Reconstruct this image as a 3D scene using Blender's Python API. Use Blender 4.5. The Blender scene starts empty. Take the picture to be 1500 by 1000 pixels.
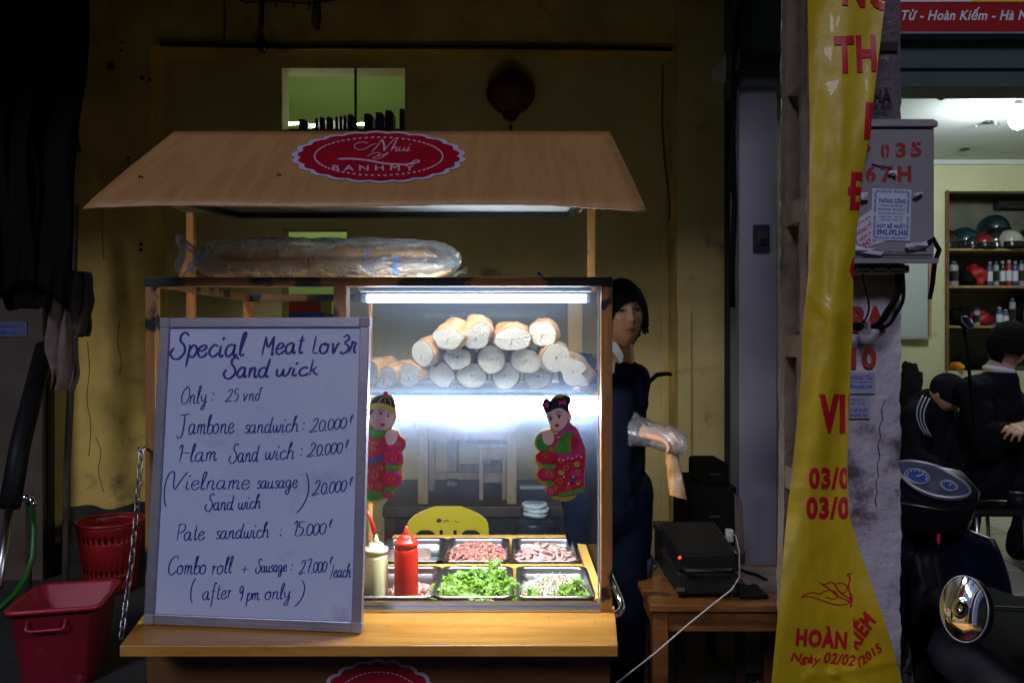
import bpy, bmesh, math, random
from mathutils import Vector, Matrix, noise
random.seed(7)
S = bpy.context.scene
COL = S.collection
R = math.radians
EYE = 1.575          # eye height of the photographer above the road, metres
F = 1125.0           # focal length in the photograph's pixels (27 mm lens)

# ------------------------------------------------------------------ camera
cam_d = bpy.data.cameras.new('camera'); cam = bpy.data.objects.new('camera', cam_d); COL.objects.link(cam)
cam.location = (0, 0, EYE); cam.rotation_euler = (R(90), 0, 0)
cam_d.sensor_width = 36; cam_d.lens = 27; cam_d.clip_start = .05; cam_d.clip_end = 400
S.camera = cam
# ------------------------------------------------------------------ world, street light, exposure
SUN_EL, SUN_AZ = R(34), R(197)          # weak light of the street, from in front
w = bpy.data.worlds.new('World'); S.world = w; w.use_nodes = True
sky = w.node_tree.nodes.new('ShaderNodeTexSky'); sky.sky_type = 'NISHITA'; sky.sun_disc = False
sky.sun_elevation = SUN_EL; sky.sun_rotation = SUN_AZ
w.node_tree.links.new(sky.outputs[0], w.node_tree.nodes['Background'].inputs[0])
w.node_tree.nodes['Background'].inputs[1].default_value = 0.0026
sd = bpy.data.lights.new('street_light', 'SUN'); sd.energy = 1.0; sd.angle = R(14); sd.color = (.76, .77, 1.0)
so = bpy.data.objects.new('street_light', sd); COL.objects.link(so)
_d = Vector((math.sin(SUN_AZ)*math.cos(SUN_EL), math.cos(SUN_AZ)*math.cos(SUN_EL), math.sin(SUN_EL)))
so.rotation_euler = _d.to_track_quat('Z', 'Y').to_euler(); so.location = (0, -6, 6)
S.view_settings.view_transform = 'Standard'; S.view_settings.look = 'None'
S.view_settings.exposure = 0; S.view_settings.gamma = 1; S.view_settings.use_curve_mapping = False
S.cycles.use_denoising = True; S.cycles.max_bounces = 9; S.cycles.transparent_max_bounces = 24
S.cycles.sample_clamp_indirect = 4; S.cycles.caustics_reflective = False; S.cycles.caustics_refractive = False

# ------------------------------------------------------------------ helpers
def P(px, py, D):
    return Vector(((px-750)/F*D, D, EYE-(py-500)/F*D))
def X(px, D): return (px-750)/F*D
def Z(py, D): return EYE-(py-500)/F*D

def thing(name, label, cat, loc=(0, 0, 0), group=None):
    o = bpy.data.objects.new(name, None); COL.objects.link(o); o.location = loc
    o.empty_display_size = .05
    o['label'] = label; o['category'] = cat
    if group: o['group'] = group
    return o
def tag(o, label, cat, group=None):
    o['label'] = label; o['category'] = cat
    if group: o['group'] = group
    return o
def wloc(o):
    v = Vector((0, 0, 0))
    while o is not None:
        v = v + o.location; o = o.parent
    return v

class MB:
    def __init__(s): s.v = []; s.f = []; s.sm = []
    def add(s, vs, fs, smooth=False):
        n = len(s.v); s.v += [Vector(v) for v in vs]
        for f in fs: s.f.append([i+n for i in f]); s.sm.append(smooth)
        return s
    def box(s, x0, x1, y0, y1, z0, z1):
        return s.add([(x0,y0,z0),(x1,y0,z0),(x1,y1,z0),(x0,y1,z0),(x0,y0,z1),(x1,y0,z1),(x1,y1,z1),(x0,y1,z1)],
                     [(0,3,2,1),(4,5,6,7),(0,1,5,4),(1,2,6,5),(2,3,7,6),(3,0,4,7)])
    def bar(s, a, b, w, h, up=(0,0,1)):
        a = Vector(a); b = Vector(b); d = (b-a).normalized(); up = Vector(up)
        r = d.cross(up)
        if r.length < 1e-4: r = d.cross(Vector((0,1,0)))
        r.normalize(); u = r.cross(d).normalized()
        vs = [p + r*sx*w/2 + u*sy*h/2 for p in (a, b) for sx, sy in ((-1,-1),(1,-1),(1,1),(-1,1))]
        return s.add(vs, [(0,3,2,1),(4,5,6,7),(0,1,5,4),(1,2,6,5),(2,3,7,6),(3,0,4,7)])
    def quad(s, a, b, c, d): return s.add([a,b,c,d], [(0,1,2,3)])
    def tube(s, pts, rad, n=8, closed=False, cap=True):
        pts = [Vector(p) for p in pts]; m = len(pts); vs = []; fs = []
        rads = rad if isinstance(rad, (list, tuple)) else [rad]*m
        ref = None
        for i, p in enumerate(pts):
            if closed: d = pts[(i+1) % m]-pts[i-1]
            else: d = pts[min(i+1, m-1)]-pts[max(i-1, 0)]
            if d.length < 1e-9: d = Vector((0,0,1))
            d.normalize()
            if ref is None:
                ref = Vector((0,0,1)) if abs(d.z) < .9 else Vector((1,0,0))
            u = d.cross(ref)
            if u.length < 1e-5: u = d.cross(Vector((.3,.9,.1)))
            u.normalize(); v = u.cross(d).normalized(); ref = v
            for k in range(n):
                a = 2*math.pi*k/n
                vs.append(p + (u*math.cos(a)+v*math.sin(a))*rads[i])
        for i in range(m if closed else m-1):
            j = (i+1) % m
            for k in range(n):
                l = (k+1) % n
                fs.append((i*n+k, i*n+l, j*n+l, j*n+k))
        if cap and not closed:
            fs.append(tuple(range(n))[::-1]); fs.append(tuple((m-1)*n+k for k in range(n)))
        return s.add(vs, fs, True)
    def lathe(s, prof, c=(0,0,0), n=24, axis=None, cap=True):
        # prof: (radius, height) pairs
        M = Matrix.Identity(3) if axis is None else Vector(axis).to_track_quat('Z', 'Y').to_matrix()
        c = Vector(c); vs = []; fs = []; m = len(prof)
        for r, h in prof:
            for k in range(n):
                a = 2*math.pi*k/n
                vs.append(c + M @ Vector((r*math.cos(a), r*math.sin(a), h)))
        for i in range(m-1):
            for k in range(n):
                l = (k+1) % n
                fs.append((i*n+k, i*n+l, (i+1)*n+l, (i+1)*n+k))
        if cap:
            fs.append(tuple(range(n))[::-1]); fs.append(tuple((m-1)*n+k for k in range(n)))
        return s.add(vs, fs, True)
    def prism(s, poly, off):
        # poly: list of 3-D points (one face), off: extrusion vector
        off = Vector(off); poly = [Vector(p) for p in poly]; n = len(poly)
        vs = poly + [p+off for p in poly]
        fs = [tuple(range(n)), tuple(range(2*n-1, n-1, -1))]
        for i in range(n):
            j = (i+1) % n; fs.append((j, i, i+n, j+n))
        return s.add(vs, fs)
    def grid(s, fn, nu, nv, smooth=True):
        vs = [fn(i/nu, j/nv) for j in range(nv+1) for i in range(nu+1)]
        fs = [(j*(nu+1)+i, j*(nu+1)+i+1, (j+1)*(nu+1)+i+1, (j+1)*(nu+1)+i) for j in range(nv) for i in range(nu)]
        return s.add(vs, fs, smooth)
    def ellipsoid(s, c, r, n=16, m=10, M=None):
        c = Vector(c); vs = []; fs = []
        for j in range(m+1):
            t = math.pi*j/m
            for i in range(n):
                a = 2*math.pi*i/n
                v = Vector((r[0]*math.sin(t)*math.cos(a), r[1]*math.sin(t)*math.sin(a), r[2]*math.cos(t)))
                vs.append(c + (M @ v if M else v))
        for j in range(m):
            for i in range(n):
                k = (i+1) % n; fs.append((j*n+i, (j+1)*n+i, (j+1)*n+k, j*n+k))
        return s.add(vs, fs, True)
    def capsule(s, a, b, ra, rb, n=12):
        a = Vector(a); b = Vector(b); d = b-a; L = d.length
        prof = []
        for k in range(5):
            t = math.pi/2*k/4; prof.append((max(ra*math.sin(t), 1e-4), -ra*math.cos(t)))
        for k in range(5):
            t = math.pi/2*(1-k/4); prof.append((max(rb*math.sin(t), 1e-4), L+rb*math.cos(t)))
        return s.lathe(prof, a, n, d if L > 1e-6 else (0,0,1), cap=True)
    def build(s, name, mat, parent=None, bevel=0, kind=None, label=None, solid=0, smooth=None, weld=False, sub=0):
        me = bpy.data.meshes.new(name); off = wloc(parent) if parent else Vector((0,0,0))
        me.from_pydata([v-off for v in s.v], [], s.f)
        for p, q in zip(me.polygons, s.sm): p.use_smooth = q if smooth is None else smooth
        if weld:
            bm = bmesh.new(); bm.from_mesh(me); bmesh.ops.remove_doubles(bm, verts=bm.verts, dist=1e-5)
            bmesh.ops.recalc_face_normals(bm, faces=bm.faces); bm.to_mesh(me); bm.free()
        me.update()
        o = bpy.data.objects.new(name, me); COL.objects.link(o); o.parent = parent
        if mat: me.materials.append(mat)
        if bevel:
            b = o.modifiers.new('bevel', 'BEVEL'); b.width = bevel; b.segments = 2; b.limit_method = 'ANGLE'; b.angle_limit = R(40)
        if solid:
            b = o.modifiers.new('solid', 'SOLIDIFY'); b.thickness = solid; b.offset = 0
        if sub:
            b = o.modifiers.new('sub', 'SUBSURF'); b.levels = sub; b.render_levels = sub
        if kind: o['kind'] = kind
        if label: o['label'] = label
        return o

def copy_tree(o, parent=None):
    c = o.copy(); COL.objects.link(c); c.parent = parent
    for ch in list(o.children): copy_tree(ch, c)
    return c

def cells(mb, xs, zs, hole, y0, y1):
    """a wall slab cut by openings: xs, zs grid lines, hole(xm, zm) tells the empty cells"""
    nx, nz = len(xs)-1, len(zs)-1
    H = [[hole((xs[i]+xs[i+1])/2, (zs[j]+zs[j+1])/2) for j in range(nz)] for i in range(nx)]
    for i in range(nx):
        for j in range(nz):
            if H[i][j]: continue
            a, b, c, d = xs[i], xs[i+1], zs[j], zs[j+1]
            mb.quad((a,y0,c),(b,y0,c),(b,y0,d),(a,y0,d)); mb.quad((b,y1,c),(a,y1,c),(a,y1,d),(b,y1,d))
            if i == 0 or H[i-1][j]: mb.quad((a,y1,c),(a,y0,c),(a,y0,d),(a,y1,d))
            if i == nx-1 or H[i+1][j]: mb.quad((b,y0,c),(b,y1,c),(b,y1,d),(b,y0,d))
            if j == 0 or H[i][j-1]: mb.quad((a,y1,c),(b,y1,c),(b,y0,c),(a,y0,c))
            if j == nz-1 or H[i][j+1]: mb.quad((a,y0,d),(b,y0,d),(b,y1,d),(a,y1,d))
    return mb

# ------------------------------------------------------------------ materials
def mat(name, c, rough=.6, metal=0, c2=None, scale=6, bump=0, bscale=60, spots=None, spot_lo=.6, spot_hi=.66, spot_scale=3,
        stretch=(1,1,1), coat=0, emit=None, estr=0, trans=0, alpha=1, spec=.5, sss=0, rvar=0):
    m = bpy.data.materials.new(name); m.use_nodes = True; nt = m.node_tree; N = nt.nodes; L = nt.links
    b = N['Principled BSDF']; b.inputs['Roughness'].default_value = rough; b.inputs['Metallic'].default_value = metal
    b.inputs['Base Color'].default_value = (*c, 1); b.inputs['Specular IOR Level'].default_value = spec
    b.inputs['Coat Weight'].default_value = coat; b.inputs['Transmission Weight'].default_value = trans
    b.inputs['Alpha'].default_value = alpha
    if sss: b.inputs['Subsurface Weight'].default_value = sss; b.inputs['Subsurface Scale'].default_value = .01
    if emit: b.inputs['Emission Color'].default_value = (*emit, 1); b.inputs['Emission Strength'].default_value = estr
    tc = N.new('ShaderNodeTexCoord'); mp = N.new('ShaderNodeMapping'); mp.inputs['Scale'].default_value = stretch
    L.new(tc.outputs['Object'], mp.inputs[0])
    def nz(sc, det=6, ro=.6):
        n = N.new('ShaderNodeTexNoise'); n.inputs['Scale'].default_value = sc; n.inputs['Detail'].default_value = det
        n.inputs['Roughness'].default_value = ro; L.new(mp.outputs[0], n.inputs['Vector']); return n
    out = None
    if c2:
        n = nz(scale); r = N.new('ShaderNodeValToRGB'); r.color_ramp.elements[0].position = .34; r.color_ramp.elements[1].position = .66
        r.color_ramp.elements[0].color = (*c, 1); r.color_ramp.elements[1].color = (*c2, 1)
        L.new(n.outputs['Fac'], r.inputs[0]); out = r.outputs[0]
        if rvar:
            mr = N.new('ShaderNodeMapRange'); mr.inputs['To Min'].default_value = max(rough-rvar, .02); mr.inputs['To Max'].default_value = min(rough+rvar, 1)
            L.new(n.outputs['Fac'], mr.inputs[0]); L.new(mr.outputs[0], b.inputs['Roughness'])
    if spots:
        n = nz(spot_scale, 8, .65); r = N.new('ShaderNodeValToRGB'); r.color_ramp.elements[0].position = spot_lo; r.color_ramp.elements[1].position = spot_hi
        L.new(n.outputs['Fac'], r.inputs[0]); mx = N.new('ShaderNodeMix'); mx.data_type = 'RGBA'
        L.new(r.outputs[0], mx.inputs[0])
        if out: L.new(out, mx.inputs[6])
        else: mx.inputs[6].default_value = (*c, 1)
        mx.inputs[7].default_value = (*spots, 1); out = mx.outputs[2]
    if out: L.new(out, b.inputs['Base Color'])
    if bump:
        n = nz(bscale, 5); bp = N.new('ShaderNodeBump'); bp.inputs['Strength'].default_value = bump; bp.inputs['Distance'].default_value = .01
        L.new(n.outputs['Fac'], bp.inputs['Height']); L.new(bp.outputs[0], b.inputs['Normal'])
    return m

def wood(name, c, c2, rough=.4, grain='x', sc=1.0, coat=0, wear=None):
    """laminate / timber with long grain and cathedral figure"""
    m = bpy.data.materials.new(name); m.use_nodes = True; nt = m.node_tree; N = nt.nodes; L = nt.links
    b = N['Principled BSDF']; b.inputs['Roughness'].default_value = rough; b.inputs['Coat Weight'].default_value = coat
    tc = N.new('ShaderNodeTexCoord'); mp = N.new('ShaderNodeMapping')
    st = {'x': (1.2, 9, 9), 'y': (9, 1.2, 9), 'z': (9, 9, 1.2), 's': (9, 1.0, 1.0)}[grain]
    mp.inputs['Scale'].default_value = tuple(k*sc for k in st); L.new(tc.outputs['Object'], mp.inputs[0])
    n1 = N.new('ShaderNodeTexNoise'); n1.inputs['Scale'].default_value = 1.1; n1.inputs['Detail'].default_value = 2; L.new(mp.outputs[0], n1.inputs[0])
    mu = N.new('ShaderNodeMath'); mu.operation = 'MULTIPLY'; mu.inputs[1].default_value = 26; L.new(n1.outputs['Fac'], mu.inputs[0])
    si = N.new('ShaderNodeMath'); si.operation = 'SINE'; L.new(mu.outputs[0], si.inputs[0])
    n2 = N.new('ShaderNodeTexNoise'); n2.inputs['Scale'].default_value = 14; n2.inputs['Detail'].default_value = 6; L.new(mp.outputs[0], n2.inputs[0])
    ma = N.new('ShaderNodeMath'); ma.operation = 'MULTIPLY_ADD'; ma.inputs[1].default_value = .16; L.new(si.outputs[0], ma.inputs[0]); L.new(n2.outputs['Fac'], ma.inputs[2])
    r = N.new('ShaderNodeValToRGB'); r.color_ramp.elements[0].position = .25; r.color_ramp.elements[1].position = .75
    r.color_ramp.elements[0].color = (*c, 1); r.color_ramp.elements[1].color = (*c2, 1); L.new(ma.outputs[0], r.inputs[0])
    col = r.outputs[0]
    if wear:
        n3 = N.new('ShaderNodeTexNoise'); n3.inputs['Scale'].default_value = 5; n3.inputs['Detail'].default_value = 8; L.new(tc.outputs['Object'], n3.inputs[0])
        rr = N.new('ShaderNodeValToRGB'); rr.color_ramp.elements[0].position = wear[1]; rr.color_ramp.elements[1].position = wear[1]+.03
        L.new(n3.outputs['Fac'], rr.inputs[0]); mx = N.new('ShaderNodeMix'); mx.data_type = 'RGBA'; L.new(rr.outputs[0], mx.inputs[0])
        L.new(col, mx.inputs[6]); mx.inputs[7].default_value = (*wear[0], 1); col = mx.outputs[2]
    L.new(col, b.inputs['Base Color'])
    bp = N.new('ShaderNodeBump'); bp.inputs['Strength'].default_value = .12; bp.inputs['Distance'].default_value = .004
    L.new(n2.outputs['Fac'], bp.inputs['Height']); L.new(bp.outputs[0], b.inputs['Normal'])
    return m

def film(name, tint=(1,1,1), dust=.05, speck=.25, gloss=.08, rough=.05, dcol=(.6,.68,.85), scale=40, fold=0, wiped=None):
    """thin clear sheet: see-through, mirror-like at grazing angles, with a film of dust that catches light"""
    m = bpy.data.materials.new(name); m.use_nodes = True; nt = m.node_tree; N = nt.nodes; L = nt.links
    N.remove(N['Principled BSDF']); out = N['Material Output']
    tr = N.new('ShaderNodeBsdfTransparent'); tr.inputs[0].default_value = (*tint, 1)
    gl = N.new('ShaderNodeBsdfGlossy'); gl.inputs['Roughness'].default_value = rough
    fr = N.new('ShaderNodeLayerWeight'); fr.inputs['Blend'].default_value = .25
    mr = N.new('ShaderNodeMapRange'); mr.inputs['To Min'].default_value = gloss*.4; mr.inputs['To Max'].default_value = min(1, gloss*7); L.new(fr.outputs['Fresnel'], mr.inputs[0])
    m1 = N.new('ShaderNodeMixShader'); L.new(mr.outputs[0], m1.inputs[0]); L.new(tr.outputs[0], m1.inputs[1]); L.new(gl.outputs[0], m1.inputs[2])
    di = N.new('ShaderNodeBsdfDiffuse'); di.inputs[0].default_value = (*dcol, 1); tl = N.new('ShaderNodeBsdfTranslucent'); tl.inputs[0].default_value = (*dcol, 1)
    m2 = N.new('ShaderNodeMixShader'); m2.inputs[0].default_value = .5; L.new(di.outputs[0], m2.inputs[1]); L.new(tl.outputs[0], m2.inputs[2])
    tc = N.new('ShaderNodeTexCoord')
    n1 = N.new('ShaderNodeTexNoise'); n1.inputs['Scale'].default_value = 3.5; n1.inputs['Detail'].default_value = 7; L.new(tc.outputs['Object'], n1.inputs[0])
    n2 = N.new('ShaderNodeTexNoise'); n2.inputs['Scale'].default_value = scale*6; n2.inputs['Detail'].default_value = 3; L.new(tc.outputs['Object'], n2.inputs[0])
    r1 = N.new('ShaderNodeMapRange'); r1.inputs['From Min'].default_value = .3; r1.inputs['From Max'].default_value = .75; r1.inputs['To Min'].default_value = dust*.45; r1.inputs['To Max'].default_value = dust*1.7; L.new(n1.outputs['Fac'], r1.inputs[0])
    r2 = N.new('ShaderNodeMapRange'); r2.inputs['From Min'].default_value = .70; r2.inputs['From Max'].default_value = .76; r2.inputs['To Max'].default_value = speck; L.new(n2.outputs['Fac'], r2.inputs[0])
    ad = N.new('ShaderNodeMath'); ad.use_clamp = True; L.new(r1.outputs[0], ad.inputs[0]); L.new(r2.outputs[0], ad.inputs[1])
    dsrc = ad
    if wiped is not None:      # the lower part of the pane has been wiped clean
        sx = N.new('ShaderNodeSeparateXYZ'); L.new(tc.outputs['Object'], sx.inputs[0])
        wv = N.new('ShaderNodeMath'); wv.operation = 'MULTIPLY_ADD'; wv.inputs[1].default_value = .12; L.new(n1.outputs['Fac'], wv.inputs[0]); L.new(sx.outputs['Z'], wv.inputs[2])
        gr = N.new('ShaderNodeMapRange'); gr.interpolation_type = 'SMOOTHSTEP'; gr.inputs['From Min'].default_value = 1.23; gr.inputs['From Max'].default_value = 1.30; gr.inputs['To Max'].default_value = .075; L.new(wv.outputs[0], gr.inputs[0])
        g2 = N.new('ShaderNodeMapRange'); g2.interpolation_type = 'SMOOTHSTEP'; g2.inputs['From Min'].default_value = 1.262; g2.inputs['From Max'].default_value = 1.282; g2.inputs['To Min'].default_value = 1; g2.inputs['To Max'].default_value = 0; L.new(sx.outputs['Z'], g2.inputs[0])
        gm = N.new('ShaderNodeMath'); gm.operation = 'MULTIPLY'; L.new(gr.outputs[0], gm.inputs[0]); L.new(g2.outputs[0], gm.inputs[1])   # extra haze put in to soften the glow of the shelf lamp
        wr = N.new('ShaderNodeMapRange'); wr.inputs['From Min'].default_value = wiped+.06; wr.inputs['From Max'].default_value = wiped+.22; wr.inputs['To Min'].default_value = .10; wr.inputs['To Max'].default_value = 1; L.new(wv.outputs[0], wr.inputs[0])
        dsrc = N.new('ShaderNodeMath'); dsrc.operation = 'MULTIPLY'; L.new(ad.outputs[0], dsrc.inputs[0]); L.new(wr.outputs[0], dsrc.inputs[1])
        ds2 = N.new('ShaderNodeMath'); ds2.use_clamp = True; L.new(dsrc.outputs[0], ds2.inputs[0]); L.new(gm.outputs[0], ds2.inputs[1]); dsrc = ds2
    m3 = N.new('ShaderNodeMixShader'); L.new(dsrc.outputs[0], m3.inputs[0]); L.new(m1.outputs[0], m3.inputs[1]); L.new(m2.outputs[0], m3.inputs[2])
    L.new(m3.outputs[0], out.inputs[0])
    if fold:
        n3 = N.new('ShaderNodeTexNoise'); n3.inputs['Scale'].default_value = 22; n3.inputs['Detail'].default_value = 5; n3.inputs['Distortion'].default_value = 1.2; L.new(tc.outputs['Object'], n3.inputs[0])
        bp = N.new('ShaderNodeBump'); bp.inputs['Strength'].default_value = fold; bp.inputs['Distance'].default_value = .02; L.new(n3.outputs['Fac'], bp.inputs['Height'])
        for q in (gl, di, tl): L.new(bp.outputs[0], q.inputs['Normal'])
        L.new(bp.outputs[0], fr.inputs['Normal'])
    return m

def lamp(name, c, s):
    m = bpy.data.materials.new(name); m.use_nodes = True; nt = m.node_tree
    nt.nodes.remove(nt.nodes['Principled BSDF']); e = nt.nodes.new('ShaderNodeEmission')
    e.inputs[0].default_value = (*c, 1); e.inputs[1].default_value = s
    nt.links.new(e.outputs[0], nt.nodes['Material Output'].inputs[0]); return m

M = dict(
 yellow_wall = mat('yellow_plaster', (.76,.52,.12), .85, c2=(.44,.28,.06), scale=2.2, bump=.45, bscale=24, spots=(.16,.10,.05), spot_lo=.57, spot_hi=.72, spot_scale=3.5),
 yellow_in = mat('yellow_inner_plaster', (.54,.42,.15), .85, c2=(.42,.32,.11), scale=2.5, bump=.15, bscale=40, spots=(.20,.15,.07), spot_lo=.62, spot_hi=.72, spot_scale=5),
 green_wall = mat('light_green_plaster', (.42,.56,.20), .8, c2=(.47,.6,.24), scale=2, bump=.05),
 pale_wall = mat('pale_lime_plaster', (.58,.58,.37), .85, c2=(.52,.52,.32), scale=3, bump=.1, spots=(.12,.11,.05), spot_lo=.6, spot_hi=.72, spot_scale=2.6),
 ceiling = mat('white_ceiling_paint', (.62,.66,.68), .85, c2=(.55,.6,.62), scale=1.5, bump=.03),
 black = mat('black_plastic', (.008,.008,.009), .5, c2=(.012,.012,.013), scale=20, bump=.1, spec=.15),
 rubber = mat('black_rubber', (.006,.006,.006), .8, bump=.1, spec=.06),
 gloss_black = mat('gloss_black_paint', (.006,.006,.008), .3, coat=.15, spec=.2),
 blue_paint = mat('dark_blue_gloss_paint', (.003,.004,.018), .4, coat=.1),
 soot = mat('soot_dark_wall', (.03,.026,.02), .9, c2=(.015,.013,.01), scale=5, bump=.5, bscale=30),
 brown_gate = mat('worn_brown_sheet', (.10,.072,.052), .8, c2=(.06,.042,.03), scale=3, bump=.3, bscale=20, spots=(.05,.035,.025), spot_lo=.55, spot_hi=.7, spot_scale=4),
 steel = mat('brushed_steel', (.46,.46,.48), .30, 1, bump=.06, bscale=120, stretch=(1,12,12)),
 chrome = mat('chrome', (.75,.75,.78), .1, 1),
 alu = mat('anodised_aluminium', (.44,.43,.50), .38, .6, c2=(.36,.34,.42), scale=9, bump=.05),
 whiteboard = mat('whiteboard_enamel', (.58,.66,.92), .22, c2=(.66,.73,.95), scale=4, coat=.15, spots=(.44,.50,.74), spot_lo=.54, spot_hi=.72, spot_scale=7),
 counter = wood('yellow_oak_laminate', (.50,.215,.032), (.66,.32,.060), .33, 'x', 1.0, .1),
 roof = wood('dull_oak_laminate', (.41,.20,.068), (.47,.255,.092), .5, 's', 1.5, .03),
 frame_wood = wood('cart_frame_wood', (.30,.13,.04), (.44,.21,.065), .45, 'z', 1.2, .1, wear=((.012,.010,.010), .56)),
 rail_wood = wood('cart_rail_wood', (.20,.085,.035), (.28,.13,.055), .5, 'x', 1.2, 0, wear=((.012,.012,.02), .50)),
 post_wood = wood('varnished_post_wood', (.50,.17,.04), (.62,.26,.07), .3, 'z', 1.3, .3),  # warm glow of the street lights is put into this orange
 inner_wood = wood('inner_case_wood', (.74,.42,.085), (.80,.50,.12), .5, 'z', 1.3),
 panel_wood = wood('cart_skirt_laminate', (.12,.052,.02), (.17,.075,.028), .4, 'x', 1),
 table_wood = wood('varnished_table_wood', (.10,.036,.010), (.18,.070,.019), .3, 'x', 1.2, .3, wear=((.05,.02,.01), .60)),
 leg_wood = wood('pale_stool_wood', (.25,.15,.075), (.36,.23,.125), .65, 'z', 1.4),
 dark_wood = wood('dark_carved_wood', (.035,.018,.010), (.07,.035,.018), .5, 'z', 1.5),
 red_paint = mat('crimson_print', (.40,.008,.025), .35, c2=(.32,.006,.02), scale=8),
 lilac = mat('lilac_print', (.56,.48,.66), .5),
 pale_print = mat('pink_white_print', (.66,.40,.50), .5),
 ink = mat('blue_violet_ink', (.028,.028,.38), .4, c2=(.02,.02,.22), scale=20),
 ink_bold = mat('violet_marker_ink', (.06,.03,.40), .4, c2=(.03,.02,.20), scale=16),
 red_plastic = mat('red_plastic', (.32,.012,.014), .4, c2=(.25,.01,.012), scale=5, bump=.03),
 pink_plastic = mat('rose_red_tub_plastic', (.38,.018,.045), .38, c2=(.29,.015,.035), scale=4, bump=.06, bscale=90, spots=(.46,.12,.14), spot_lo=.62, spot_hi=.7, spot_scale=12),
 yellow_plastic = mat('yellow_chair_plastic', (.78,.56,.02), .3, c2=(.70,.49,.015), scale=3, coat=.1),
 blue_plastic = mat('blue_crate_plastic', (.02,.06,.40), .4),
 crust = None, crumb = None)
# ------------------------------------------------------------------ food and special materials
def crust_mat():
    m = mat('baguette_crust', (.44,.195,.06), .55, c2=(.64,.37,.145), scale=20, bump=.35, bscale=55, spots=(.78,.64,.44), spot_lo=.55, spot_hi=.68, spot_scale=18)
    return m
def crumb_mat():
    m = mat('bread_crumb', (.74,.62,.43), .9, c2=(.82,.71,.53), scale=40, bump=.9, bscale=160, spots=(.34,.27,.19), spot_lo=.62, spot_hi=.68, spot_scale=90)
    return m
M['crust'] = crust_mat(); M['crumb'] = crumb_mat()
M['glass'] = film('dusty_case_glass', (.98,.99,1), .030, .14, .04, .03, (.44,.58,.88), wiped=1.0)
M['glass_clean'] = film('case_side_glass', (.95,.98,.97), .010, .05, .002, .03)
M['shelf_glass'] = film('greenish_shelf_glass', (.86,.95,.92), .34, .2, .10, .06, (.85,.92,.95))
M['glass_edge'] = mat('green_glass_edge', (.012,.085,.06), .15, trans=.15)
M['glass_edge_lit'] = mat('lit_glass_edge', (.62,.72,.78), .2)  # pale colour stands for lamp light caught in the pane edge
M['bag'] = film('crumpled_clear_plastic', (.90,.90,.93), .20, .12, .14, .16, (.55,.55,.62), 14, fold=.9)
M['glove'] = film('thin_plastic_glove', (.95,.95,.96), .16, .2, .2, .12, (.7,.7,.75), 10, fold=1)
M['side_glass'] = film('grimy_side_pane', (.90,.88,.85), .02, .05, .02, .05, (.3,.32,.36))
M['tube'] = lamp('white_tube_light', (.80,.90,1), 52)
M['led'] = lamp('white_strip_light', (.88,.93,1), 135)
M['room_tube'] = lamp('room_tube_light', (.86,1,.74), 115)
M['bulb'] = lamp('energy_bulb_light', (.88,.95,.95), 330)
M['red_led'] = lamp('red_indicator', (1,.05,.03), 2.5)
M['banner'] = mat('yellow_banner_cloth', (.62,.43,.012), .5, c2=(.54,.37,.010), scale=7, bump=.35, bscale=14, coat=.1)
M['banner_ink'] = mat('red_banner_ink', (.52,.008,.02), .5)
M['concrete'] = mat('weathered_concrete', (.21,.155,.115), .9, c2=(.12,.088,.065), scale=7, bump=.8, bscale=34, spots=(.07,.055,.045), spot_lo=.6, spot_hi=.68, spot_scale=7)
M['whitewash'] = mat('whitewashed_concrete', (.58,.53,.60), .92, c2=(.33,.29,.33), scale=5, bump=1, bscale=34, spots=(.10,.08,.085), spot_lo=.54, spot_hi=.64, spot_scale=5, stretch=(1,1,1))
M['grey_concrete'] = mat('rough_grey_concrete', (.16,.125,.14), .92, c2=(.09,.07,.08), scale=22, bump=1, bscale=60, spots=(.3,.27,.3), spot_lo=.6, spot_hi=.68, spot_scale=28)
M['box_grey'] = mat('grey_cabinet_paint', (.29,.27,.285), .5, c2=(.25,.235,.25), scale=3, bump=.08, bscale=50, spots=(.17,.15,.15), spot_lo=.66, spot_hi=.75, spot_scale=6)
M['stencil'] = mat('red_stencil_paint', (.30,.018,.014), .7, c2=(.36,.03,.025), scale=40, spots=(.28,.2,.2), spot_lo=.66, spot_hi=.72, spot_scale=60)
M['black_ink'] = mat('black_stencil_paint', (.012,.012,.014), .8, spots=(.2,.17,.19), spot_lo=.6, spot_hi=.7, spot_scale=50)
M['paper'] = mat('sticker_paper', (.60,.62,.72), .7, c2=(.54,.56,.68), scale=30)
M['paper_blue'] = mat('blue_sticker_ink', (.02,.07,.36), .7)
M['paper_red'] = mat('red_sticker_ink', (.50,.02,.04), .7)
M['jamb'] = mat('grey_painted_jamb', (.25,.235,.27), .6, c2=(.20,.19,.215), scale=3, bump=.08, spots=(.18,.15,.17), spot_lo=.66, spot_hi=.72, spot_scale=9)
M['shutter'] = mat('dark_green_housing', (.055,.085,.085), .6, c2=(.045,.07,.07), scale=4, bump=.1)
M['tile'] = mat('cream_floor_tile', (.38,.36,.29), .35, c2=(.33,.31,.25), scale=6, rvar=.08)
M['grout'] = mat('dark_grout', (.06,.055,.05), .9)
M['pave'] = mat('dark_pavement', (.045,.042,.04), .8, c2=(.028,.026,.026), scale=5, bump=.5, bscale=25)
M['road'] = mat('asphalt', (.05,.05,.052), .85, c2=(.035,.035,.037), scale=20, bump=.6, bscale=120)
M['cloth_dark'] = mat('dark_rag', (.07,.05,.045), .95, c2=(.04,.028,.025), scale=14, bump=.8, bscale=30)
M['cloth_grey'] = mat('grey_brown_rag', (.19,.13,.115), .95, c2=(.13,.09,.08), scale=14, bump=.8, bscale=30)
M['hose'] = mat('green_hose', (.02,.13,.015), .4)
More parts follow.
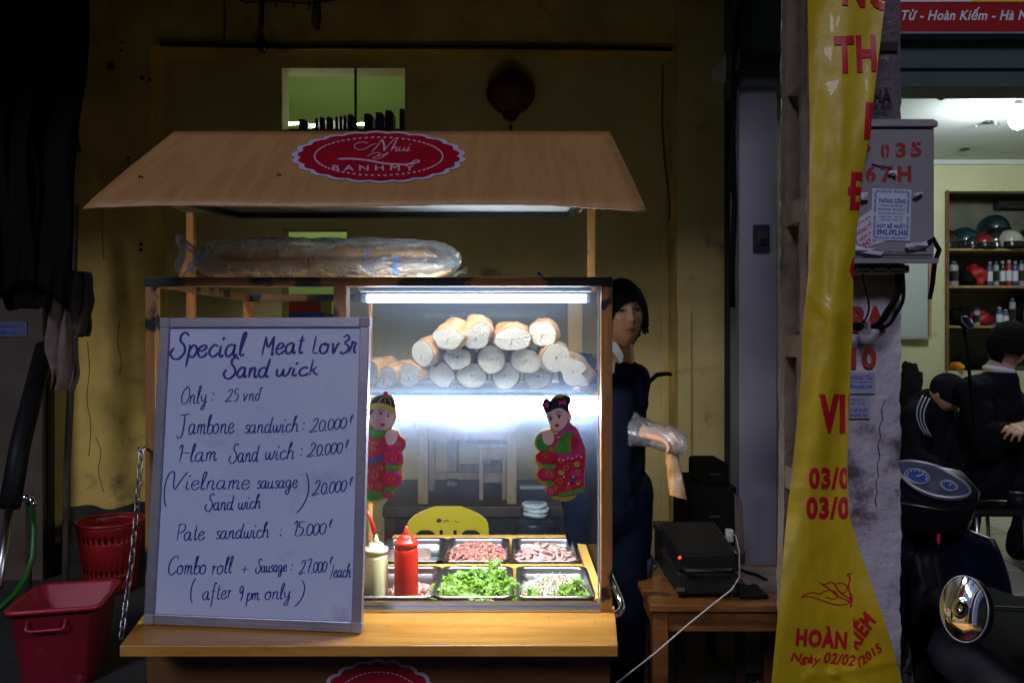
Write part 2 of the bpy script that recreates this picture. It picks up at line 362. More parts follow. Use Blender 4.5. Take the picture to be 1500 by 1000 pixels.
M['navy'] = mat('navy_uniform_cloth', (.003,.005,.013), .85, c2=(.002,.003,.008), scale=12, bump=.5, bscale=24, spec=.04)
M['dark_cloth'] = mat('black_jacket_cloth', (.008,.009,.014), .75, c2=(.004,.004,.006), scale=12, bump=.5, bscale=22, spec=.03)
M['white_cloth'] = mat('white_collar_cloth', (.55,.56,.62), .8, bump=.2)
M['hair'] = mat('black_hair', (.006,.005,.005), .9, bump=.6, bscale=70, stretch=(3,3,.4), spec=.05)
M['meat'] = mat('shredded_meat', (.56,.20,.15), .45, c2=(.66,.34,.27), scale=60, bump=.2)
M['ham'] = mat('sliced_ham', (.66,.34,.28), .42, c2=(.74,.50,.43), scale=50, bump=.15)
M['pate'] = mat('grey_pate', (.42,.28,.22), .6, c2=(.55,.42,.36), scale=30, bump=.6, bscale=70)
M['leaf'] = mat('coriander_leaf', (.09,.22,.010), .45, c2=(.24,.42,.035), scale=26, sss=.1)
M['stem'] = mat('coriander_stem', (.30,.46,.12), .5)
M['radish'] = mat('shredded_radish', (.70,.68,.52), .45, c2=(.62,.62,.42), scale=40)
M['carrot'] = mat('shredded_carrot', (.72,.25,.04), .45)
M['mayo'] = mat('cream_squeeze_bottle', (.95,.88,.46), .4, c2=(.96,.9,.5), scale=8, sss=0)
M['mayo_cap'] = mat('pale_bottle_cap', (.82,.77,.50), .35, sss=.2)
M['ketchup'] = mat('red_squeeze_bottle', (.74,.03,.012), .35, c2=(.66,.02,.01), scale=4, sss=.15, coat=.2)
M['paper_bag'] = mat('greasy_paper_bag', (.36,.17,.05), .6, c2=(.46,.25,.09), scale=16, bump=.4)
M['gold'] = mat('gold_foil_print', (.58,.42,.10), .35, .5)
M['d_red'] = mat('red_cutout_print', (.55,.012,.03), .35, c2=(.42,.01,.05), scale=30)
M['d_magenta'] = mat('magenta_cutout_print', (.46,.05,.22), .35, c2=(.50,.02,.08), scale=40)
M['d_green'] = mat('green_cutout_print', (.03,.20,.03), .35, c2=(.10,.30,.05), scale=40)
M['d_blue'] = mat('blue_cutout_print', (.03,.07,.26), .35)
M['d_hair'] = mat('black_cutout_print', (.01,.012,.03), .35)
M['d_skin'] = mat('pink_cutout_print', (.72,.46,.44), .4)
M['rust_pole'] = mat('rusty_brown_pole', (.07,.035,.022), .7, c2=(.04,.02,.012), scale=20, bump=.3)
M['helmet_teal'] = mat('teal_helmet_shell', (.007,.028,.034), .3, coat=.3)
M['helmet_black'] = mat('black_helmet_shell', (.010,.010,.012), .2, coat=.6)
M['helmet_white'] = mat('white_helmet_shell', (.36,.36,.33), .35, coat=.2)
M['helmet_red'] = mat('red_helmet_shell', (.16,.008,.012), .3, coat=.3)
M['can_blue'] = mat('blue_can_paint', (.04,.07,.18), .35)
M['can_white'] = mat('pale_can_paint', (.26,.27,.31), .4)
M['sign_red'] = mat('red_sign_vinyl', (.33,.012,.018), .4)
M['sign_white'] = mat('white_sign_letter', (.68,.68,.70), .5)
M['sign_yellow'] = mat('yellow_sign_vinyl', (.70,.52,.03), .4)
M['mirror'] = mat('mirror_glass', (.85,.87,.88), .02, 1)
M['gauge'] = mat('blue_grey_gauge_face', (.06,.07,.115), .35, coat=.2)
M['cable_white'] = mat('white_cable', (.46,.43,.40), .5)
M['lantern'] = mat('dark_red_lantern_silk', (.07,.008,.006), .7, bump=.2)
M['towel'] = mat('folded_white_cloth', (.66,.68,.75), .9, c2=(.5,.52,.6), scale=20, bump=.5)
M['pot'] = mat('dark_pot_enamel', (.02,.025,.04), .3)
M['skin'] = None
def skin_mat():
    m = bpy.data.materials.new('skin'); m.use_nodes = True; nt = m.node_tree; b = nt.nodes['Principled BSDF']
    a = nt.nodes.new('ShaderNodeVertexColor'); a.layer_name = 'tone'; nt.links.new(a.outputs[0], b.inputs['Base Color'])
    b.inputs['Roughness'].default_value = .45; b.inputs['Subsurface Weight'].default_value = .15; b.inputs['Subsurface Scale'].default_value = .008
    return m
M['skin'] = skin_mat()

# ------------------------------------------------------------------ lettering
import numpy as np
from mathutils.geometry import delaunay_2d_cdt
_gc = {}
def glyph_mesh(txt, bold=0, shear=0, spacing=1.0):
    """outlines of a line of print, filled by winding number"""
    key = (txt, bold, shear, spacing)
    if key in _gc: return _gc[key]
    c = bpy.data.curves.new('t', 'FONT'); c.body = txt; c.size = 1; c.shear = shear; c.space_character = spacing+bold*2.2
    c.resolution_u = 3; c.fill_mode = 'NONE'
    o = bpy.data.objects.new('t', c); COL.objects.link(o)
    dg = bpy.context.evaluated_depsgraph_get(); me = bpy.data.meshes.new_from_object(o.evaluated_get(dg))
    P2 = np.array([(v.co.x, v.co.y) for v in me.vertices]); n = len(P2); par = list(range(n))
    def root(i):
        while par[i] != i: par[i] = par[par[i]]; i = par[i]
        return i
    for e in me.edges: par[root(e.vertices[0])] = root(e.vertices[1])
    bpy.data.objects.remove(o); bpy.data.curves.remove(c); bpy.data.meshes.remove(me)
    loops = []; cur = [0]
    for i in range(1, n):
        if root(i) == root(i-1): cur.append(i)
        else: loops.append(cur); cur = [i]
    loops.append(cur)
    edges = [(l[k], l[(k+1) % len(l)]) for l in loops if len(l) > 2 for k in range(len(l))]
    area = sum(P2[a][0]*P2[b][1]-P2[b][0]*P2[a][1] for a, b in edges); sg = 1 if area > 0 else -1
    def larea(l): return sum(P2[l[k-1]][0]*P2[l[k]][1]-P2[l[k]][0]*P2[l[k-1]][1] for k in range(len(l)))
    def inside(p, l):
        q = P2[l]; r_ = np.roll(q, -1, axis=0); c_ = (q[:,1] > p[1]) != (r_[:,1] > p[1])
        if not c_.any(): return False
        q = q[c_]; r_ = r_[c_]
        return bool((p[0] < (r_[:,0]-q[:,0])*(p[1]-q[:,1])/(r_[:,1]-q[:,1])+q[:,0]).sum() % 2)
    loops = [l for l in loops if len(l) > 2]; flip = []
    for l in loops:                # some accented letters come with the opposite sense: turn those loops round
        if larea(l)*sg < 0 and not any(inside(P2[l[0]], m_) for m_ in loops if m_ is not l): flip.append(l)
    loops = [l[::-1] if (l in flip or any(inside(P2[l[0]], m_) for m_ in flip if m_ is not l)) else l for l in loops]
    edges = [(l[k], l[(k+1) % len(l)]) for l in loops for k in range(len(l))]
    if bold:                       # thicken the strokes: push every outline outwards
        Q = P2.copy()
        for l in loops:
            m_ = len(l)
            if m_ < 3: continue
            for k in range(m_):
                p0, p1, p2 = P2[l[k-1]], P2[l[k]], P2[l[(k+1) % m_]]
                d1 = p1-p0; d2 = p2-p1; l1 = np.hypot(*d1); l2 = np.hypot(*d2)
                if l1 < 1e-7 or l2 < 1e-7: continue
                n1 = np.array((d1[1], -d1[0]))/l1*sg; n2 = np.array((d2[1], -d2[0]))/l2*sg
                mm = n1+n2; q = max(.35, float(mm@mm)/2); Q[l[k]] = p1+mm/q*bold*.9
        P2 = Q
    r = delaunay_2d_cdt([Vector(p) for p in P2], edges, [], 0, 1e-6)
    vs = [(v.x, v.y) for v in r[0]]; V = np.array(vs); T = np.array([f for f in r[2] if len(f) == 3])
    C = V[T].mean(axis=1); A = P2[[e[0] for e in edges]]; B = P2[[e[1] for e in edges]]
    up = (A[None,:,1] <= C[:,None,1]) & (B[None,:,1] > C[:,None,1]); dn = (A[None,:,1] > C[:,None,1]) & (B[None,:,1] <= C[:,None,1])
    cr = (B[None,:,0]-A[None,:,0])*(C[:,None,1]-A[None,:,1])-(C[:,None,0]-A[None,:,0])*(B[None,:,1]-A[None,:,1])
    wn = (up & (cr > 0)).sum(1)-(dn & (cr < 0)).sum(1)
    out = (vs, [tuple(int(i) for i in t) for t, k in zip(T, wn) if k*sg > 0]); _gc[key] = out
    return out

def letter(mb, txt, x0, x1, y0, y1, fn, bold=.02, shear=0, rot=0, spacing=1.0, cut=None, step=0, ref=None, taper=0):
    """set txt in the box x0..x1 / y0 (top)..y1 (bottom) of a flat layout and lift it into space with fn(x, y)"""
    vs, fs = glyph_mesh(txt, bold, shear, spacing)
    if not vs: return
    ax, bx = min(v[0] for v in vs), max(v[0] for v in vs); ay, by = min(v[1] for v in vs), max(v[1] for v in vs)
    if ref:
        rv, _ = glyph_mesh(ref, bold, shear); ay, by = min(v[1] for v in rv), max(v[1] for v in rv)
    cx, cy = (x0+x1)/2, (y0+y1)/2; ca, sa = math.cos(rot), math.sin(rot)
    pv = []
    for v in vs:
        tx, ty = (v[0]-ax)/(bx-ax), (v[1]-ay)/(by-ay)
        x = x0+tx*(x1-x0)-cx; y = (y1-ty*(y1-y0))-cy
        y *= 1+taper*(tx-.5)
        pv.append((cx+x*ca-y*sa, cy+x*sa+y*ca))
    polys = [[pv[i] for i in f] for f in fs]
    def clip(poly, nx, ny, c):            # keep nx*x + ny*y <= c
        out = []
        for i, p in enumerate(poly):
            q = poly[(i+1) % len(poly)]; dp = nx*p[0]+ny*p[1]-c; dq = nx*q[0]+ny*q[1]-c
            if dp <= 0: out.append(p)
            if (dp < 0 < dq) or (dq < 0 < dp):
                t = dp/(dp-dq); out.append((p[0]+(q[0]-p[0])*t, p[1]+(q[1]-p[1])*t))
        return out
    for (a, b) in (cut or []):            # a above b keeps the side of smaller x
        nx, ny = b[1]-a[1], -(b[0]-a[0]); c = nx*a[0]+ny*a[1]
        polys = [q for q in (clip(p, nx, ny, c) for p in polys) if len(q) > 2]
    if step:
        for (ex, ey) in ((1, 0), (0, 1)):
            new = []
            for p in polys:
                lo = min(ex*v[0]+ey*v[1] for v in p); hi = max(ex*v[0]+ey*v[1] for v in p)
                for k in range(math.floor(lo/step), math.floor(hi/step)+1):
                    q = clip(clip(p, ex, ey, (k+1)*step), -ex, -ey, -k*step)
                    if len(q) > 2: new.append(q)
            polys = new
    for p in polys: mb.add([fn(x, y) for x, y in p], [list(range(len(p)))])

# handwriting: strokes on a grid where x-height = 5, capitals = 10, tails = -4
G = {
'a': [[(3.9,4.2),(2.4,5),(.6,3.6),(.5,1.2),(1.8,0),(3.4,1.4),(4,4.4)],[(4.1,5),(3.9,1.2),(4.6,0),(5.5,.9)]],
'b': [[(.6,.6),(1.2,5),(2.2,9),(1.5,9.6),(.9,7.5),(.6,3),(1,.4),(2.6,0),(4,1.5),(3.8,3.9),(2.3,4.6),(1,3)]],
'c': [[(3.8,4),(2.6,5),(.9,3.8),(.5,1.6),(1.8,0),(3.4,.5),(4.4,1.6)]],
'd': [[(3.9,4.2),(2.4,5),(.6,3.6),(.5,1.2),(1.8,0),(3.4,1.2),(4.4,5),(5,9.4)],[(4.4,5),(4,1.1),(4.8,0),(5.6,.9)]],
'e': [[(.8,2.4),(2.6,2.7),(3.8,3.8),(2.9,5),(1.2,4.2),(.5,1.9),(1.8,0),(3.6,.5),(4.6,1.8)]],
'f': [[(3.6,9),(2.6,9.8),(1.6,7.5),(1.4,2),(1.2,-3.4),(.4,-3.9)],[(0,4.8),(3.4,5.1)]],
'g': [[(3.9,4.2),(2.4,5),(.6,3.6),(.6,1.6),(1.9,.5),(3.4,1.6),(4,4.6)],[(4,5),(4,0),(3.2,-3.6),(1.4,-3.6),(1.2,-2),(3.6,-.2),(5.4,1)]],
'h': [[(.4,0),(.8,5),(2.2,9),(1.6,9.6),(.9,7.5),(.6,0)],[(.6,2.6),(2,4.8),(3.4,4.6),(3.6,2),(3.8,.2),(5,.8)]],
'i': [[(.6,4.8),(.5,1),(1.3,0),(2.3,.9)],[(.8,6.9),(1.3,7.6),(1.5,7.3)]],
'j': [[(.8,4.8),(.8,-2.8),(-.6,-3.6)]],
'k': [[(.6,9.6),(.6,0)],[(.6,2.2),(3,5)],[(1.5,3),(2.6,1),(4.2,0)]],
'l': [[(.4,1),(1.6,6),(2.2,9),(1.5,9.7),(.8,7.5),(.7,1.4),(1.5,0),(2.6,.8)]],
'm': [[(.3,4.8),(.8,4),(.7,0)],[(.7,2.8),(1.9,4.8),(2.8,4.2),(2.8,0)],[(2.8,2.8),(4.1,4.8),(5,4.2),(5,1),(5.6,0),(6.6,.9)]],
'n': [[(.3,4.6),(.8,4),(.7,0)],[(.7,2.6),(2.2,4.8),(3.4,4.3),(3.4,1),(4,0),(5,.9)]],
'o': [[(2.6,5),(.8,4),(.5,1.4),(2,0),(3.8,1.2),(3.9,3.8),(2.5,5),(2.4,4.4),(4.8,4.4)]],
'p': [[(.4,4.6),(.9,4.2),(.7,-4)],[(.8,2.6),(2.2,4.9),(3.9,4.1),(4,1.6),(2.6,0),(.9,1)]],
'r': [[(.4,4.4),(1,4.8),(1,0)],[(1,2.8),(2,4.5),(3.3,4.8)]],
'R': [[(.4,.2),(1.4,4.6),(1.6,5.6),(.8,5.2),(3,4.8),(2.6,3),(2.8,.4),(4,.6)]],
's': [[(3.2,4.2),(2.2,5),(.9,4.2),(1.2,3),(2.9,2),(2.9,.6),(1.6,0),(.3,.9)]],
't': [[(1.4,8.4),(1.1,1.6),(1.9,0),(3,.8)],[(0,5.6),(3,5.8)]],
'u': [[(.4,4.8),(.4,1.4),(1.6,0),(3,1),(3.5,4.8)],[(3.5,4.8),(3.5,1),(4.2,0),(5,.8)]],
'v': [[(.3,4.6),(1,4.4),(1.8,0),(3.4,4.4),(4.4,4.6)]],
'w': [[(.3,4.7),(.6,1.2),(1.6,0),(2.7,1.4),(3,4.4)],[(3,4.4),(3.2,1),(4.2,0),(5.4,1.6),(5.6,4.6),(6.6,4.4)]],
'y': [[(.4,4.8),(.6,2),(1.8,.8),(3.2,2),(3.7,4.8)],[(3.7,4.8),(3.4,-2),(2.2,-3.8),(1,-2.8),(3,-.4),(5,.8)]],
'S': [[(6,9),(4.5,10.4),(2.6,9.4),(2.6,7),(4.6,5),(5.2,2),(3,-.6),(.6,-.2),(-.6,2),(.6,4)]],
'M': [[(.4,0),(.9,8.6)],[(.9,8.6),(2.8,3.4),(4.8,8.4)],[(4.8,8.4),(5,2),(5.2,0),(6.2,.6)]],
'L': [[(1,8.6),(.8,.4)],[(.8,.4),(3.4,.4)]],
'O': [[(4,9.6),(1.6,8),(.4,4),(1.6,.4),(4,.4),(5.8,4),(5.4,7.8),(3.6,9.8),(2.8,8.4)]],
'J': [[(1,9.6),(4,9.9),(7.6,10.4)],[(4.2,9.9),(4.3,4),(3.6,-.6),(1.8,-2),(.2,-.6)]],
'H': [[(.6,9),(.6,0)],[(1.6,4.6),(4.6,4.9)],[(5,9),(4.9,0)]],
'V': [[(0,9),(1,10),(1.8,8.6),(2.6,2),(3.6,0)],[(3.6,0),(6,5),(8.6,10)]],
'P': [[(1,9),(.8,0)],[(.2,8.4),(2.6,9.8),(5,8.6),(5,6),(3,4.6),(1,4.6)]],
'C': [[(6,8.4),(5.6,10),(3.4,9.8),(1,7),(.4,3),(2,0),(4.4,.4),(6,2)]],
'1': [[(.2,7),(2,9),(1.9,0)]],
'2': [[(.6,6.6),(1.8,8.4),(3.4,8),(3.4,5.6),(1.4,2),(-.6,.6),(.6,-.2),(2.8,.6),(4.6,0)]],
'3': [[(.6,7.8),(2.4,8.6),(3.4,7),(1.8,5),(3.8,3.4),(3.4,.8),(1.4,0),(.2,1)]],
'5': [[(3.8,8.4),(1.2,8.4),(.8,5)],[(.8,5),(2.8,5.2),(3.8,3),(2.8,.4),(.2,.2)]],
'7': [[(.2,8),(1.4,8.6),(4,8.4),(2.4,3.6),(2,0)],[(1.2,4.4),(3.8,4.6)]],
'9': [[(3.6,7),(2.2,8.6),(.6,7.4),(.8,5),(2.4,4.6),(3.6,7)],[(3.7,8.2),(3.4,3),(2.2,0)]],
'0': [[(2.2,7),(.6,5.6),(.4,2),(1.8,0),(3.4,1.6),(3.6,5),(2.2,7)]],
'.': [[(.3,-.1),(.8,.5),(1.2,.2)]], ':': [[(.3,1),(.7,1.7),(1,1.4)],[(.5,4.4),(.9,5.1),(1.2,4.8)]],
'(': [[(3,12),(1,8),(.4,3),(1.2,-2),(3,-5)]], ')': [[(0,12),(1.8,8),(2.4,3),(1.4,-2),(-1,-6)]],
'/': [[(3,9.6),(0,-1.6)]], '+': [[(0,3),(3.8,3.2)],[(1.9,5),(1.8,1)]], '-': [[(0,4.8),(4,5)]],
'I': [[(.4,8.6),(.4,0)]],
'x': [[(1.5,13),(.9,8),(1.8,7.2)],[(.1,11),(2.8,11.6)],[(.1,9.6),(2.4,10)]],      # raised crossed d of the price
'D': [[(2.8,4.2),(1.6,5),(.4,3.6),(.4,1.2),(1.4,0),(2.6,1.4),(3.6,9.6)],[(1.6,8),(5,8.8)]], # d with a bar
}
def crom(p, n=5):
    if len(p) < 3: return [Vector((a[0]+(b[0]-a[0])*t/3, a[1]+(b[1]-a[1])*t/3)) for a, b in zip(p, p[1:]) for t in range(4)]
    q = [p[0]]+list(p)+[p[-1]]; out = []
    for i in range(1, len(q)-2):
        a, b, c, d = (Vector(q[i+k]) for k in (-1,0,1,2))
        for k in range(n):
            t = k/n
            out.append(.5*((2*b)+(c-a)*t+(2*a-5*b+4*c-d)*t*t+(3*b-a-3*c+d)*t*t*t))
    out.append(Vector(q[-2])); return out
def ribbon(mb, pts, wd, fn, taper=True):
    m = len(pts); vs = []; fs = []
    for i, p in enumerate(pts):
        d = pts[min(i+1, m-1)]-pts[max(i-1, 0)]
        if d.length < 1e-6: d = Vector((1,0))
        d.normalize(); nrm = Vector((-d.y, d.x))
        k = wd/2*(.75+.35*abs(d.y))
        if taper: k *= min(1, .45+.3*min(i, m-1-i))
        for s in (-1, 1): q = p+nrm*k*s; vs.append(fn(q.x, q.y))
    for i in range(m-1): fs.append((2*i, 2*i+1, 2*i+3, 2*i+2))
    mb.add(vs, fs)
def hand(mb, txt, x0, x1, yb, u, fn, wd=2.0, slant=.18, y1=None):
    """write txt between x0 and x1 (layout units), baseline yb, u layout units per grid unit"""
    x = 0; st = []
    for ch in txt:
        if ch == ' ': x += 3; continue
        g = G[ch]; mn = min(p[0] for s in g for p in s); mx = max(p[0] for s in g for p in s)
        for s in g:
            st.append([(px-max(mn,-1)+x+slant*py+random.uniform(-.12,.12), py+random.uniform(-.15,.15)) for px, py in s])
        x += mx-max(mn,-1)+.7
    W = max(p[0] for s in st for p in s); k = (x1-x0)/W; y1 = yb if y1 is None else y1
    for s in st:
        q = [(x0+a*k, yb+(y1-yb)*(a/W)-b*u) for a, b in s]
        ribbon(mb, crom(q), wd, fn)
def plane_fn(o, n, off=.0012):
    """photo direction -> point on the plane (o, n), lifted off it towards the viewer"""
    n = Vector(n).normalized(); o = Vector(o)
    if n.y > 0: n = -n
    c = Vector((0,0,EYE))
    def f(px, py):
        d = Vector(((px-750)/F, 1, -(py-500)/F)); t = (o-c).dot(n)/d.dot(n)
        return c+d*t+n*off
    return f
# ================================================================== ground
def struct(mb, name, m, **k): return mb.build(name, m, kind='structure', **k)
struct(MB().box(-30, 30, -30, .95, -.2, 0), 'road', M['road'])
struct(MB().box(-30, 30, .95, 1.1, -.2, .15), 'kerb', M['pave'])
struct(MB().box(-30, 30, 1.1, 3.85, -.2, .149), 'pavement', M['pave'])
struct(MB().box(-30, .97, 3.85, 9, -.2, .30), 'raised_threshold', M['soot'])
struct(MB().box(.98, 6, 3.85, 6.3, -.2, .292), 'shop_floor', M['grout'])
sf = bpy.data.objects['shop_floor']
t0 = None
for i in range(9):
    for j in range(6):
        x, y = 1.2+i*.42, 3.87+j*.405
        if t0 is None:
            t0 = MB().box(-.205, .205, -.197, .197, 0, .012).build('tile', M['tile'], None, bevel=.002)
            t0.parent = sf; t = t0
        else: t = t0.copy(); COL.objects.link(t)
        t.location = (x+.2, y+.2, .292+random.uniform(0, .0012))

# ================================================================== yellow house
YF = 4.3
house = thing('yellow_house', 'yellow plastered house front with a shallow recessed opening behind the sandwich cart', 'building', (-.6, YF, .3))
x0, x1 = X(235, YF), X(988, YF); zt = Z(68, YF)
cells(MB(), [-3.1, X(220, YF), X(990, YF), X(1079, YF)], [.30, zt, 4.2], lambda x, z: X(220,YF) < x < X(990,YF) and z < zt, YF, YF+.2).build('facade_wall', M['yellow_wall'], house)
YR = 4.5
wx = [X(413,YR), X(508,YR), X(593,YR)]
cells(MB(), [-3.2]+wx+[1.3], [.30, Z(700,YR), Z(335,YR), Z(240,YR), Z(100,YR), 4.2],
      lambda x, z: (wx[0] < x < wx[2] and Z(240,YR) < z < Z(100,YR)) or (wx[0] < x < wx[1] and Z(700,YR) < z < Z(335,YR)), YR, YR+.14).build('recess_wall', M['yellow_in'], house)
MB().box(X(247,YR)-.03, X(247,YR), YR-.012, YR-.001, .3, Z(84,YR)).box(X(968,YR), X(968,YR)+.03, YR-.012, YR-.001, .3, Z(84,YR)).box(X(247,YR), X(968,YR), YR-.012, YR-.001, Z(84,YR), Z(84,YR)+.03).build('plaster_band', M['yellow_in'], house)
# the pilaster right of the opening is proud of the wall
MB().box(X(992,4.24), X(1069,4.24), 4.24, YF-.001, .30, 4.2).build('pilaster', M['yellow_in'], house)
MB().box(X(993,4.2), X(1013,4.2), 4.2, 4.239, .3, Z(455,4.2)).build('pipe_casing', M['yellow_in'], house, bevel=.004)
# room behind
MB().box(-3.6, 1.4, 6.3, 6.4, .3, 4.4).build('room_wall', M['green_wall'], house)
MB().box(-3.7, -3.601, 4.64, 6.3, .3, 4.4).build('room_side_wall', M['green_wall'], house); MB().box(1.3, 1.399, 4.64, 6.29, .3, 4.4).build('room_side_wall', M['green_wall'], house)
mb = MB(); mb.add([(-3.6,4.64,3.62),(1.3,4.64,3.80),(1.3,6.3,4.02),(-3.6,6.3,3.62)], [(0,1,2,3)]); mb.build('room_ceiling', M['ceiling'], house, solid=.02)
MB().bar(P(521,100,YR+.02), P(521,183,YR+.02), .012, .02, (0,1,0)).build('window_bar', M['dark_wood'], house)
# added unseen sheet above, keeps the street light off the upper wall
aw = thing('light_blocker', 'unseen dark sheet added above the cart to shade the upper house wall', 'light_blocker', (-.6, 2.3, 3))
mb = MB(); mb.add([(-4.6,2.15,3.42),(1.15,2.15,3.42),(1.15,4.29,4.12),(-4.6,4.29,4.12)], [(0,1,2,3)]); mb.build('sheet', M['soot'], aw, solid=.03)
MB().bar((-4.6,2.2,3.36), (1.15,2.2,3.36), .05, .05).build('blocker_beam', M['soot'], aw)
# curtain rod over the opening
rod = thing('curtain_rod', 'thin black rod with a bracket across the top of the yellow opening', 'rod', P(600,68,4.24))
MB().tube([P(235,65,4.25), P(420,69,4.25), P(700,69,4.25), P(985,72,4.25)], .012, 8).build('rod', M['black'], rod)
MB().box(X(379,4.25), X(389,4.25), 4.22, 4.29, Z(75,4.25), Z(58,4.25)).build('bracket', M['black'], rod, bevel=.004)
# tangled wires top left
wr = thing('dangling_wire', 'thin dark wires drooping down the top of the yellow wall', 'wire', P(384,0,4.26))
mb = MB()
mb.tube([P(386,-10,4.27), P(384,20,4.27), P(383,60,4.27)], .010, 6)
mb.tube([P(300,-20,4.28), P(360,4,4.28), P(400,2,4.28), P(450,6,4.28), P(520,-4,4.28)], .004, 5)
for px, l in ((329,55), (462,35), (468,42), (404,8), (430,9), (452,12)):
    mb.tube([P(px,3,4.28), P(px+2,3+l*.6,4.28), P(px-1,3+l,4.28)], .0035, 5)
mb.tube([P(462,5,4.28), P(457,30,4.28), P(463,44,4.28), P(468,30,4.28), P(466,8,4.28)], .0035, 5)
mb.build('wire', M['black'], wr)
# little anchor holes / screw plugs in the wall
for i, (px, py, r) in enumerate([(163,97,.020), (208,114,.011), (219,117,.008), (188,231,.007), (188,239,.007), (206,358,.008), (206,366,.008), (178,62,.006), (177,74,.006)]):
    o = MB().lathe([(r*1.1,0),(r,.006),(r*.7,.007)], P(px,py,YF-.0075) , 12, (0,1,0)).build('wall_plug', M['black'])
    tag(o, ['largest round dark hole high on the left yellow wall', 'oval dark hole right of and below the largest one', 'small dark dot close right of the oval hole', 'upper of two dots stacked beside the cart roof eave', 'lower of two dots stacked beside the cart roof eave', 'upper of two dots stacked below the eave left of the recess', 'lower of two dots stacked below the eave left of the recess', 'tiny dot highest on the left yellow wall', 'tiny dot just under the highest one on the left yellow wall'][i], 'wall plug', 'dark plugs dotted over the left yellow wall')
# lantern
ln = thing('paper_lantern', 'dark red round silk lantern hanging high on the recessed wall', 'lantern', P(748,100,4.36))
c = P(748,137,4.36); h = .115
mb = MB(); prof = []
for k in range(13):
    t = k/12; prof.append((.045+.09*math.sin(math.pi*t)**.8, -h+2*h*t))
mb.lathe(prof, c, 32)
for i, v in enumerate(mb.v):
    a = math.atan2(v.y-c.y, v.x-c.x); s_ = 1+.035*math.cos(a*16); mb.v[i] = Vector((c.x+(v.x-c.x)*s_, c.y+(v.y-c.y)*s_, v.z))
mb.build('shade', M['lantern'], ln)
MB().lathe([(.03,-.15),(.045,-.13),(.05,-.108)], c, 20).lathe([(.05,.108),(.045,.125),(.02,.13)], c, 20).build('cap', M['black'], ln)
MB().tube([c+Vector((0,0,-.15)), c+Vector((.002,0,-.185))], .003, 5).lathe([(.004,-.21),(.014,-.2),(.010,-.183)], c, 10).build('tassel', M['lantern'], ln)
MB().tube([c+Vector((0,0,.13)), P(750,84,4.44), P(751,84,4.485)], .002, 5).build('cord', M['black'], ln)
# wires and socket on the recess wall, right
wq = thing('wall_cable', 'thin brown cable running down the right side of the recess wall', 'cable', P(972,200,4.47))
MB().tube([P(971,95,4.48), P(970,180,4.48), P(974,240,4.48), P(982,300,4.48), P(986,330,4.48), P(982,400,4.48), P(984,455,4.48)], .005, 6).build('cable', M['rust_pole'], wq)
MB().box(X(980,4.48), X(988,4.48), 4.45, 4.49, Z(325,4.48), Z(290,4.48)).build('junction_box', M['soot'], wq, bevel=.003)
hk = thing('black_hose', 'black curved hose rising beside the seller and bending to the wall', 'hose', P(944,600,3.4))
MB().tube([P(942,640,3.4), P(944,590,3.4), P(950,560,3.4), P(962,549,3.5), P(976,547,4.1), P(982,548,4.19)], .011, 8).build('hose', M['rubber'], hk)
for px, py, lab in ((937,442,'left one of two tiny screw holes above the seller'), (944,442,'right one of two tiny screw holes above the seller'), (970,635,'screw hole in the wall behind the gloved hand')):
    o = MB().lathe([(.007,0),(.006,.006)], P(px,py,4.492), 10, (0,1,0)).build('screw_hole', M['black'])
    tag(o, lab, 'screw hole', 'screw holes in the recess wall')
o = MB().ellipsoid(P(790,401,4.492), (.013,.004,.013), 10, 8).add([], []).ellipsoid(P(794,404,4.492), (.008,.004,.008), 8, 6).build('wall_hook', M['d_blue'])
tag(o, 'little dark blue hook on the wall just above the lit case', 'hook')

# slatted rack standing in the window
rk = thing('slatted_rack', 'row of dark wooden slats standing upright in the window above the cart roof', 'rack', P(500,190,4.56))
for (a, b, t) in [(437,451,174), (461,466,172), (468,476,171), (478,488,171), (491,495,170), (497,501,169), (503,507,168), (509,519,167), (533,546,166), (550,562,164), (564,576,161), (585,594,159)]:
    D = 4.60; mb = MB()
    w_ = X(b,D)-X(a,D)
    poly = [(X(a,D), D, Z(232,D)), (X(b,D), D, Z(232,D)), (X(b,D), D, Z(t+4,D)), (X(b,D)-w_*.3, D, Z(t+.6,D)), (X(a,D)+.006, D, Z(t,D)), (X(a,D), D, Z(t+1.5,D))]
    mb.prism(poly, (0,.10,0)); mb.build('slat', M['dark_wood'], rk, bevel=.003)
MB().box(X(413,4.62), X(594,4.62), 4.645, 4.72, Z(238,4.62), Z(187,4.62)).build('base_rail', M['dark_wood'], rk)
# room lamps
for k, (pa, pb, py) in enumerate([(380, 441, 182), (452, 545, 183)]):
    lt = thing('room_tube_lamp', ['short visible end of a tube lamp low in the green room window, at its left', 'tube lamp behind the dark slats in the green room window, right of the bar'][k], 'lamp', P((pa+pb)/2, py, 5.3))
    MB().tube([P(pa, py+1.5, 5.3), P(pb, py-1.5, 5.3)], .009, 8).build('tube', M['room_tube'], lt)
    MB().bar(P(pa-3, py+1.5, 5.33), P(pb+3, py-1.5, 5.33), .02, .016, (0,0,1)).build('fitting', M['black'], lt)
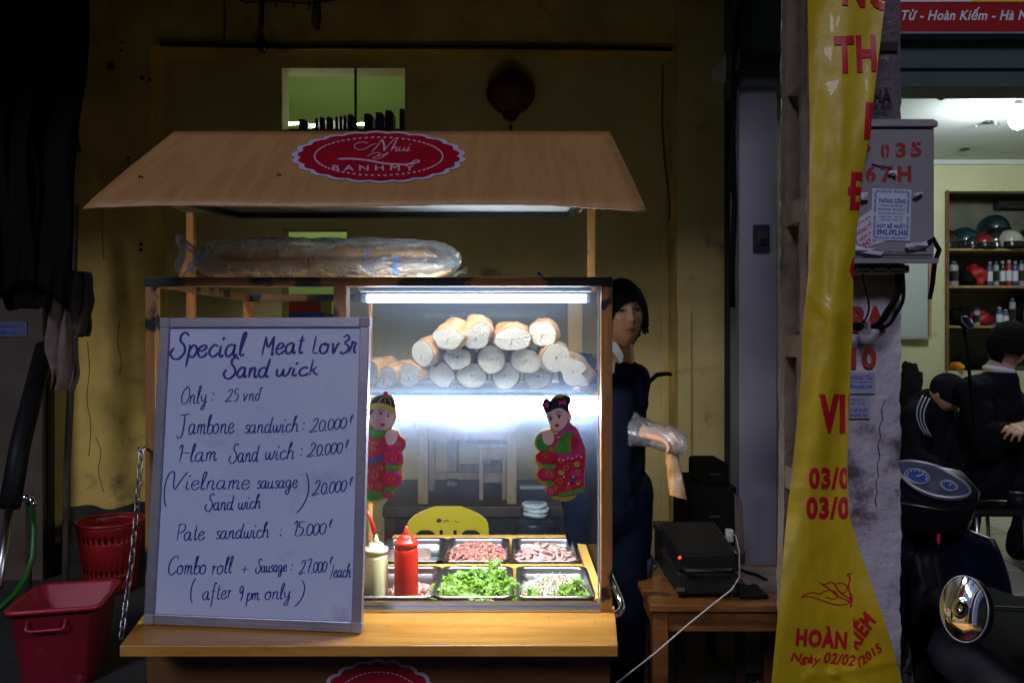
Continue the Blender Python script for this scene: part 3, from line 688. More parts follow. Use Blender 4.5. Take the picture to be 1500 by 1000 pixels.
# crates seen through the lower opening
for nm, lb, a, b, t, u, D, m in (('pink_crate', 'dim rose pink plastic crate on top of the blue one behind the wall opening', 411, 470, 437, 457, 4.95, 'pink_plastic'), ('blue_crate', 'blue plastic crate under the rose pink one behind the wall opening', 409, 474, 458, 475, 4.95, 'blue_plastic')):
    cr = thing(nm, lb, 'crate', P((a+b)/2, u, D+.15))
    xa, xb, za, zb = X(a,D), X(b,D), Z(u,D), Z(t,D)
    mb = MB()
    mb.box(xa, xb, D, D+.01, za, zb).box(xa, xb, D+.29, D+.30, za, zb).box(xa, xa+.01, D+.011, D+.289, za, zb).box(xb-.01, xb, D+.011, D+.289, za, zb).box(xa+.01, xb-.01, D+.01, D+.29, za, za+.008)
    mb.build('body', M[m], cr)
    MB().box(xa-.012, xb+.012, D-.012, D-.001, zb-.016, zb+.002).build('rim', M[m], cr, bevel=.003)
cb = thing('dark_sideboard', 'dark sideboard carrying the crates in the room behind the opening', 'sideboard', P(440,600,5.1))
MB().box(X(380,4.9), X(500,4.9), 4.9, 5.3, .3, Z(476,4.9)).build('carcass', M['dark_wood'], cb, bevel=.006)
MB().box(X(384,4.9), X(438,4.9), 4.885, 4.899, .35, Z(484,4.9)).build('door', M['dark_wood'], cb, bevel=.003)
MB().box(X(441,4.9), X(496,4.9), 4.885, 4.899, .35, Z(484,4.9)).build('door', M['dark_wood'], cb, bevel=.003)

# ================================================================== far left: gate, rags, poles, tap
gt = thing('sheet_gate', 'dull brown sheet metal gate at the far left edge', 'gate', (-3.4, 4.1, .3))
for i in range(5):
    xa = -4.95+i*.49
    MB().box(xa, xa+.485, 4.1, 4.13, .3, 4.0).build('sheet_panel', M['brown_gate'], gt, bevel=.004)
MB().box(-5, -2.50, 4.14, 4.2, .3, 4.0).build('frame', M['soot'], gt)
st = thing('advert_sticker', 'small faded blue advert sticker on the brown gate', 'sticker', P(18,482,4.09))
fn = lambda x, y: P(x, y, 4.094)
MB().box(X(-2,4.09), X(38,4.09), 4.094, 4.098, Z(493,4.09), Z(472,4.09)).build('paper', mat('faded_blue_paper', (.10,.12,.20), .8, c2=(.16,.17,.25), scale=30), st)
mb = MB(); letter(mb, 'KHOAN CAT BE TONG', 0, 36, 474, 481, lambda x, y: P(x, y, 4.091), .02); letter(mb, '0934.662.112', 0, 36, 483, 491, lambda x, y: P(x, y, 4.091), .02)
mb.build('lettering', M['paper_blue'], st)
mb = MB()
for pts in ([(128,500),(131,540),(127,585),(133,620),(130,668)], [(150,300),(150,345),(152,380)], [(176,470),(172,500),(178,530),(175,548)], [(140,640),(148,662),(144,690),(152,720)]):
    q_ = crom(pts, 3); mb.tube([P(p.x, p.y, YF-.001) for p in q_], .0018, 4)
mb.build('plaster_crack', M['soot'], house)
# soot-dark wall foot, proud lumps
mb = MB()
mb.grid(lambda u, v: Vector((-2.5+u*1.2, YF-.012-.05*(1-v)*(.4+noise.noise(Vector((u*9,v*4,0)))), .3+v*.36+.08*noise.noise(Vector((u*7,3,1)))*v)), 40, 10)
o = mb.build('wall_foot', M['soot'], house)
# hanging tarpaulin (black upper left corner)
tp = thing('black_tarpaulin', 'black tarpaulin hanging in the dark upper left corner', 'tarpaulin', P(40,200,3.35))
def tarp(u, v):
    px = -60+u*(186-26*min(1, max(0, (v-.35)*2))+5*math.sin(v*9)); py = -60+v*(500+26*math.sin(u*6+1))
    return P(px, py, 3.35+.07*noise.noise(Vector((u*6,v*2.2,2)))+.03*noise.noise(Vector((u*17,v*5,7))))
MB().grid(tarp, 60, 50).build('sheet', M['rubber'], tp, solid=.004)
# rags
def rag(name, lab, cx, top, bot, wd, D, m, seed):
    t = thing(name, lab, 'rag', P(cx, top, D))
    def f(u, v):
        a = u*2*math.pi
        px = cx+math.cos(a)*wd*(.55+.5*math.sin(v*2.6+.3)*(.7+.5*noise.noise(Vector((u*3,v*3,seed)))))/1.3+8*noise.noise(Vector((0,v*3,seed)))
        py = top+v*(bot-top)+8*noise.noise(Vector((math.cos(a)*2,math.sin(a)*2,seed)))*v
        q = P(px, py, D); q.y += math.sin(a)*.05+.02*math.sin(a*5+v*4+seed); q.x += .008*math.sin(a*7+seed); return q
    mb = MB().grid(f, 48, 24); mb.build('cloth', M[m], t, weld=True)
rag('grey_rag', 'grey brown rag hanging lowest beside the yellow wall', 92, 430, 568, 26, 3.55, 'cloth_grey', 1)
rag('dark_rag', 'short dark rag hanging nearest the yellow wall, right of the longer grey one', 116, 398, 492, 20, 3.6, 'cloth_dark', 5)
rag('black_rag', 'large black cloth bundle hanging above the brown gate', 40, 330, 452, 62, 3.45, 'rubber', 9)
o = thing('plastic_tube', 'thick black tube with a silver end leaning against the brown gate', 'pipe', P(10,800,3.3))
MB().tube([P(66,507,3.9), P(30,650,3.6), P(14,742,3.45)], .044, 14).build('tube', M['black'], o)
MB().tube([P(13.5,745,3.45), P(8,790,3.35), P(-2,860,3.2)], .018, 12).build('silver_end', M['steel'], o)
o = thing('brown_pole', 'slim brown wooden pole standing at the corner of the yellow wall', 'pole', P(93,830,3.9))
MB().tube([P(110,300,4.0), P(104,560,3.95), P(98,690,3.9), P(95,905,3.85)], .017, 10).build('pole', M['brown_gate'], o)
o = thing('rusty_pipe', 'dark rusty pipe running down from the tarpaulin to the wall corner', 'pipe', P(104,300,4.05))
MB().tube([P(106,180,4.0), P(113,222,4.0), P(99,225,4.0), P(99,420,4.0), P(102,520,4.0)], .02, 10).build('pipe', M['rust_pole'], o)
tpn = thing('water_tap', 'small metal tap on a stub pipe above the green hose', 'tap', P(40,730,3.7))
MB().tube([P(42,905,3.7), P(42,735,3.7)], .014, 10).build('riser', M['soot'], tpn)
MB().tube([P(26,731,3.66), P(45,729,3.66), P(50,740,3.64)], .013, 10).lathe([(.02,0),(.02,.03)], P(38,733,3.66), 12, (0,0,1)).build('body', M['chrome'], tpn)
MB().bar(P(30,722,3.66), P(47,724,3.66), .018, .008).build('handle', M['chrome'], tpn)
o = thing('garden_hose', 'green hose looping down from the tap towards the red tub', 'hose', P(45,800,3.6))
MB().tube([P(47,742,3.64), P(50,775,3.6), P(48,815,3.55), P(38,845,3.5), P(20,872,3.4), P(0,890,3.3), P(-20,902,3.3)], .013, 10).build('hose', M['hose'], o)

# red tub
tub = thing('red_tub', 'rose red rectangular plastic tub on the pavement at the lower left', 'tub', (X(88,3.25), 3.25, .15))
cx, cy = -1.915, 3.30
def rrect(hx, hy, r, n=6):
    out = []
    for (sx, sy, a0) in ((1,1,0), (-1,1,90), (-1,-1,180), (1,-1,270)):
        for k in range(n+1):
            a = R(a0+90*k/n); out.append((sx*(hx-r)+r*math.cos(a), sy*(hy-r)+r*math.sin(a)))
    return out
def loft(levels, c, mb, rotz=0, close=True):
    vs = []; fs = []; n = None; ca, sa = math.cos(rotz), math.sin(rotz)
    for (hx, hy, r, z) in levels:
        q = rrect(hx, hy, r); n = len(q)
        vs += [(c[0]+x*ca-y*sa, c[1]+x*sa+y*ca, c[2]+z) for x, y in q]
    for j in range(len(levels)-1):
        for k in range(n): l = (k+1) % n; fs.append((j*n+k, j*n+l, (j+1)*n+l, (j+1)*n+k))
    if close: fs.append(tuple(range(n))[::-1])
    fs.append(tuple((len(levels)-1)*n+k for k in range(n)))
    return mb.add(vs, fs, True)
mb = MB(); loft([(.125,.13,.03,0), (.132,.14,.035,.01), (.166,.175,.04,.315), (.178,.188,.045,.322), (.181,.191,.045,.318), (.183,.193,.046,.336), (.176,.186,.045,.342), (.162,.172,.04,.334), (.128,.136,.035,.03), (.11,.12,.03,.02)], (cx,cy,.15), mb, .24)
mb.build('body', M['pink_plastic'], tub)
a = .24; fx = lambda u, v, z: (cx+u*math.cos(a)-v*math.sin(a), cy+u*math.sin(a)+v*math.cos(a), z)
MB().tube([fx(-.09,-.180,.445), fx(-.09,-.197,.415), fx(-.075,-.199,.408), fx(.035,-.199,.408), fx(.05,-.197,.415), fx(.05,-.180,.445)], .006, 8).build('handle', M['pink_plastic'], tub)
# red laundry basket with real holes
bk = thing('red_basket', 'round red plastic basket with open slots standing behind the tub', 'basket', (X(162,3.95), 3.95, .3))
c = (X(162,3.95), 3.95, .30); H = Z(762,3.95)-.3
mb = MB(); nn = 64; rows = [0, .05, .08, .10, .13, H-.13, H-.105, H-.09, H-.05, H-.02, H]
def bp(k, z): r = .115+.043*(z/H); t = 2*math.pi*k/nn; return (c[0]+r*math.cos(t), c[1]+r*math.sin(t), c[2]+z)
for j in range(len(rows)-1):
    for k in range(nn):
        hole = j in (1, 3, 7) and k % 2
        z0_, z1_ = rows[j], rows[j+1]
        if hole: continue
        mb.add([bp(k,z0_), bp(k+1,z0_), bp(k+1,z1_), bp(k,z1_)], [(0,1,2,3)], True)
    # upper band of slots
mb.build('body', M['red_plastic'], bk, solid=.004, weld=True)
MB().tube([(c[0]+.160*math.cos(t*math.pi/20), c[1]+.160*math.sin(t*math.pi/20), c[2]+H) for t in range(40)], .009, 8, closed=True).build('rim', M['red_plastic'], bk)

# chain
ch = thing('steel_chain', 'steel link chain hanging from the cart side down to its counter', 'chain', P(207,655,2.0))
pts = [P(207,660,2.02), P(204,700,2.0), P(199,760,1.98), P(193,820,1.95), P(186,870,1.93), P(180,915,1.9), P(174,950,1.87)]
path = []
for a, b in zip(pts, pts[1:]):
    for k in range(10): path.append(a.lerp(b, k/10))
L0 = sum((b-a).length for a, b in zip(path, path[1:])); nl = int(L0/.021)
mb = MB(); st_ = []
for k in range(16):
    t = 2*math.pi*k/16; st_.append(((.0085*math.cos(t)), 0, .0095*(1 if math.sin(t) > 0 else -1)*(1 if abs(math.sin(t)) > .01 else 0)+.0075*math.sin(t)))
mb.tube([(a*.72,b,c_*.85) for a,b,c_ in st_], .0020, 6, closed=True); lk = mb.build('link', M['steel'], None); lk.parent = ch
acc = 0; idx = 0
def at_len(s_):
    for a, b in zip(path, path[1:]):
        l = (b-a).length
        if s_ <= l: return a.lerp(b, s_/l), (b-a).normalized()
        s_ -= l
    return path[-1], (path[-1]-path[-2]).normalized()
for i in range(nl):
    p, d = at_len(i*.021+.01)
    o = lk if i == 0 else lk.copy()
    if i: COL.objects.link(o)
    q = d.to_track_quat('Z', 'Y') @ Matrix.Rotation(R(90*(i % 2)+20), 3, 'Z').to_quaternion()
    o.rotation_mode = 'QUATERNION'; o.rotation_quaternion = q; o.location = p-ch.location
MB().tube([P(203,655,2.02), P(208,662,2.02), P(212,655,2.03), P(216,657,2.07)], .004, 6).build('hook', M['steel'], ch)
# ================================================================== the food cart
CF, CB = 2.09, 2.84            # front and back of the glass case
CZ = .85
XL, XR = X(220, CF), X(895, CF)    # case left and right outside
XD = X(501, CF)                # divider post centre
cart = thing('food_cart', 'wooden sandwich cart with a lit glass case, fold-out counter and laminate gable roof', 'food cart', ((XL+XR)/2, 2.4, .15))
# counter flap
xa, xb = X(175,1.833), X(905,1.833)
mb = MB(); mb.prism([(xa,1.833,CZ-.027), (xb,1.833,CZ-.027), (XR+.012,CF+.02,CZ-.027), (XL+.02-.03,CF+.02,CZ-.027)], (0,0,.027))
mb.build('counter_top', M['counter'], cart, bevel=.0025)
# skirt below
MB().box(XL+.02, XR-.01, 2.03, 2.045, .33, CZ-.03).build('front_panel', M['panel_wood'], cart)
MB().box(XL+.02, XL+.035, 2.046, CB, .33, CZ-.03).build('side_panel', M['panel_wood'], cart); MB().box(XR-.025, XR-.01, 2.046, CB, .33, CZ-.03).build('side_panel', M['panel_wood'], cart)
MB().box(XL+.035, XR-.026, 2.11, CB-.001, .79, .808).build('case_floor', M['inner_wood'], cart)
for (u, v) in ((XL+.1,2.05), (XR-.1,2.05), (XL+.1,2.75), (XR-.1,2.75)):
    MB().lathe([(.045,-.02),(.085,-.018),(.088,0),(.085,.018),(.045,.02)], (u,v,.15+.088), 20, (1,0,0)).build('wheel', M['rubber'], cart)
    MB().box(u-.03, u+.03, v-.03, v+.03, .326, .34).build('castor_plate', M['steel'], cart)
# case frame: posts, rails
TZ = Z(407, CF)                # case top
def post(x0_, x1_, y0_, y1_, z0_, z1_, m='frame_wood', name='post', **k):
    return MB().box(x0_, x1_, y0_, y1_, z0_, z1_).build(name, M[m], cart, bevel=.002, **k)
post(XL, XL+.028, CF-.03, CF, CZ, TZ-.026)
post(XR-.030, XR, CF-.03, CF, CZ, TZ-.026)
post(XL, XL+.03, CB-.03, CB, CZ, TZ-.026, 'post_wood')
post(X(492,CF), X(511,CF), CF-.03, CF, CZ, TZ-.026, 'rail_wood')
post(XR-.064, XR-.012, CB-.035, CB, .809, TZ-.026, 'inner_wood')
post(XR-.041, XR-.012, CF+.06, CB-.036, .809, CZ+.02, 'inner_wood', 'side_rail')
post(X(511,CF), X(511,CF)+.012, 2.37, 2.385, CZ, TZ-.03, 'post_wood', 'batten')
post(XL, XR, CF-.032, CF+.002, TZ-.025, TZ, 'rail_wood', 'top_rail')
post(XL, XR, CB-.03, CB, TZ-.025, TZ, 'rail_wood', 'top_rail')
post(XL, XL+.03, CF+.003, CB-.031, TZ-.025, TZ, 'rail_wood', 'top_rail')
post(XR-.03, XR, CF+.003, CB-.031, TZ-.025, TZ, 'rail_wood', 'top_rail')
post(X(492,CF), X(511,CF), CF+.003, CB-.031, TZ-.025, TZ, 'rail_wood', 'top_rail')
# tall posts that carry the roof
YP = 2.4
for px, pn in ((280, 'post_wood'), (866, 'frame_wood')):
    x = X(px, YP); sx = -1 if px < 500 else 1
    b_ = (x-.012, x+.012) if px < 500 else (x-.012, x+.012)
    MB().box(b_[0], b_[1], YP-.012, YP+.012, CZ if px < 500 else TZ+.001, 2.10).build('roof_post', M[pn], cart, bevel=.003)
MB().prism([(X(262,YP),YP-.008,TZ+.001), (X(286,YP),YP-.008,TZ+.001), (X(286,YP),YP-.008,Z(370,YP)), (X(281,YP),YP-.008,Z(368,YP))], (0,-.016,0)).build('gusset', M['post_wood'], cart)
# roof: two bowed laminate sheets, lower edges flaring, plus a flat inner ceiling with a black rim
def slope(u, v, back=False):
    # v 0 = eave, 1 = ridge
    ex0, ex1 = X(125,1.80), X(945,1.80); rx0, rx1 = X(256,2.22), X(893,2.22)
    if back: ex0, ex1 = rx0-.02, rx1+.02
    x = (ex0+(ex1-ex0)*u)*(1-v)+(rx0+(rx1-rx0)*u)*v
    x += (.035*math.sin(math.pi*v) if u < .02 else 0)*0
    z0_, z1_ = Z(301,1.80), Z(193,2.22); y0_, y1_ = 1.80, 2.22
    if back: y0_, y1_ = 2.50, 2.22; z0_ = 2.02
    y = y0_+(y1_-y0_)*v; z = z0_+(z1_-z0_)*(v**.93)
    e = (1-v)
    z += .0022*noise.noise(Vector((u*26, v*3, 2 if back else 0)))*e
    z -= .013*e*(abs(2*u-1)**3) ; z += .0035*math.sin(u*9+1)*e - .003*math.sin(math.pi*v)
    y -= .02*e*(abs(2*u-1)**2)*(-1 if back else 1)*.5
    return Vector((x, y, z))
MB().grid(lambda u, v: slope(u, v), 40, 12).build('roof_panel', M['roof'], cart, solid=.004)
MB().grid(lambda u, v: slope(u, v*.985, True), 30, 8).build('roof_panel', M['roof'], cart, solid=.004)
cz = 1.955; xl, xr = X(348,2.34), X(836,2.34)
MB().box(xl-.16, xr+.03, 1.95, 2.335, cz+.012, cz+.018).build('inner_ceiling', mat('grey_white_board', (.50,.50,.50), .6, c2=(.44,.44,.45), scale=5), cart)
MB().box(xl, xr, 2.316, 2.34, cz-.006, cz+.008).bar((xl+.007,2.315,cz), (xl-.11,1.95,cz), .018, .014).bar((xr-.007,2.315,cz), (xr+.03,1.95,cz), .018, .014).build('ceiling_rim', M['black'], cart)
# glass
gx0, gx1 = X(512,CF)+.001, XR-.031
g0 = CF-.018
MB().box(gx0, gx1, g0, g0+.004, CZ+.018, TZ-.027).build('front_glass', M['glass'], cart, label='dusty front pane of the lit glass case')
MB().box(gx0+.006, XR-.066, CB-.02, CB-.016, CZ+.02, TZ-.03).build('back_glass', M['glass_clean'], cart)
MB().box(gx0+.001, gx0+.005, g0+.006, CB-.03, CZ+.018, TZ-.03).build('side_glass', M['glass_clean'], cart)
MB().box(XR-.010, XR-.006, CF+.002, CB-.002, CZ+.01, TZ-.03).build('side_glass', M['side_glass'], cart)
MB().box(gx0+.002, XR-.032, CF+.004, CB-.034, TZ-.014, TZ-.010).build('top_glass', M['glass_clean'], cart)
MB().box(gx0-.0005, gx0+.0035, g0-.003, g0-.0005, CZ+.02, TZ-.028).build('pane_edge', M['glass_edge_lit'], cart)
MB().box(gx1-.007, gx1-.003, g0-.003, g0-.0005, CZ+.02, TZ-.028).build('pane_edge', M['glass_edge_lit'], cart)
# metal sill rail below the glass
MB().box(X(530,CF)-.3, XR-.031, CF-.035, CF+.0, CZ+.001, CZ+.008).box(X(530,CF)-.3, XR-.031, CF-.012, CF-.005, CZ+.0085, CZ+.022).build('sill_rail', M['steel'], cart)
# bread shelf
SZ = Z(578, 2.15)
sh = MB().box(gx0+.008, XR-.068, 2.14, CB-.05, SZ, SZ+.007).build('glass_shelf', M['shelf_glass'], cart)
MB().box(gx0+.008, XR-.045, 2.1365, 2.1395, SZ-.0005, SZ+.0075).build('shelf_edge', M['glass_edge'], sh)
# lamps
lm = MB().box(X(534,2.17), X(862,2.17), 2.100, 2.113, Z(428,2.13), Z(426,2.13)+.010).build('lamp_batten', M['ceiling'], cart)
MB().tube([(X(538,2.13),2.13,Z(437,2.13)), (X(858,2.13),2.13,Z(437,2.13))], .0105, 12).build('lamp_tube', M['tube'], lm)
MB().tube([(X(530,2.13),2.13,Z(437,2.13)), (X(537.8,2.13),2.13,Z(437,2.13))], .0115, 12).tube([(X(858.2,2.13),2.13,Z(437,2.13)), (X(865,2.13),2.13,Z(437,2.13))], .0115, 12).build('lamp_end', M['ceiling'], lm)
lm2 = MB().box(X(528,2.2), X(870,2.2), 2.141, 2.28, SZ-.010, SZ-.002).build('lamp_batten', M['ceiling'], cart)
MB().tube([(X(528,2.15),2.155,SZ-.036), (X(870,2.15),2.155,SZ-.036)], .023, 20).build('lamp_tube', M['led'], lm2)
# shelf support ledge at right
MB().box(XR-.062, XR-.013, CF+.06, CB-.04, SZ-.022, SZ-.002).build('shelf_ledge', M['inner_wood'], cart)
# chrome push handle
MB().tube([P(891,838,2.2), P(900,858,2.2), P(909,880,2.16), P(911,890,2.14), P(907,897,2.12), P(897,902,2.1), P(888,905,2.1)], .0105, 12).build('push_handle', M['chrome'], cart)

# emblem on the roof (and a second one on the skirt)
def emblem(parent, fn, cx, cy, rx, ry, full=True, rot=0):
    def sc(rad, k=22, amp=.055, n=440, ph=.3):
        out = []
        for i in range(n):
            t = 2*math.pi*i/n; s_ = rad*(1+amp*abs(math.sin(k/2*t+ph))-.02)
            out.append((cx+rx*s_*math.cos(t), cy+ry*s_*math.sin(t)))
        return out
    def disc(rad, lift, m, amp):
        # radial triangles bent to the roof
        mb = MB(); ring = sc(rad, amp=amp); n = len(ring); K = 8; vs = []
        for j in range(1, K+1):
            for (x, y) in ring: vs.append(fn(cx+(x-cx)*j/K, cy+(y-cy)*j/K, lift))
        vs.append(fn(cx, cy, lift)); fs = []
        for j in range(K-1):
            for i in range(n): l = (i+1) % n; fs.append((j*n+i, j*n+l, (j+1)*n+l, (j+1)*n+i))
        for i in range(n): fs.append((len(vs)-1, i, (i+1) % n))
        return mb.add(vs, fs)
    e = disc(1.0, .0040, None, .055).build('emblem', M['lilac'], parent)
    disc(.935, .0048, None, .05).build('emblem_field', M['red_paint'], e)
    f2 = lambda x, y: fn(x, y, .0056)
    mb = MB()
    nd = 64
    for i in range(nd):
        t = 2*math.pi*i/nd; x, y = cx+rx*.755*math.cos(t), cy+ry*.755*math.sin(t)
        tx, ty = -math.sin(t)*rx, math.cos(t)*ry; l = math.hypot(tx, ty); tx /= l; ty /= l
        h = 2.1; q = .95
        mb.quad(f2(x-tx*h-ty*q, y-ty*h+tx*q), f2(x+tx*h-ty*q, y+ty*h+tx*q), f2(x+tx*h+ty*q, y+ty*h-tx*q), f2(x-tx*h+ty*q, y-ty*h-tx*q))
    mb.build('dot_ring', M['pale_print'], e)
    if full:
        mb = MB()
        letter(mb, 'B A N H M Y', cx-68, cx+52, cy+13, cy+21, f2, .012, step=6)
        mb.build('lettering', M['pale_print'], e)
        mb = MB()
        def rb(p, wd): ribbon(mb, crom(p, 6), wd, f2)
        # script name
        rb([(cx-15,cy-19),(cx-25,cy-21),(cx-35,cy-17),(cx-33,cy-11),(cx-22,cy-10),(cx-12,cy-16),(cx-3,cy-19)], 1.1)
        rb([(cx-10,cy-7),(cx-4,cy-13),(cx+5,cy-25)], 1.3); rb([(cx+5,cy-25),(cx+8,cy-16),(cx+8,cy-8)], 2.6)
        rb([(cx+8,cy-8),(cx+14,cy-16),(cx+24,cy-26),(cx+28,cy-25)], 1.1)
        rb([(cx+27,cy-25),(cx+21,cy-14),(cx+18,cy-8)], 1.8); rb([(cx+19,cy-11),(cx+26,cy-14),(cx+25,cy-8),(cx+29,cy-9)], 1.4)
        rb([(cx+32,cy-14),(cx+29,cy-9),(cx+35,cy-9),(cx+39,cy-14)], 1.4); rb([(cx+39,cy-14),(cx+37,cy-8),(cx+42,cy-9)], 1.2)
        rb([(cx+45,cy-14),(cx+41,cy-8),(cx+47,cy-10)], 1.3); rb([(cx+45,cy-17),(cx+48,cy-18)], 1.2)
        rb([(cx-17,cy),(cx-6,cy-5),(cx+4,cy-4)], 1.0); rb([(cx+3,cy-5),(cx-1,cy-1),(cx+6,cy-2),(cx+14,cy-6)], 1.2)
        rb([(cx+15,cy-6),(cx+6,cy+1),(cx-4,cy+4),(cx-8,cy+2),(cx+2,cy-1),(cx+12,cy-2)], 1.0)
        rb([(cx-60,cy+4),(cx-40,cy+3.6),(cx-16,cy+6),(cx+10,cy+10.5),(cx+38,cy+12),(cx+53,cy+9)], 3.2)
        rb([(cx+50,cy+11),(cx+59,cy+8),(cx+56,cy+5.5),(cx+48,cy+8)], 1.8)
        mb.build('script', M['pale_print'], e)
    return e
# roof plane as a function of layout coordinates
def roof_fn(px, py, lift):
    # intersect the line of sight with the sloping sheet by marching its v coordinate
    lo, hi = 0.0, 1.0
    for _ in range(26):
        v = (lo+hi)/2; s0 = slope(.5, v); x = (px-750)/F*s0.y
        a, b = slope(0, v), slope(1, v); u = (x-a.x)/(b.x-a.x); s0 = slope(u, v)
        pyv = 500-(s0.z-EYE)/s0.y*F
        if pyv > py: lo = v
        else: hi = v
    return s0+Vector((0, -.55, .83))*lift
emblem(cart, roof_fn, 555, 232, 124, 37)
emblem(cart, lambda x, y, l: P(x, y, 2.03-l), 555, 1038, 92, 72, True)
# splinter spots on the roof
for px, py in ((205,262), (406,259)):
    q = roof_fn(px, py, .003)
    MB().tube([q, q+Vector((.006,-.003,.004)), q+Vector((.012,-.002,.001))], .0018, 5).build('splinter', M['black'], cart)

# ------------------------------------------------------------------ whiteboard
wb = thing('whiteboard', 'aluminium framed whiteboard with handwritten sandwich prices leaning on the cart counter', 'whiteboard', P(370,922,1.93))
BL = P(212,914,1.965); BR = P(530,927,1.905); TL = P(235,466,2.045)
BL.z = BR.z = CZ+.004
U = BR-BL; V = TL-BL; nn_ = U.cross(V).normalized()
if nn_.y > 0: nn_ = -nn_
V = V - U*(V.dot(U)/U.dot(U))*.72
TRc = BL+U+V
uu, vv = U.normalized(), V.normalized(); WL, HL = U.length, V.length
def bb(u, v, n): return BL+U*u+V*v+nn_*n
def slab(u0, u1, v0, v1, n0, n1):
    mb = MB(); vs = [bb(u, v, n) for n in (n0, n1) for (u, v) in ((u0,v0),(u1,v0),(u1,v1),(u0,v1))]
    return mb.add(vs, [(0,3,2,1),(4,5,6,7),(0,1,5,4),(1,2,6,5),(2,3,7,6),(3,0,4,7)])
fu, fv = .026/WL, .026/HL
slab(.02, .98, .015, .985, -.008, 0).build('writing_panel', M['whiteboard'], wb)
for (a, b, c_, d) in ((0, fu, fv, 1-fv), (1-fu, 1, fv, 1-fv), (fu, 1-fu, 0, fv), (fu, 1-fu, 1-fv, 1)):
    slab(a, b, c_, d, -.013, .007).build('frame_rail', M['alu'], wb, bevel=.0025)
for (a, c_) in ((0,0), (1-fu,0), (0,1-fv), (1-fu,1-fv)):
    slab(a-.002, a+fu+.002, c_-.001, c_+fv+.001, -.0145, .0085).build('corner_cap', mat('grey_corner_plastic', (.30,.29,.35), .5), wb, bevel=.004)
slab(fu, 1-fu, fv*.35, fv*.5, .0071, .0086).build('tray_lip', M['alu'], wb)
bf = plane_fn(BL, nn_, .0008)
def write(items, m, wd):
    for (t, x0_, x1_, y0_, u_, y1_) in items:
        mb = MB(); hand(mb, t, x0_, x1_, y0_, u_, bf, wd, y1=y1_); mb.build('handwriting', m, wb)
write([('Special', 249, 361, 524, 3.5, 521), ('Meat', 384, 447, 520, 3.2, 517), ('Lov3R', 458, 522, 518, 3.0, 517), ('Sand', 327, 396, 553, 2.9, 552), ('wick', 404, 466, 551, 2.4, 549)], M['ink_bold'], 3.2)
write([('Only :', 265, 314, 592, 2.6, 589), ('25 vnD', 330, 386, 588, 2.1, 586)], M['ink'], 1.45)
write([('Jambone', 259, 343, 636, 2.9, 634), ('sandwich', 358, 437, 634, 2.4, 632), (':', 443, 446, 632, 2.5, 632), ('20.000', 453, 508, 633, 2.3, 627), ('x', 508, 519, 635, 2.2, 634)], M['ink'], 1.65)
write([('1-lam', 259, 318, 677, 2.7, 674), ('Sand', 335, 380, 677, 2.6, 675), ('wich', 388, 431, 673, 2.5, 672), (':', 440, 443, 670, 2.5, 669), ('20.000', 450, 502, 669, 2.3, 663), ('x', 502, 513, 672, 2.2, 671)], M['ink'], 1.65)
write([('(', 240, 250, 727, 3.1, 727), ('Vielname', 246, 366, 717, 2.7, 716), ('sausage', 376, 436, 715, 2.3, 714), (')', 438, 452, 732, 3.3, 732), ('Sand', 300, 343, 747, 2.3, 746), ('wich', 349, 382, 746, 2.2, 744), ('20.000', 457, 508, 725, 2.4, 719), ('x', 508, 519, 726, 2.2, 725)], M['ink'], 1.65)
write([('Pate', 258, 300, 791, 2.5, 790), ('sandwich', 316, 394, 789, 2.4, 787), (':', 410, 413, 787, 2.5, 787), ('15.000', 428, 478, 785, 2.4, 782), ('x', 478, 489, 788, 2.2, 787)], M['ink'], 1.65)
write([('Combo', 246, 303, 841, 2.7, 840), ('roll', 310, 342, 841, 2.5, 838), ('+', 352, 364, 841, 2.6, 841), ('Sausage', 374, 420, 838, 1.9, 836), (':', 426, 429, 837, 2.2, 837), ('27.000', 438, 479, 840, 2.3, 837), ('x', 479, 489, 840, 2.0, 839), ('/each', 484, 514, 845, 2.1, 845)], M['ink'], 1.55)
write([('(', 279, 287, 872, 2.2, 872), ('after', 297, 340, 878, 2.5, 876), ('9', 350, 357, 879, 2.5, 879), ('pm', 361, 380, 879, 2.2, 878), ('only', 388, 426, 878, 2.4, 876), (')', 434, 446, 875, 2.2, 875)], M['ink'], 1.55)

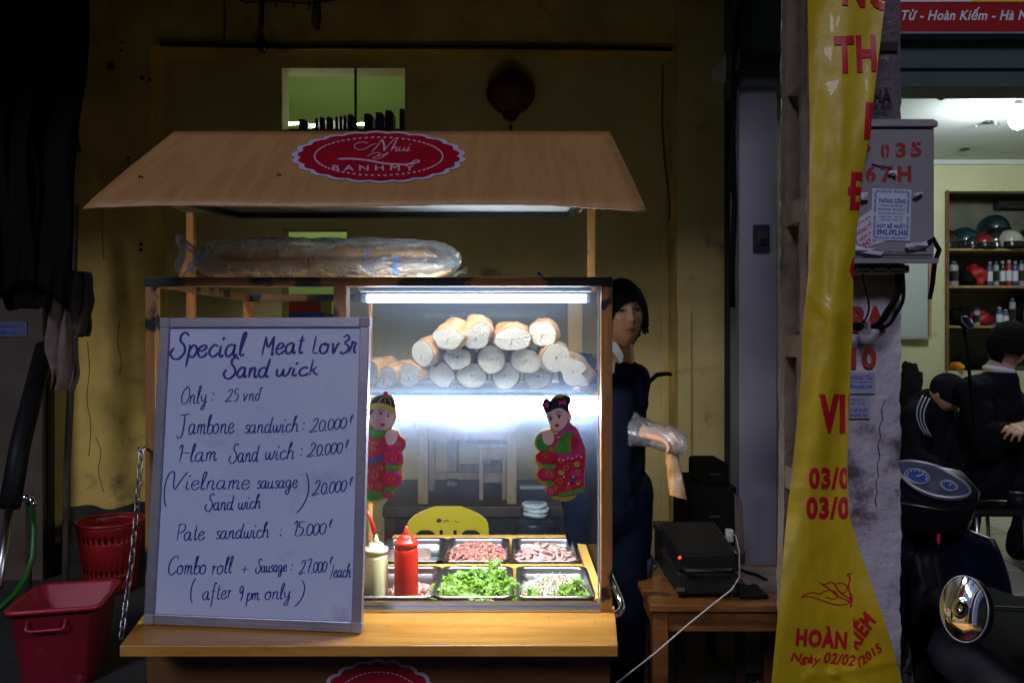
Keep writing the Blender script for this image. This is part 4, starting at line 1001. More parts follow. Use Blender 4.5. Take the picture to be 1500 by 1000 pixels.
# ------------------------------------------------------------------ bread
def halfloaf(px, py, rpx, D=2.2, L=.2, yaw=0, pitch=0, sq=1.0, lump=.12, seed=0, notch=0, label=''):
    D += .05; c = P(px, py, D); r = rpx/F*D*1.05
    t = thing('baguette', label, 'bread', c, 'cut baguettes piled on the glass shelf')
    q = Matrix.Rotation(R(yaw), 3, 'Z') @ Matrix.Rotation(R(pitch), 3, 'X')
    n = 36; rows = 16; vs = []; fs = []; rnd = random.Random(seed*7); q = q @ Matrix.Rotation(rnd.uniform(-.7,.7), 3, 'Y'); sq *= rnd.uniform(.95,1.1); lump *= 1.35
    oz = Vector((seed*3.1, 0, 0))
    def ring(s_, k, off=0):
        a = 2*math.pi*k/n
        rr = r*(1+.10*math.sin(math.pi*min(1, s_*1.1)))*(1 if s_ < .7 else max(.15, math.sqrt(max(0, 1-((s_-.7)/.3)**2))))
        rr *= 1+lump*noise.noise(Vector((math.cos(a)*1.3, math.sin(a)*1.3, s_*3))+oz*1.7)
        if notch: rr *= 1-notch*math.exp(-((a-math.pi*.5+seed % 3-1)/.35)**2)*math.exp(-s_*6)
        x = rr*math.cos(a)*sq; z = rr*math.sin(a)/sq
        y = s_*L+.0012*noise.noise(Vector((x*60, z*60, seed)))*(1 if s_ == 0 else 0)
        return c+q @ Vector((x, y, z))
    for j in range(rows+1):
        for k in range(n): vs.append(ring(j/rows, k))
    for j in range(rows):
        for k in range(n): l = (k+1) % n; fs.append((j*n+k, j*n+l, (j+1)*n+l, (j+1)*n+k))
    fs.append(tuple(rows*n+k for k in range(n)))
    MB().add(vs, fs, True).build('crust', M['crust'], t)
    vs = []; fs = []; K = 12
    for j in range(K):
        s_ = (j+1)/K*.965
        for k in range(n):
            p = ring(0, k); d = (p-c)*s_
            d += q @ Vector((0, -.0008+.0014*noise.noise(Vector((d.x*45, d.z*45, seed*2.3))), 0))
            vs.append(c+d)
    vs.append(c+q @ Vector((0,-.0008,0)))
    for j in range(K-1):
        for k in range(n): l = (k+1) % n; fs.append((j*n+k, j*n+l, (j+1)*n+l, (j+1)*n+k))
    for k in range(n): fs.append((len(vs)-1, k, (k+1) % n))
    MB().add(vs, fs, True).build('crumb', M['crumb'], t)
LV = [
 (541,546,17,2.20,-28,8,1.0,.1,0,'baguette lying at the far left of the pile, half hidden by the whiteboard'),
 (564,553,17,2.19,-26,9,1.1,.1,0,'cut baguette with the pale oval face at the lower left, beside the whiteboard'),
 (600,550,17,2.19,-20,12,1.0,.22,.3,'torn ragged baguette end third from the whiteboard in the bottom row'),
 (647,549,18,2.22,6,4,.95,.22,.3,'baguette with a dark hole and torn right side in the bottom row'),
 (691,550,19.5,2.22,4,2,1.05,.08,0,'bottom row baguette with a hollow centre, below the middle of the pile'),
 (740,550,19.5,2.22,-2,2,1.05,.1,0,'bottom row baguette with two dark pits, right of the hollow one'),
 (788,551,19,2.23,-4,2,1.05,.08,0,'shaded grey baguette second from the right in the bottom row'),
 (839,544,20,2.17,-10,6,1.2,.28,.4,'notched dark crusted baguette at the lower right end of the pile'),
 (619,517,18,2.18,-22,10,.98,.12,0,'second row baguette at the left end, showing its pale crusty side'),
 (670,523,18.5,2.2,-8,3,1.05,.12,.25,'heart shaped cut baguette in the second row'),
 (720,526,20,2.2,0,2,1.0,.08,0,'round faced baguette in the middle of the second row'),
 (770,528,19.5,2.2,6,4,1.02,.1,0,'second row baguette right of the middle one, tilted to the right'),
 (815,524,20.5,2.17,8,5,1.05,.1,0,'large brown crusted baguette at the right end of the second row'),
 (657,494,19.5,2.16,-16,13,1.1,.30,.3,'top row baguette at the left with a torn bright crust'),
 (699,492,20,2.16,0,22,.95,.26,.2,'tallest baguette at the very top of the pile'),
 (751,497,21.5,2.16,4,13,1.18,.22,0,'broad top row baguette with rows of small pores'),
 (795,489,18.5,2.17,-12,8,1.1,.08,0,'smooth top row baguette at the right end of the pile'),
]
for i, (px, py, r, D, yaw, pit, sq, lump, nt_, lab) in enumerate(LV):
    halfloaf(px, py, r, D, (.13 if py > 505 else .09), yaw, pit, sq, lump, i+1, nt_, lab)
o = tag(MB().ellipsoid(P(846,568,2.17), (.009,.008,.005), 10, 8).ellipsoid(P(842,570,2.17), (.006,.006,.004), 8, 6).build('crust_crumb', M['crust']), 'small broken bit of crust on the shelf under the right end of the pile', 'crumb')

# bag of bread on the case roof
bg = thing('plastic_bag', 'long clear plastic bag full of baguettes lying on top of the case', 'plastic bag', P(475,406,2.3))
bzc = TZ+.068; bx0, bx1 = X(300,2.28), X(668,2.28)
def bagf(u, v):
    a = 2*math.pi*v; x = bx0-.02+(bx1-bx0+.035)*u
    e = 1-abs(2*u-1)**7
    hz = .066*(e**.5)*(1-.10*u)+.002; hy = .085*(e**.5)+.002
    k = noise.noise(Vector((u*11, math.cos(a)*1.5, math.sin(a)*1.5)))
    k2 = noise.noise(Vector((u*36+math.sin(a)*3, math.cos(a)*3, math.sin(a)*6)))
    zz = math.sin(a)*hz*(1+.10*k+.05*k2); yy = math.cos(a)*hy*(1+.08*k+.05*k2)
    z = max(bzc+zz-.0*u, TZ+.004+.004*abs(k2))
    return Vector((x+.006*k2, 2.27+yy, z))
MB().grid(bagf, 130, 48).build('film', M['bag'], bg, label='clear crumpled plastic skin')
def ruff(u, v):
    a = 2*math.pi*v; r = .012+.034*u*(1+.3*math.sin(a*7)+.25*math.sin(a*3+2))
    return Vector((bx0-.008-.05*u+.01*math.sin(a*5), 2.27+math.cos(a)*r*1.1, bzc+.005+math.sin(a)*r*1.2+.0*u))
MB().grid(ruff, 10, 60).build('gathered_end', M['bag'], bg)
def tail(u, v): return Vector((bx1-.05+.085*u, 2.215+.05*v+.004*math.sin(u*14), TZ+.006+.026*v*(1-.2*u)+.016*u+.006*math.sin(u*9+v*5)))
MB().grid(tail, 16, 8).build('open_end', M['bag'], bg)
mb = MB()
bfn = lambda x, y: P(x, y, 2.183)
letter(mb, 'Bánh mì', 522, 556, 378, 384, bfn, .01, rot=R(90)); letter(mb, 'FRE', 566, 592, 384, 394, bfn, .03, rot=R(90))
mb.tube([P(550,380,2.184), P(546,388,2.184), P(546,398,2.184), P(551,406,2.184)], .0016, 5)
mb.build('print', mat('blue_bag_print', (.05,.16,.42), .5), bg)
for i, (y, z, a, b, lab) in enumerate([(2.245, .034, 304, 664, 'long baguette at the front inside the plastic bag'), (2.30, .034, 310, 650, 'long baguette at the back inside the plastic bag'), (2.272, .082, 316, 640, 'long baguette lying on the two others inside the plastic bag')]):
    xa, xb = X(a,2.28), X(b,2.28); mb = MB(); prof = []
    for k in range(25):
        t = k/24; e = max(0, 1-abs(2*t-1)**5)**.5
        prof.append((max(.001, .030*e*(1+.06*math.sin(t*19+i))), (xb-xa)*t))
    mb.lathe(prof, (xa,y,TZ+z), 24, (1,0,0))
    tag(mb.build('long_baguette', M['crust']), lab, 'bread')

# ------------------------------------------------------------------ steel pans and fillings
PW, PD = .106, .142
pans = {}
def pan(x, y, lab):
    t = thing('steel_pan', lab, 'steel pan', (x, y, .809), 'steel food pans in the case')
    mb = MB(); loft([(PW-.012,PD-.012,.026,.002), (PW-.006,PD-.006,.03,.058), (PW-.004,PD-.004,.03,.064), (PW+.003,PD+.003,.034,.066), (PW+.004,PD+.004,.034,.063), (PW+.004,PD+.004,.034,.0615), (PW-.0055,PD-.0055,.03,.0585), (PW-.0135,PD-.0135,.026,.0005)], (x,y,.809), mb, 0, False)
    # open the top: keep floor and walls only
    mb.f = [f for f in mb.f if len(f) == 4]; mb.sm = [True]*len(mb.f)
    q = [(x+a, y+b, .8115) for a, b in rrect(PW-.012, PD-.012, .026)]
    mb.add(q, [tuple(range(len(q)))])
    mb.build('tray', M['steel'], t); return t
YB, YFp = 2.60, 2.255
for x, y, lab in ((-.335,YB,'steel pan in the back row at the left, holding a block of pate'), (-.118,YB,'steel pan in the middle of the back row, holding shredded meat'), (.109,YB,'steel pan in the back row at the right, holding sliced ham'),
                  (-.325,YFp,'steel pan in the front row at the left, behind the sauce bottles'), (-.106,YFp,'steel pan in the middle of the front row, heaped with coriander'), (.122,YFp,'steel pan in the front row at the right, holding pickled radish')):
    pan(x, y, lab)
MB().box(gx0+.01, XR-.045, 2.412, 2.445, .809, .868).box(gx0+.01, XR-.045, CB-.075, CB-.04, .809, .872).build('pan_rail', M['inner_wood'], cart, bevel=.002)
MB().box(XR-.041, XR-.013, CF+.03, CF+.059, .809, .868).build('pan_stop', M['inner_wood'], cart)

def heap(name, lab, cat, x, y, n, mats, sz, hx, hy, h0, h1, flat=.3, seed=1):
    """a heap of small bent strips or flakes, joined"""
    rnd = random.Random(seed); mb = MB(); mb2 = MB()
    for i in range(n):
        u, v = rnd.uniform(-1,1), rnd.uniform(-1,1)
        e = max(0, 1-.55*(u*u+v*v)*.8)
        c = Vector((x+u*hx, y+v*hy, .812+h0+(h1-h0)*e*rnd.random()**.4))
        l = sz[0]*rnd.uniform(.6,1.3); wd = sz[1]*rnd.uniform(.6,1.4); th = sz[2]
        d = Vector((rnd.gauss(0,1), rnd.gauss(0,1), rnd.gauss(0,flat))).normalized(); k = d.cross(Vector((rnd.gauss(0,.5), rnd.gauss(0,.5), 1))).normalized()
        nn2 = d.cross(k).normalized(); bend = nn2*rnd.uniform(-.3,.3)*l
        pts = [c-d*l/2, c+bend, c+d*l/2]; vs = []
        for j, p in enumerate(pts):
            ww = wd*(.6 if j != 1 else 1)
            vs += [p-k*ww/2-nn2*th/2, p+k*ww/2-nn2*th/2, p+k*ww/2+nn2*th/2, p-k*ww/2+nn2*th/2]
        fs = [(0,1,2,3), (11,10,9,8)]
        for j in (0, 1):
            for q in range(4): r_ = (q+1) % 4; fs.append((j*4+q, j*4+4+q, j*4+4+r_, j*4+r_))
        (mb if (len(mats) == 1 or rnd.random() < .97) else mb2).add(vs, fs, sz[1] > .01)
    o = mb.build(name, M[mats[0]], kind='stuff'); tag(o, lab, cat)
    return mb2, o
heap('shredded_meat', 'heap of pink brown shredded meat in the middle back pan', 'meat', -.118, 2.59, 1100, ['meat'], (.028,.007,.004), .092, .122, .006, .078, .5, 3)
heap('sliced_ham', 'loose pale pink ham slices in the right back pan', 'ham', .113, 2.58, 330, ['ham'], (.036,.024,.004), .088, .118, .006, .074, .6, 4)
mb2, rd = heap('pickled_radish', 'white shredded radish with specks of carrot in the right front pan', 'radish', .126, 2.235, 1500, ['radish','carrot'], (.036,.0030,.0022), .090, .118, .004, .066, .35, 5)
tag(mb2.build('shredded_carrot', M['carrot'], kind='stuff'), 'orange carrot shreds among the white radish', 'carrot')
heap('meat_scraps', 'pale meat scraps in the left front pan behind the red bottle', 'meat', -.30, 2.28, 160, ['ham'], (.028,.016,.004), .06, .09, .002, .03, .5, 8)
pt = thing('pate_block', 'block of grey pink pate in the left back pan', 'pate', (-.34,2.6,.812))
mb = MB(); loft([(.07,.10,.02,0), (.074,.104,.02,.02), (.07,.098,.025,.044), (.05,.08,.03,.050)], (-.345,2.58,.812), mb, .1); mb.build('block', M['pate'], pt)
MB().box(-.325, -.268, 2.49, 2.505, .815, .874).build('slice', M['pate'], pt, bevel=.003)
def herbs(name, lab, x, y, n, hx, hy, h, seed, lean=0):
    rnd = random.Random(seed); ml = MB(); ms = MB()
    for i in range(n):
        u, v = rnd.uniform(-1,1), rnd.uniform(-1,1)
        if u*u+v*v > 1.25: continue
        e = max(.1, 1-.5*(u*u+v*v)); c = Vector((x+u*hx, y+v*hy, .815+h*e*(.55+.6*noise.noise(Vector((u*2.5, v*2.5, seed)))+.3)*rnd.random()**.5))
        up = Vector((rnd.gauss(0,.6), rnd.gauss(-.35,.5), 1)).normalized(); r_ = up.cross(Vector((rnd.gauss(0,1),rnd.gauss(0,1),.1))).normalized(); f_ = r_.cross(up).normalized()
        s_ = rnd.uniform(.008,.0155)
        if rnd.random() < .35:
            b = c-Vector((rnd.gauss(0,.014), rnd.gauss(.0,.014), rnd.uniform(.012,.04))); ms.tube([b, (b+c)/2+Vector((rnd.gauss(0,.003),0,0)), c], .0009, 4, cap=False)
        for lobe in range(3):
            a0 = (lobe-1)*1.25+rnd.uniform(-.2,.2); d = (f_*math.cos(a0)+r_*math.sin(a0)); sd_ = (r_*math.cos(a0)-f_*math.sin(a0))
            o_ = c+d*s_*.25
            pts = [o_, o_+d*s_*.35+sd_*s_*.42, o_+d*s_*.85+sd_*s_*.50, o_+d*s_*.75+sd_*s_*.20, o_+d*s_*1.15+sd_*s_*.04, o_+d*s_*.75-sd_*s_*.2, o_+d*s_*.85-sd_*s_*.5, o_+d*s_*.35-sd_*s_*.42]
            pts = [p+up*(.22*s_*math.sin(6*j+lobe)) for j, p in enumerate(pts)]
            ml.add(pts, [(0,1,2,3),(0,3,4,5),(0,5,6,7)], False)
    o = ml.build(name, M['leaf'], kind='stuff'); tag(o, lab, 'coriander')
    ms.build('stems', M['stem'], o, kind='stuff'); return o
herbs('coriander', 'big heap of fresh green coriander leaves in the middle front pan', -.106, 2.225, 1900, .122, .125, .092, 11)
herbs('coriander_garnish', 'small tuft of coriander on the radish at its left side', .062, 2.16, 130, .030, .03, .068, 12)
herbs('coriander_garnish', 'tuft of coriander on the radish at its right side', .172, 2.18, 300, .045, .05, .085, 13)
herbs('coriander_garnish', 'tall sprig of coriander rising from the top of the green heap', -.052, 2.29, 130, .024, .02, .125, 14)
MB_ = MB()
MB_.tube([P(545,879,2.12), P(575,874,2.12), P(610,872,2.12), P(640,876,2.13)], .0012, 5).tube([P(598,880,2.12), P(620,874,2.12), P(650,880,2.12)], .001, 5)
tag(MB_.build('coriander_stalk', M['stem']), 'loose thin coriander stalk lying along the sill in front of the red bottle', 'stalk')

rnd = random.Random(21); mb = MB()
for i in range(90):
    x = rnd.uniform(-.36, .24); y = 1.86+.2*rnd.random()**.6; r = rnd.uniform(.0006, .0018)
    mb.ellipsoid((x, y, CZ+r*.5), (r, r*.8, r*.6), 6, 4)
tag(mb.build('bread_crumbs', M['crust'], kind='stuff'), 'tiny bread crumbs scattered over the counter in front of the glass', 'crumbs')
# ------------------------------------------------------------------ bottles
def bottle(name, lab, x, y, z, h, r, m, mc, nz):
    t = thing(name, lab, 'squeeze bottle', (x, y, z))
    MB().lathe([(.001,0),(r*.9,.001),(r,.007),(r*.985,.02),(r,.035),(r*.99,h*.35),(r,h*.68),(r*.96,h*.72),(r*.88,h*.735)], (x,y,z), 32).build('body', M[m], t)
    MB().lathe([(r*.9,h*.738),(r*.985,h*.742),(r*.985,h*.80),(r*.93,h*.815),(r*.62,h*.835),(r*.60,h*.87),(r*.42,h*.89),(r*.3,h*.90)], (x,y,z), 32).build('cap', M[mc], t)
    MB().lathe([(r*.26,h*.90),(r*.22,h*.93),(r*.15,h*.96+nz),(r*.09,h+nz),(.0008,h+nz+.001)], (x,y,z), 16).build('nozzle', M[mc], t)
bottle('squeeze_bottle', 'red ketchup squeeze bottle standing in the case beside the coriander', X(595,2.21), 2.21, .822, .222, .0345, 'ketchup', 'ketchup', 0)
bottle('squeeze_bottle', 'cream yellow mayonnaise squeeze bottle standing next to the whiteboard edge', X(551,2.2), 2.20, .822, .200, .0345, 'mayo', 'mayo_cap', 0)
t = thing('sauce_dispenser', 'slim red nozzle of a sauce dispenser leaning behind the cream bottle', 'squeeze bottle', P(540,860,2.27))
MB().tube([P(549,779,2.27), P(544,763,2.25), P(538,748,2.24)], [.0085,.006,.003], 12).build('nozzle', M['ketchup'], t)
MB().lathe([(.03,0),(.031,.004),(.031,.10),(.026,.118),(.012,.125)], (X(538,2.27),2.27,.818), 24).build('body', M['ketchup'], t)
# ------------------------------------------------------------------ paper cut-out children on the glass
GD = CF-.0215
def cutout(root, polys):
    """polys: (name, material, outline or ellipse, layer)"""
    for (nm, m, shp, ly) in polys:
        y = GD-.0012*ly
        if shp[0] == 'e':
            _, cx, cy, rx, ry, rot = shp; pts = []
            for k in range(28):
                t = 2*math.pi*k/28; a, b = rx*math.cos(t), ry*math.sin(t)
                pts.append((cx+a*math.cos(rot)-b*math.sin(rot), cy+a*math.sin(rot)+b*math.cos(rot)))
        elif shp[0] == 's': pts = [tuple(p) for p in crom(list(shp[1])+[shp[1][0]], 4)][:-1]
        else: pts = shp[1]
        MB().prism([P(a, b, y) for a, b in pts], (0, .0010, 0)).build(nm, M[m], root)
def swirls(root, spots, m, ly, wd=1.2, seed=0, name='gold_scroll'):
    rnd = random.Random(seed); mb = MB(); y = GD-.0012*ly
    fn = lambda a, b: P(a, b, y)
    for (cx, cy, r) in spots:
        ph = rnd.uniform(0, 6.28); sg = rnd.choice((-1, 1)); pts = []
        for k in range(14):
            t = k/13; rr = r*(1-.8*t); a = ph+sg*t*7.5; pts.append(Vector((cx+rr*math.cos(a), cy+rr*math.sin(a))))
        ribbon(mb, pts, wd, fn)
    mb.build(name, M[m], root)
def dots(root, spots, m, ly, r, name='bead_print'):
    mb = MB(); y = GD-.0012*ly
    for (cx, cy) in spots:
        mb.add([P(cx+r*math.cos(k), cy+r*math.sin(k), y) for k in (0,1.05,2.09,3.14,4.19,5.24)], [(0,5,4,3,2,1)])
    mb.build(name, M[m], root)
boy = thing('paper_boy_cutout', 'red and gold printed boy cut-out in a dark cap on the glass by the whiteboard', 'cut-out', P(562,735,GD))
def sc_outline(pts, g, c):
    return [(c[0]+(x-c[0])*g, c[1]+(y-c[1])*g) for x, y in pts]
ob = [(543,582),(552,579),(565,577),(577,583),(581,603),(579,617),(574,627),(582,629),(586,637),(593,643),(595,653),(590,661),(590,668),(592,676),(588,686),(590,694),(589,706),(584,713),(577,718),(574,729),(567,731),(560,732),(551,737),(542,736),(533,732),(527,715),(524,690),(526,660),(533,640),(538,625),(539,600)]
cutout(boy, [
 ('gold_backing', 'gold', ('s', ob), 1),
 ('robe', 'd_red', ('s', [(536,628),(548,622),(562,632),(566,645),(585,642),(591,652),(586,660),(570,662),(566,690),(572,715),(560,728),(545,728),(530,712),(528,680),(530,650)]), 2),
 ('sleeve', 'd_magenta', ('s', [(566,640),(580,634),(590,644),(592,654),(582,660),(568,656)]), 3),
 ('sash', 'd_blue', ('s', [(530,668),(545,672),(562,664),(563,670),(548,678),(530,676)]), 3),
 ('hem', 'd_green', ('s', [(532,722),(548,718),(562,722),(558,730),(545,733),(534,730)]), 3),
 ('collar', 'd_green', ('s', [(539,622),(548,628),(558,630),(566,632),(560,640),(548,642),(538,634)]), 4),
 ('face', 'd_skin', ('s', [(541,600),(552,594),(570,598),(577,606),(576,618),(568,628),(558,631),(547,626),(541,614)]), 4),
 ('ear', 'd_skin', ('e', 540, 609, 3, 5.5, 0), 3),
 ('hands', 'd_skin', ('s', [(564,636),(569,630),(577,629),(582,636),(581,645),(575,651),(567,650)]), 5),
 ('cap', 'd_hair', ('s', [(543,596),(545,586),(556,579),(566,579),(575,585),(578,600),(570,597),(556,594)]), 5),
 ('hair', 'd_hair', ('p', [(542,598),(549,597),(546,604),(543,608)]), 5),
 ('cap_band', 'gold', ('s', [(542,592),(556,590),(570,593),(579,600),(578,606),(567,600),(554,597),(542,600)]), 6),
 ('lips', 'd_red', ('s', [(557,620),(560,619.5),(564,621),(561,624.5),(558,623)]), 5.5),
 ('lantern_print', 'd_magenta', ('e', 576, 670, 15, 9.5, 0), 6), ('lantern_print', 'd_red', ('e', 575, 670, 11, 6.5, 0), 7),
 ('lantern_print', 'd_magenta', ('e', 575, 701, 14, 11, 0), 6), ('lantern_print', 'd_red', ('e', 573, 702, 10, 8, 0), 7),
 ('lantern_band', 'd_green', ('s', [(564,683),(572,681),(580,683),(579,687),(565,688)]), 7),
 ('lantern_band', 'd_green', ('s', [(562,713),(570,712),(577,714),(574,720),(563,720)]), 7),
 ('tassel_print', 'd_magenta', ('e', 568, 725, 7, 5, 0), 7),
])
dots(boy, [(557.5,605.5),(568.5,609)], 'd_hair', 6.2, 1.9, 'eye_print'); dots(boy, [(565,576.5)], 'd_red', 7, 4, 'cap_knob')
swirls(boy, [(540,650,6),(548,658,4),(536,690,6),(548,696,7),(556,684,5),(543,712,5),(556,712,5),(534,706,4),(583,650,4),(550,648,4)], 'gold', 5.8, 1.1, 3)
swirls(boy, [(576,670,6),(575,700,6),(566,722,4)], 'gold', 8.4, 1.0, 5)
mb = MB(); fnb = lambda a, b: P(a, b, GD-.0012*6.4)
for pts in ([(553,603.2),(557,602),(561,603.5)], [(566,606),(570,605.2),(573,607)], [(553,600),(557,598.6),(561,600)], [(567,603),(571,602.4),(574,604)]): ribbon(mb, crom(pts), .9, fnb)
mb.build('brow_print', M['d_hair'], boy)
mb = MB(); fnb = lambda a, b: P(a, b, GD-.0012*6.6)
for pts in ([(565,579),(558,584),(553,592)], [(565,579),(571,586),(573,594)], [(565,579),(564,590)]): ribbon(mb, crom(pts), 1.1, fnb)
mb.build('cap_seam', M['gold'], boy)
dots(boy, [(545+i*5.3, 675+2*math.sin(i)) for i in range(3)]+[(534+i*6, 683+(i%2)*4) for i in range(5)], 'd_green', 6.0, 1.5)

girl = thing('paper_girl_cutout', 'red and green printed girl cut-out with hair buns at the right of the glass', 'cut-out', P(822,732,GD))
og = [(797,584),(806,586),(812,580),(823,577),(834,581),(836,589),(833,596),(836,606),(835,618),(846,628),(852,643),(858,660),(857,678),(856,700),(857,719),(848,722),(840,730),(828,734),(815,731),(805,727),(798,718),(797,710),(787,704),(785,694),(789,684),(784,674),(785,664),(791,659),(783,652),(785,640),(795,630),(806,627),(803,616),(798,604),(794,594)]
cutout(girl, [
 ('gold_backing', 'gold', ('s', og), 1),
 ('skirt', 'd_red', ('s', [(812,662),(832,666),(856,660),(855,700),(855,718),(835,726),(812,724),(806,700)]), 2),
 ('robe', 'd_magenta', ('s', [(808,640),(820,630),(834,620),(846,632),(853,648),(856,662),(840,672),(820,674),(810,660)]), 3),
 ('sleeve', 'd_green', ('s', [(815,650),(822,638),(834,632),(843,638),(844,650),(834,662),(820,664),(812,660)]), 4),
 ('sleeve', 'd_green', ('s', [(786,646),(792,636),(800,642),(804,656),(796,662),(787,657)]), 4),
 ('sleeve_trim', 'd_red', ('s', [(838,636),(845,642),(846,652),(838,658),(836,648)]), 5),
 ('hem', 'd_green', ('s', [(818,721),(836,719),(857,712),(856,719),(840,724),(822,727)]), 4),
 ('face', 'd_skin', ('s', [(800,602),(812,597),(826,598),(831,604),(831,616),(826,626),(816,631),(808,624),(802,613)]), 4),
 ('ear', 'd_skin', ('e', 834.5, 609, 3, 6, 0), 3),
 ('hands', 'd_skin', ('s', [(794,636),(799,630),(806,629),(811,636),(811,646),(805,652),(797,648)]), 6),
 ('hair', 'd_hair', ('s', [(798,604),(799,594),(806,587),(815,582),(826,583),(833,590),(833,603),(828,601),(820,597),(810,600),(803,604)]), 5),
 ('hair_bun', 'd_hair', ('e', 801, 591, 6.5, 7, 0), 5), ('hair_bun', 'd_hair', ('e', 829, 586, 7.5, 6.5, 0), 5.5),
 ('bow_print', 'd_magenta', ('s', [(819,586),(823,588),(828,586),(829,593),(824,591),(819,593)]), 6.5),
 ('bow_print', 'd_magenta', ('e', 801, 593, 3.5, 4, 0), 6.5),
 ('lips', 'd_red', ('s', [(812,622),(815,620.5),(819,621),(817,624.8),(814,624.8)]), 5.5),
 ('lantern_print', 'd_red', ('e', 800, 669, 15, 9.5, 0), 6), ('lantern_print', 'd_red', ('e', 802, 694, 15, 10, 0), 6), ('lantern_print', 'd_magenta', ('e', 803, 694, 10, 7, 0), 7),
 ('lantern_band', 'd_green', ('s', [(796,680),(805,679),(814,682),(812,686),(797,686)]), 7),
 ('lantern_band', 'd_green', ('s', [(799,704),(808,704),(812,710),(804,713)]), 7),
 ('tassel_print', 'd_magenta', ('e', 808, 719, 8, 6, 0), 7),
 ('flower_print', 'd_blue', ('e', 838, 703, 4.5, 4, 0), 7), ('flower_print', 'gold', ('e', 845, 680, 4.5, 4.5, 0), 7), ('flower_print', 'gold', ('e', 822, 692, 5, 4, 0), 7), ('flower_print', 'd_magenta', ('e', 844, 694, 8, 5, .3), 6),
])
dots(girl, [(806.5,613.5),(818.5,609.8)], 'd_hair', 6.2, 1.9, 'eye_print')
swirls(girl, [(800,668,6),(803,693,6),(808,719,4)], 'gold', 8.4, 1.0, 9)
swirls(girl, [(820,705,6),(832,714,5),(848,706,5),(830,684,5),(822,674,4),(846,690,4),(814,714,4),(833,645,4)], 'gold', 7.4, 1.0, 11)
dots(girl, [(819+i*6.5, 673-1.2*i+(2 if i % 2 else 0)) for i in range(6)]+[(826+i*7, 698+(i%2)*10) for i in range(4)]+[(815,634),(818,640)], 'pale_print', 8, 1.7)
mb = MB(); fnb = lambda a, b: P(a, b, GD-.0012*6.4)
for pts in ([(802,611.5),(806,610.5),(810,612)], [(814,607.5),(818,606.5),(823,608)], [(802,608),(805,606.5),(809,607.5)], [(814,604),(818,602.2),(823,603.5)]): ribbon(mb, crom(pts), .9, fnb)
mb.build('brow_print', M['d_hair'], girl)

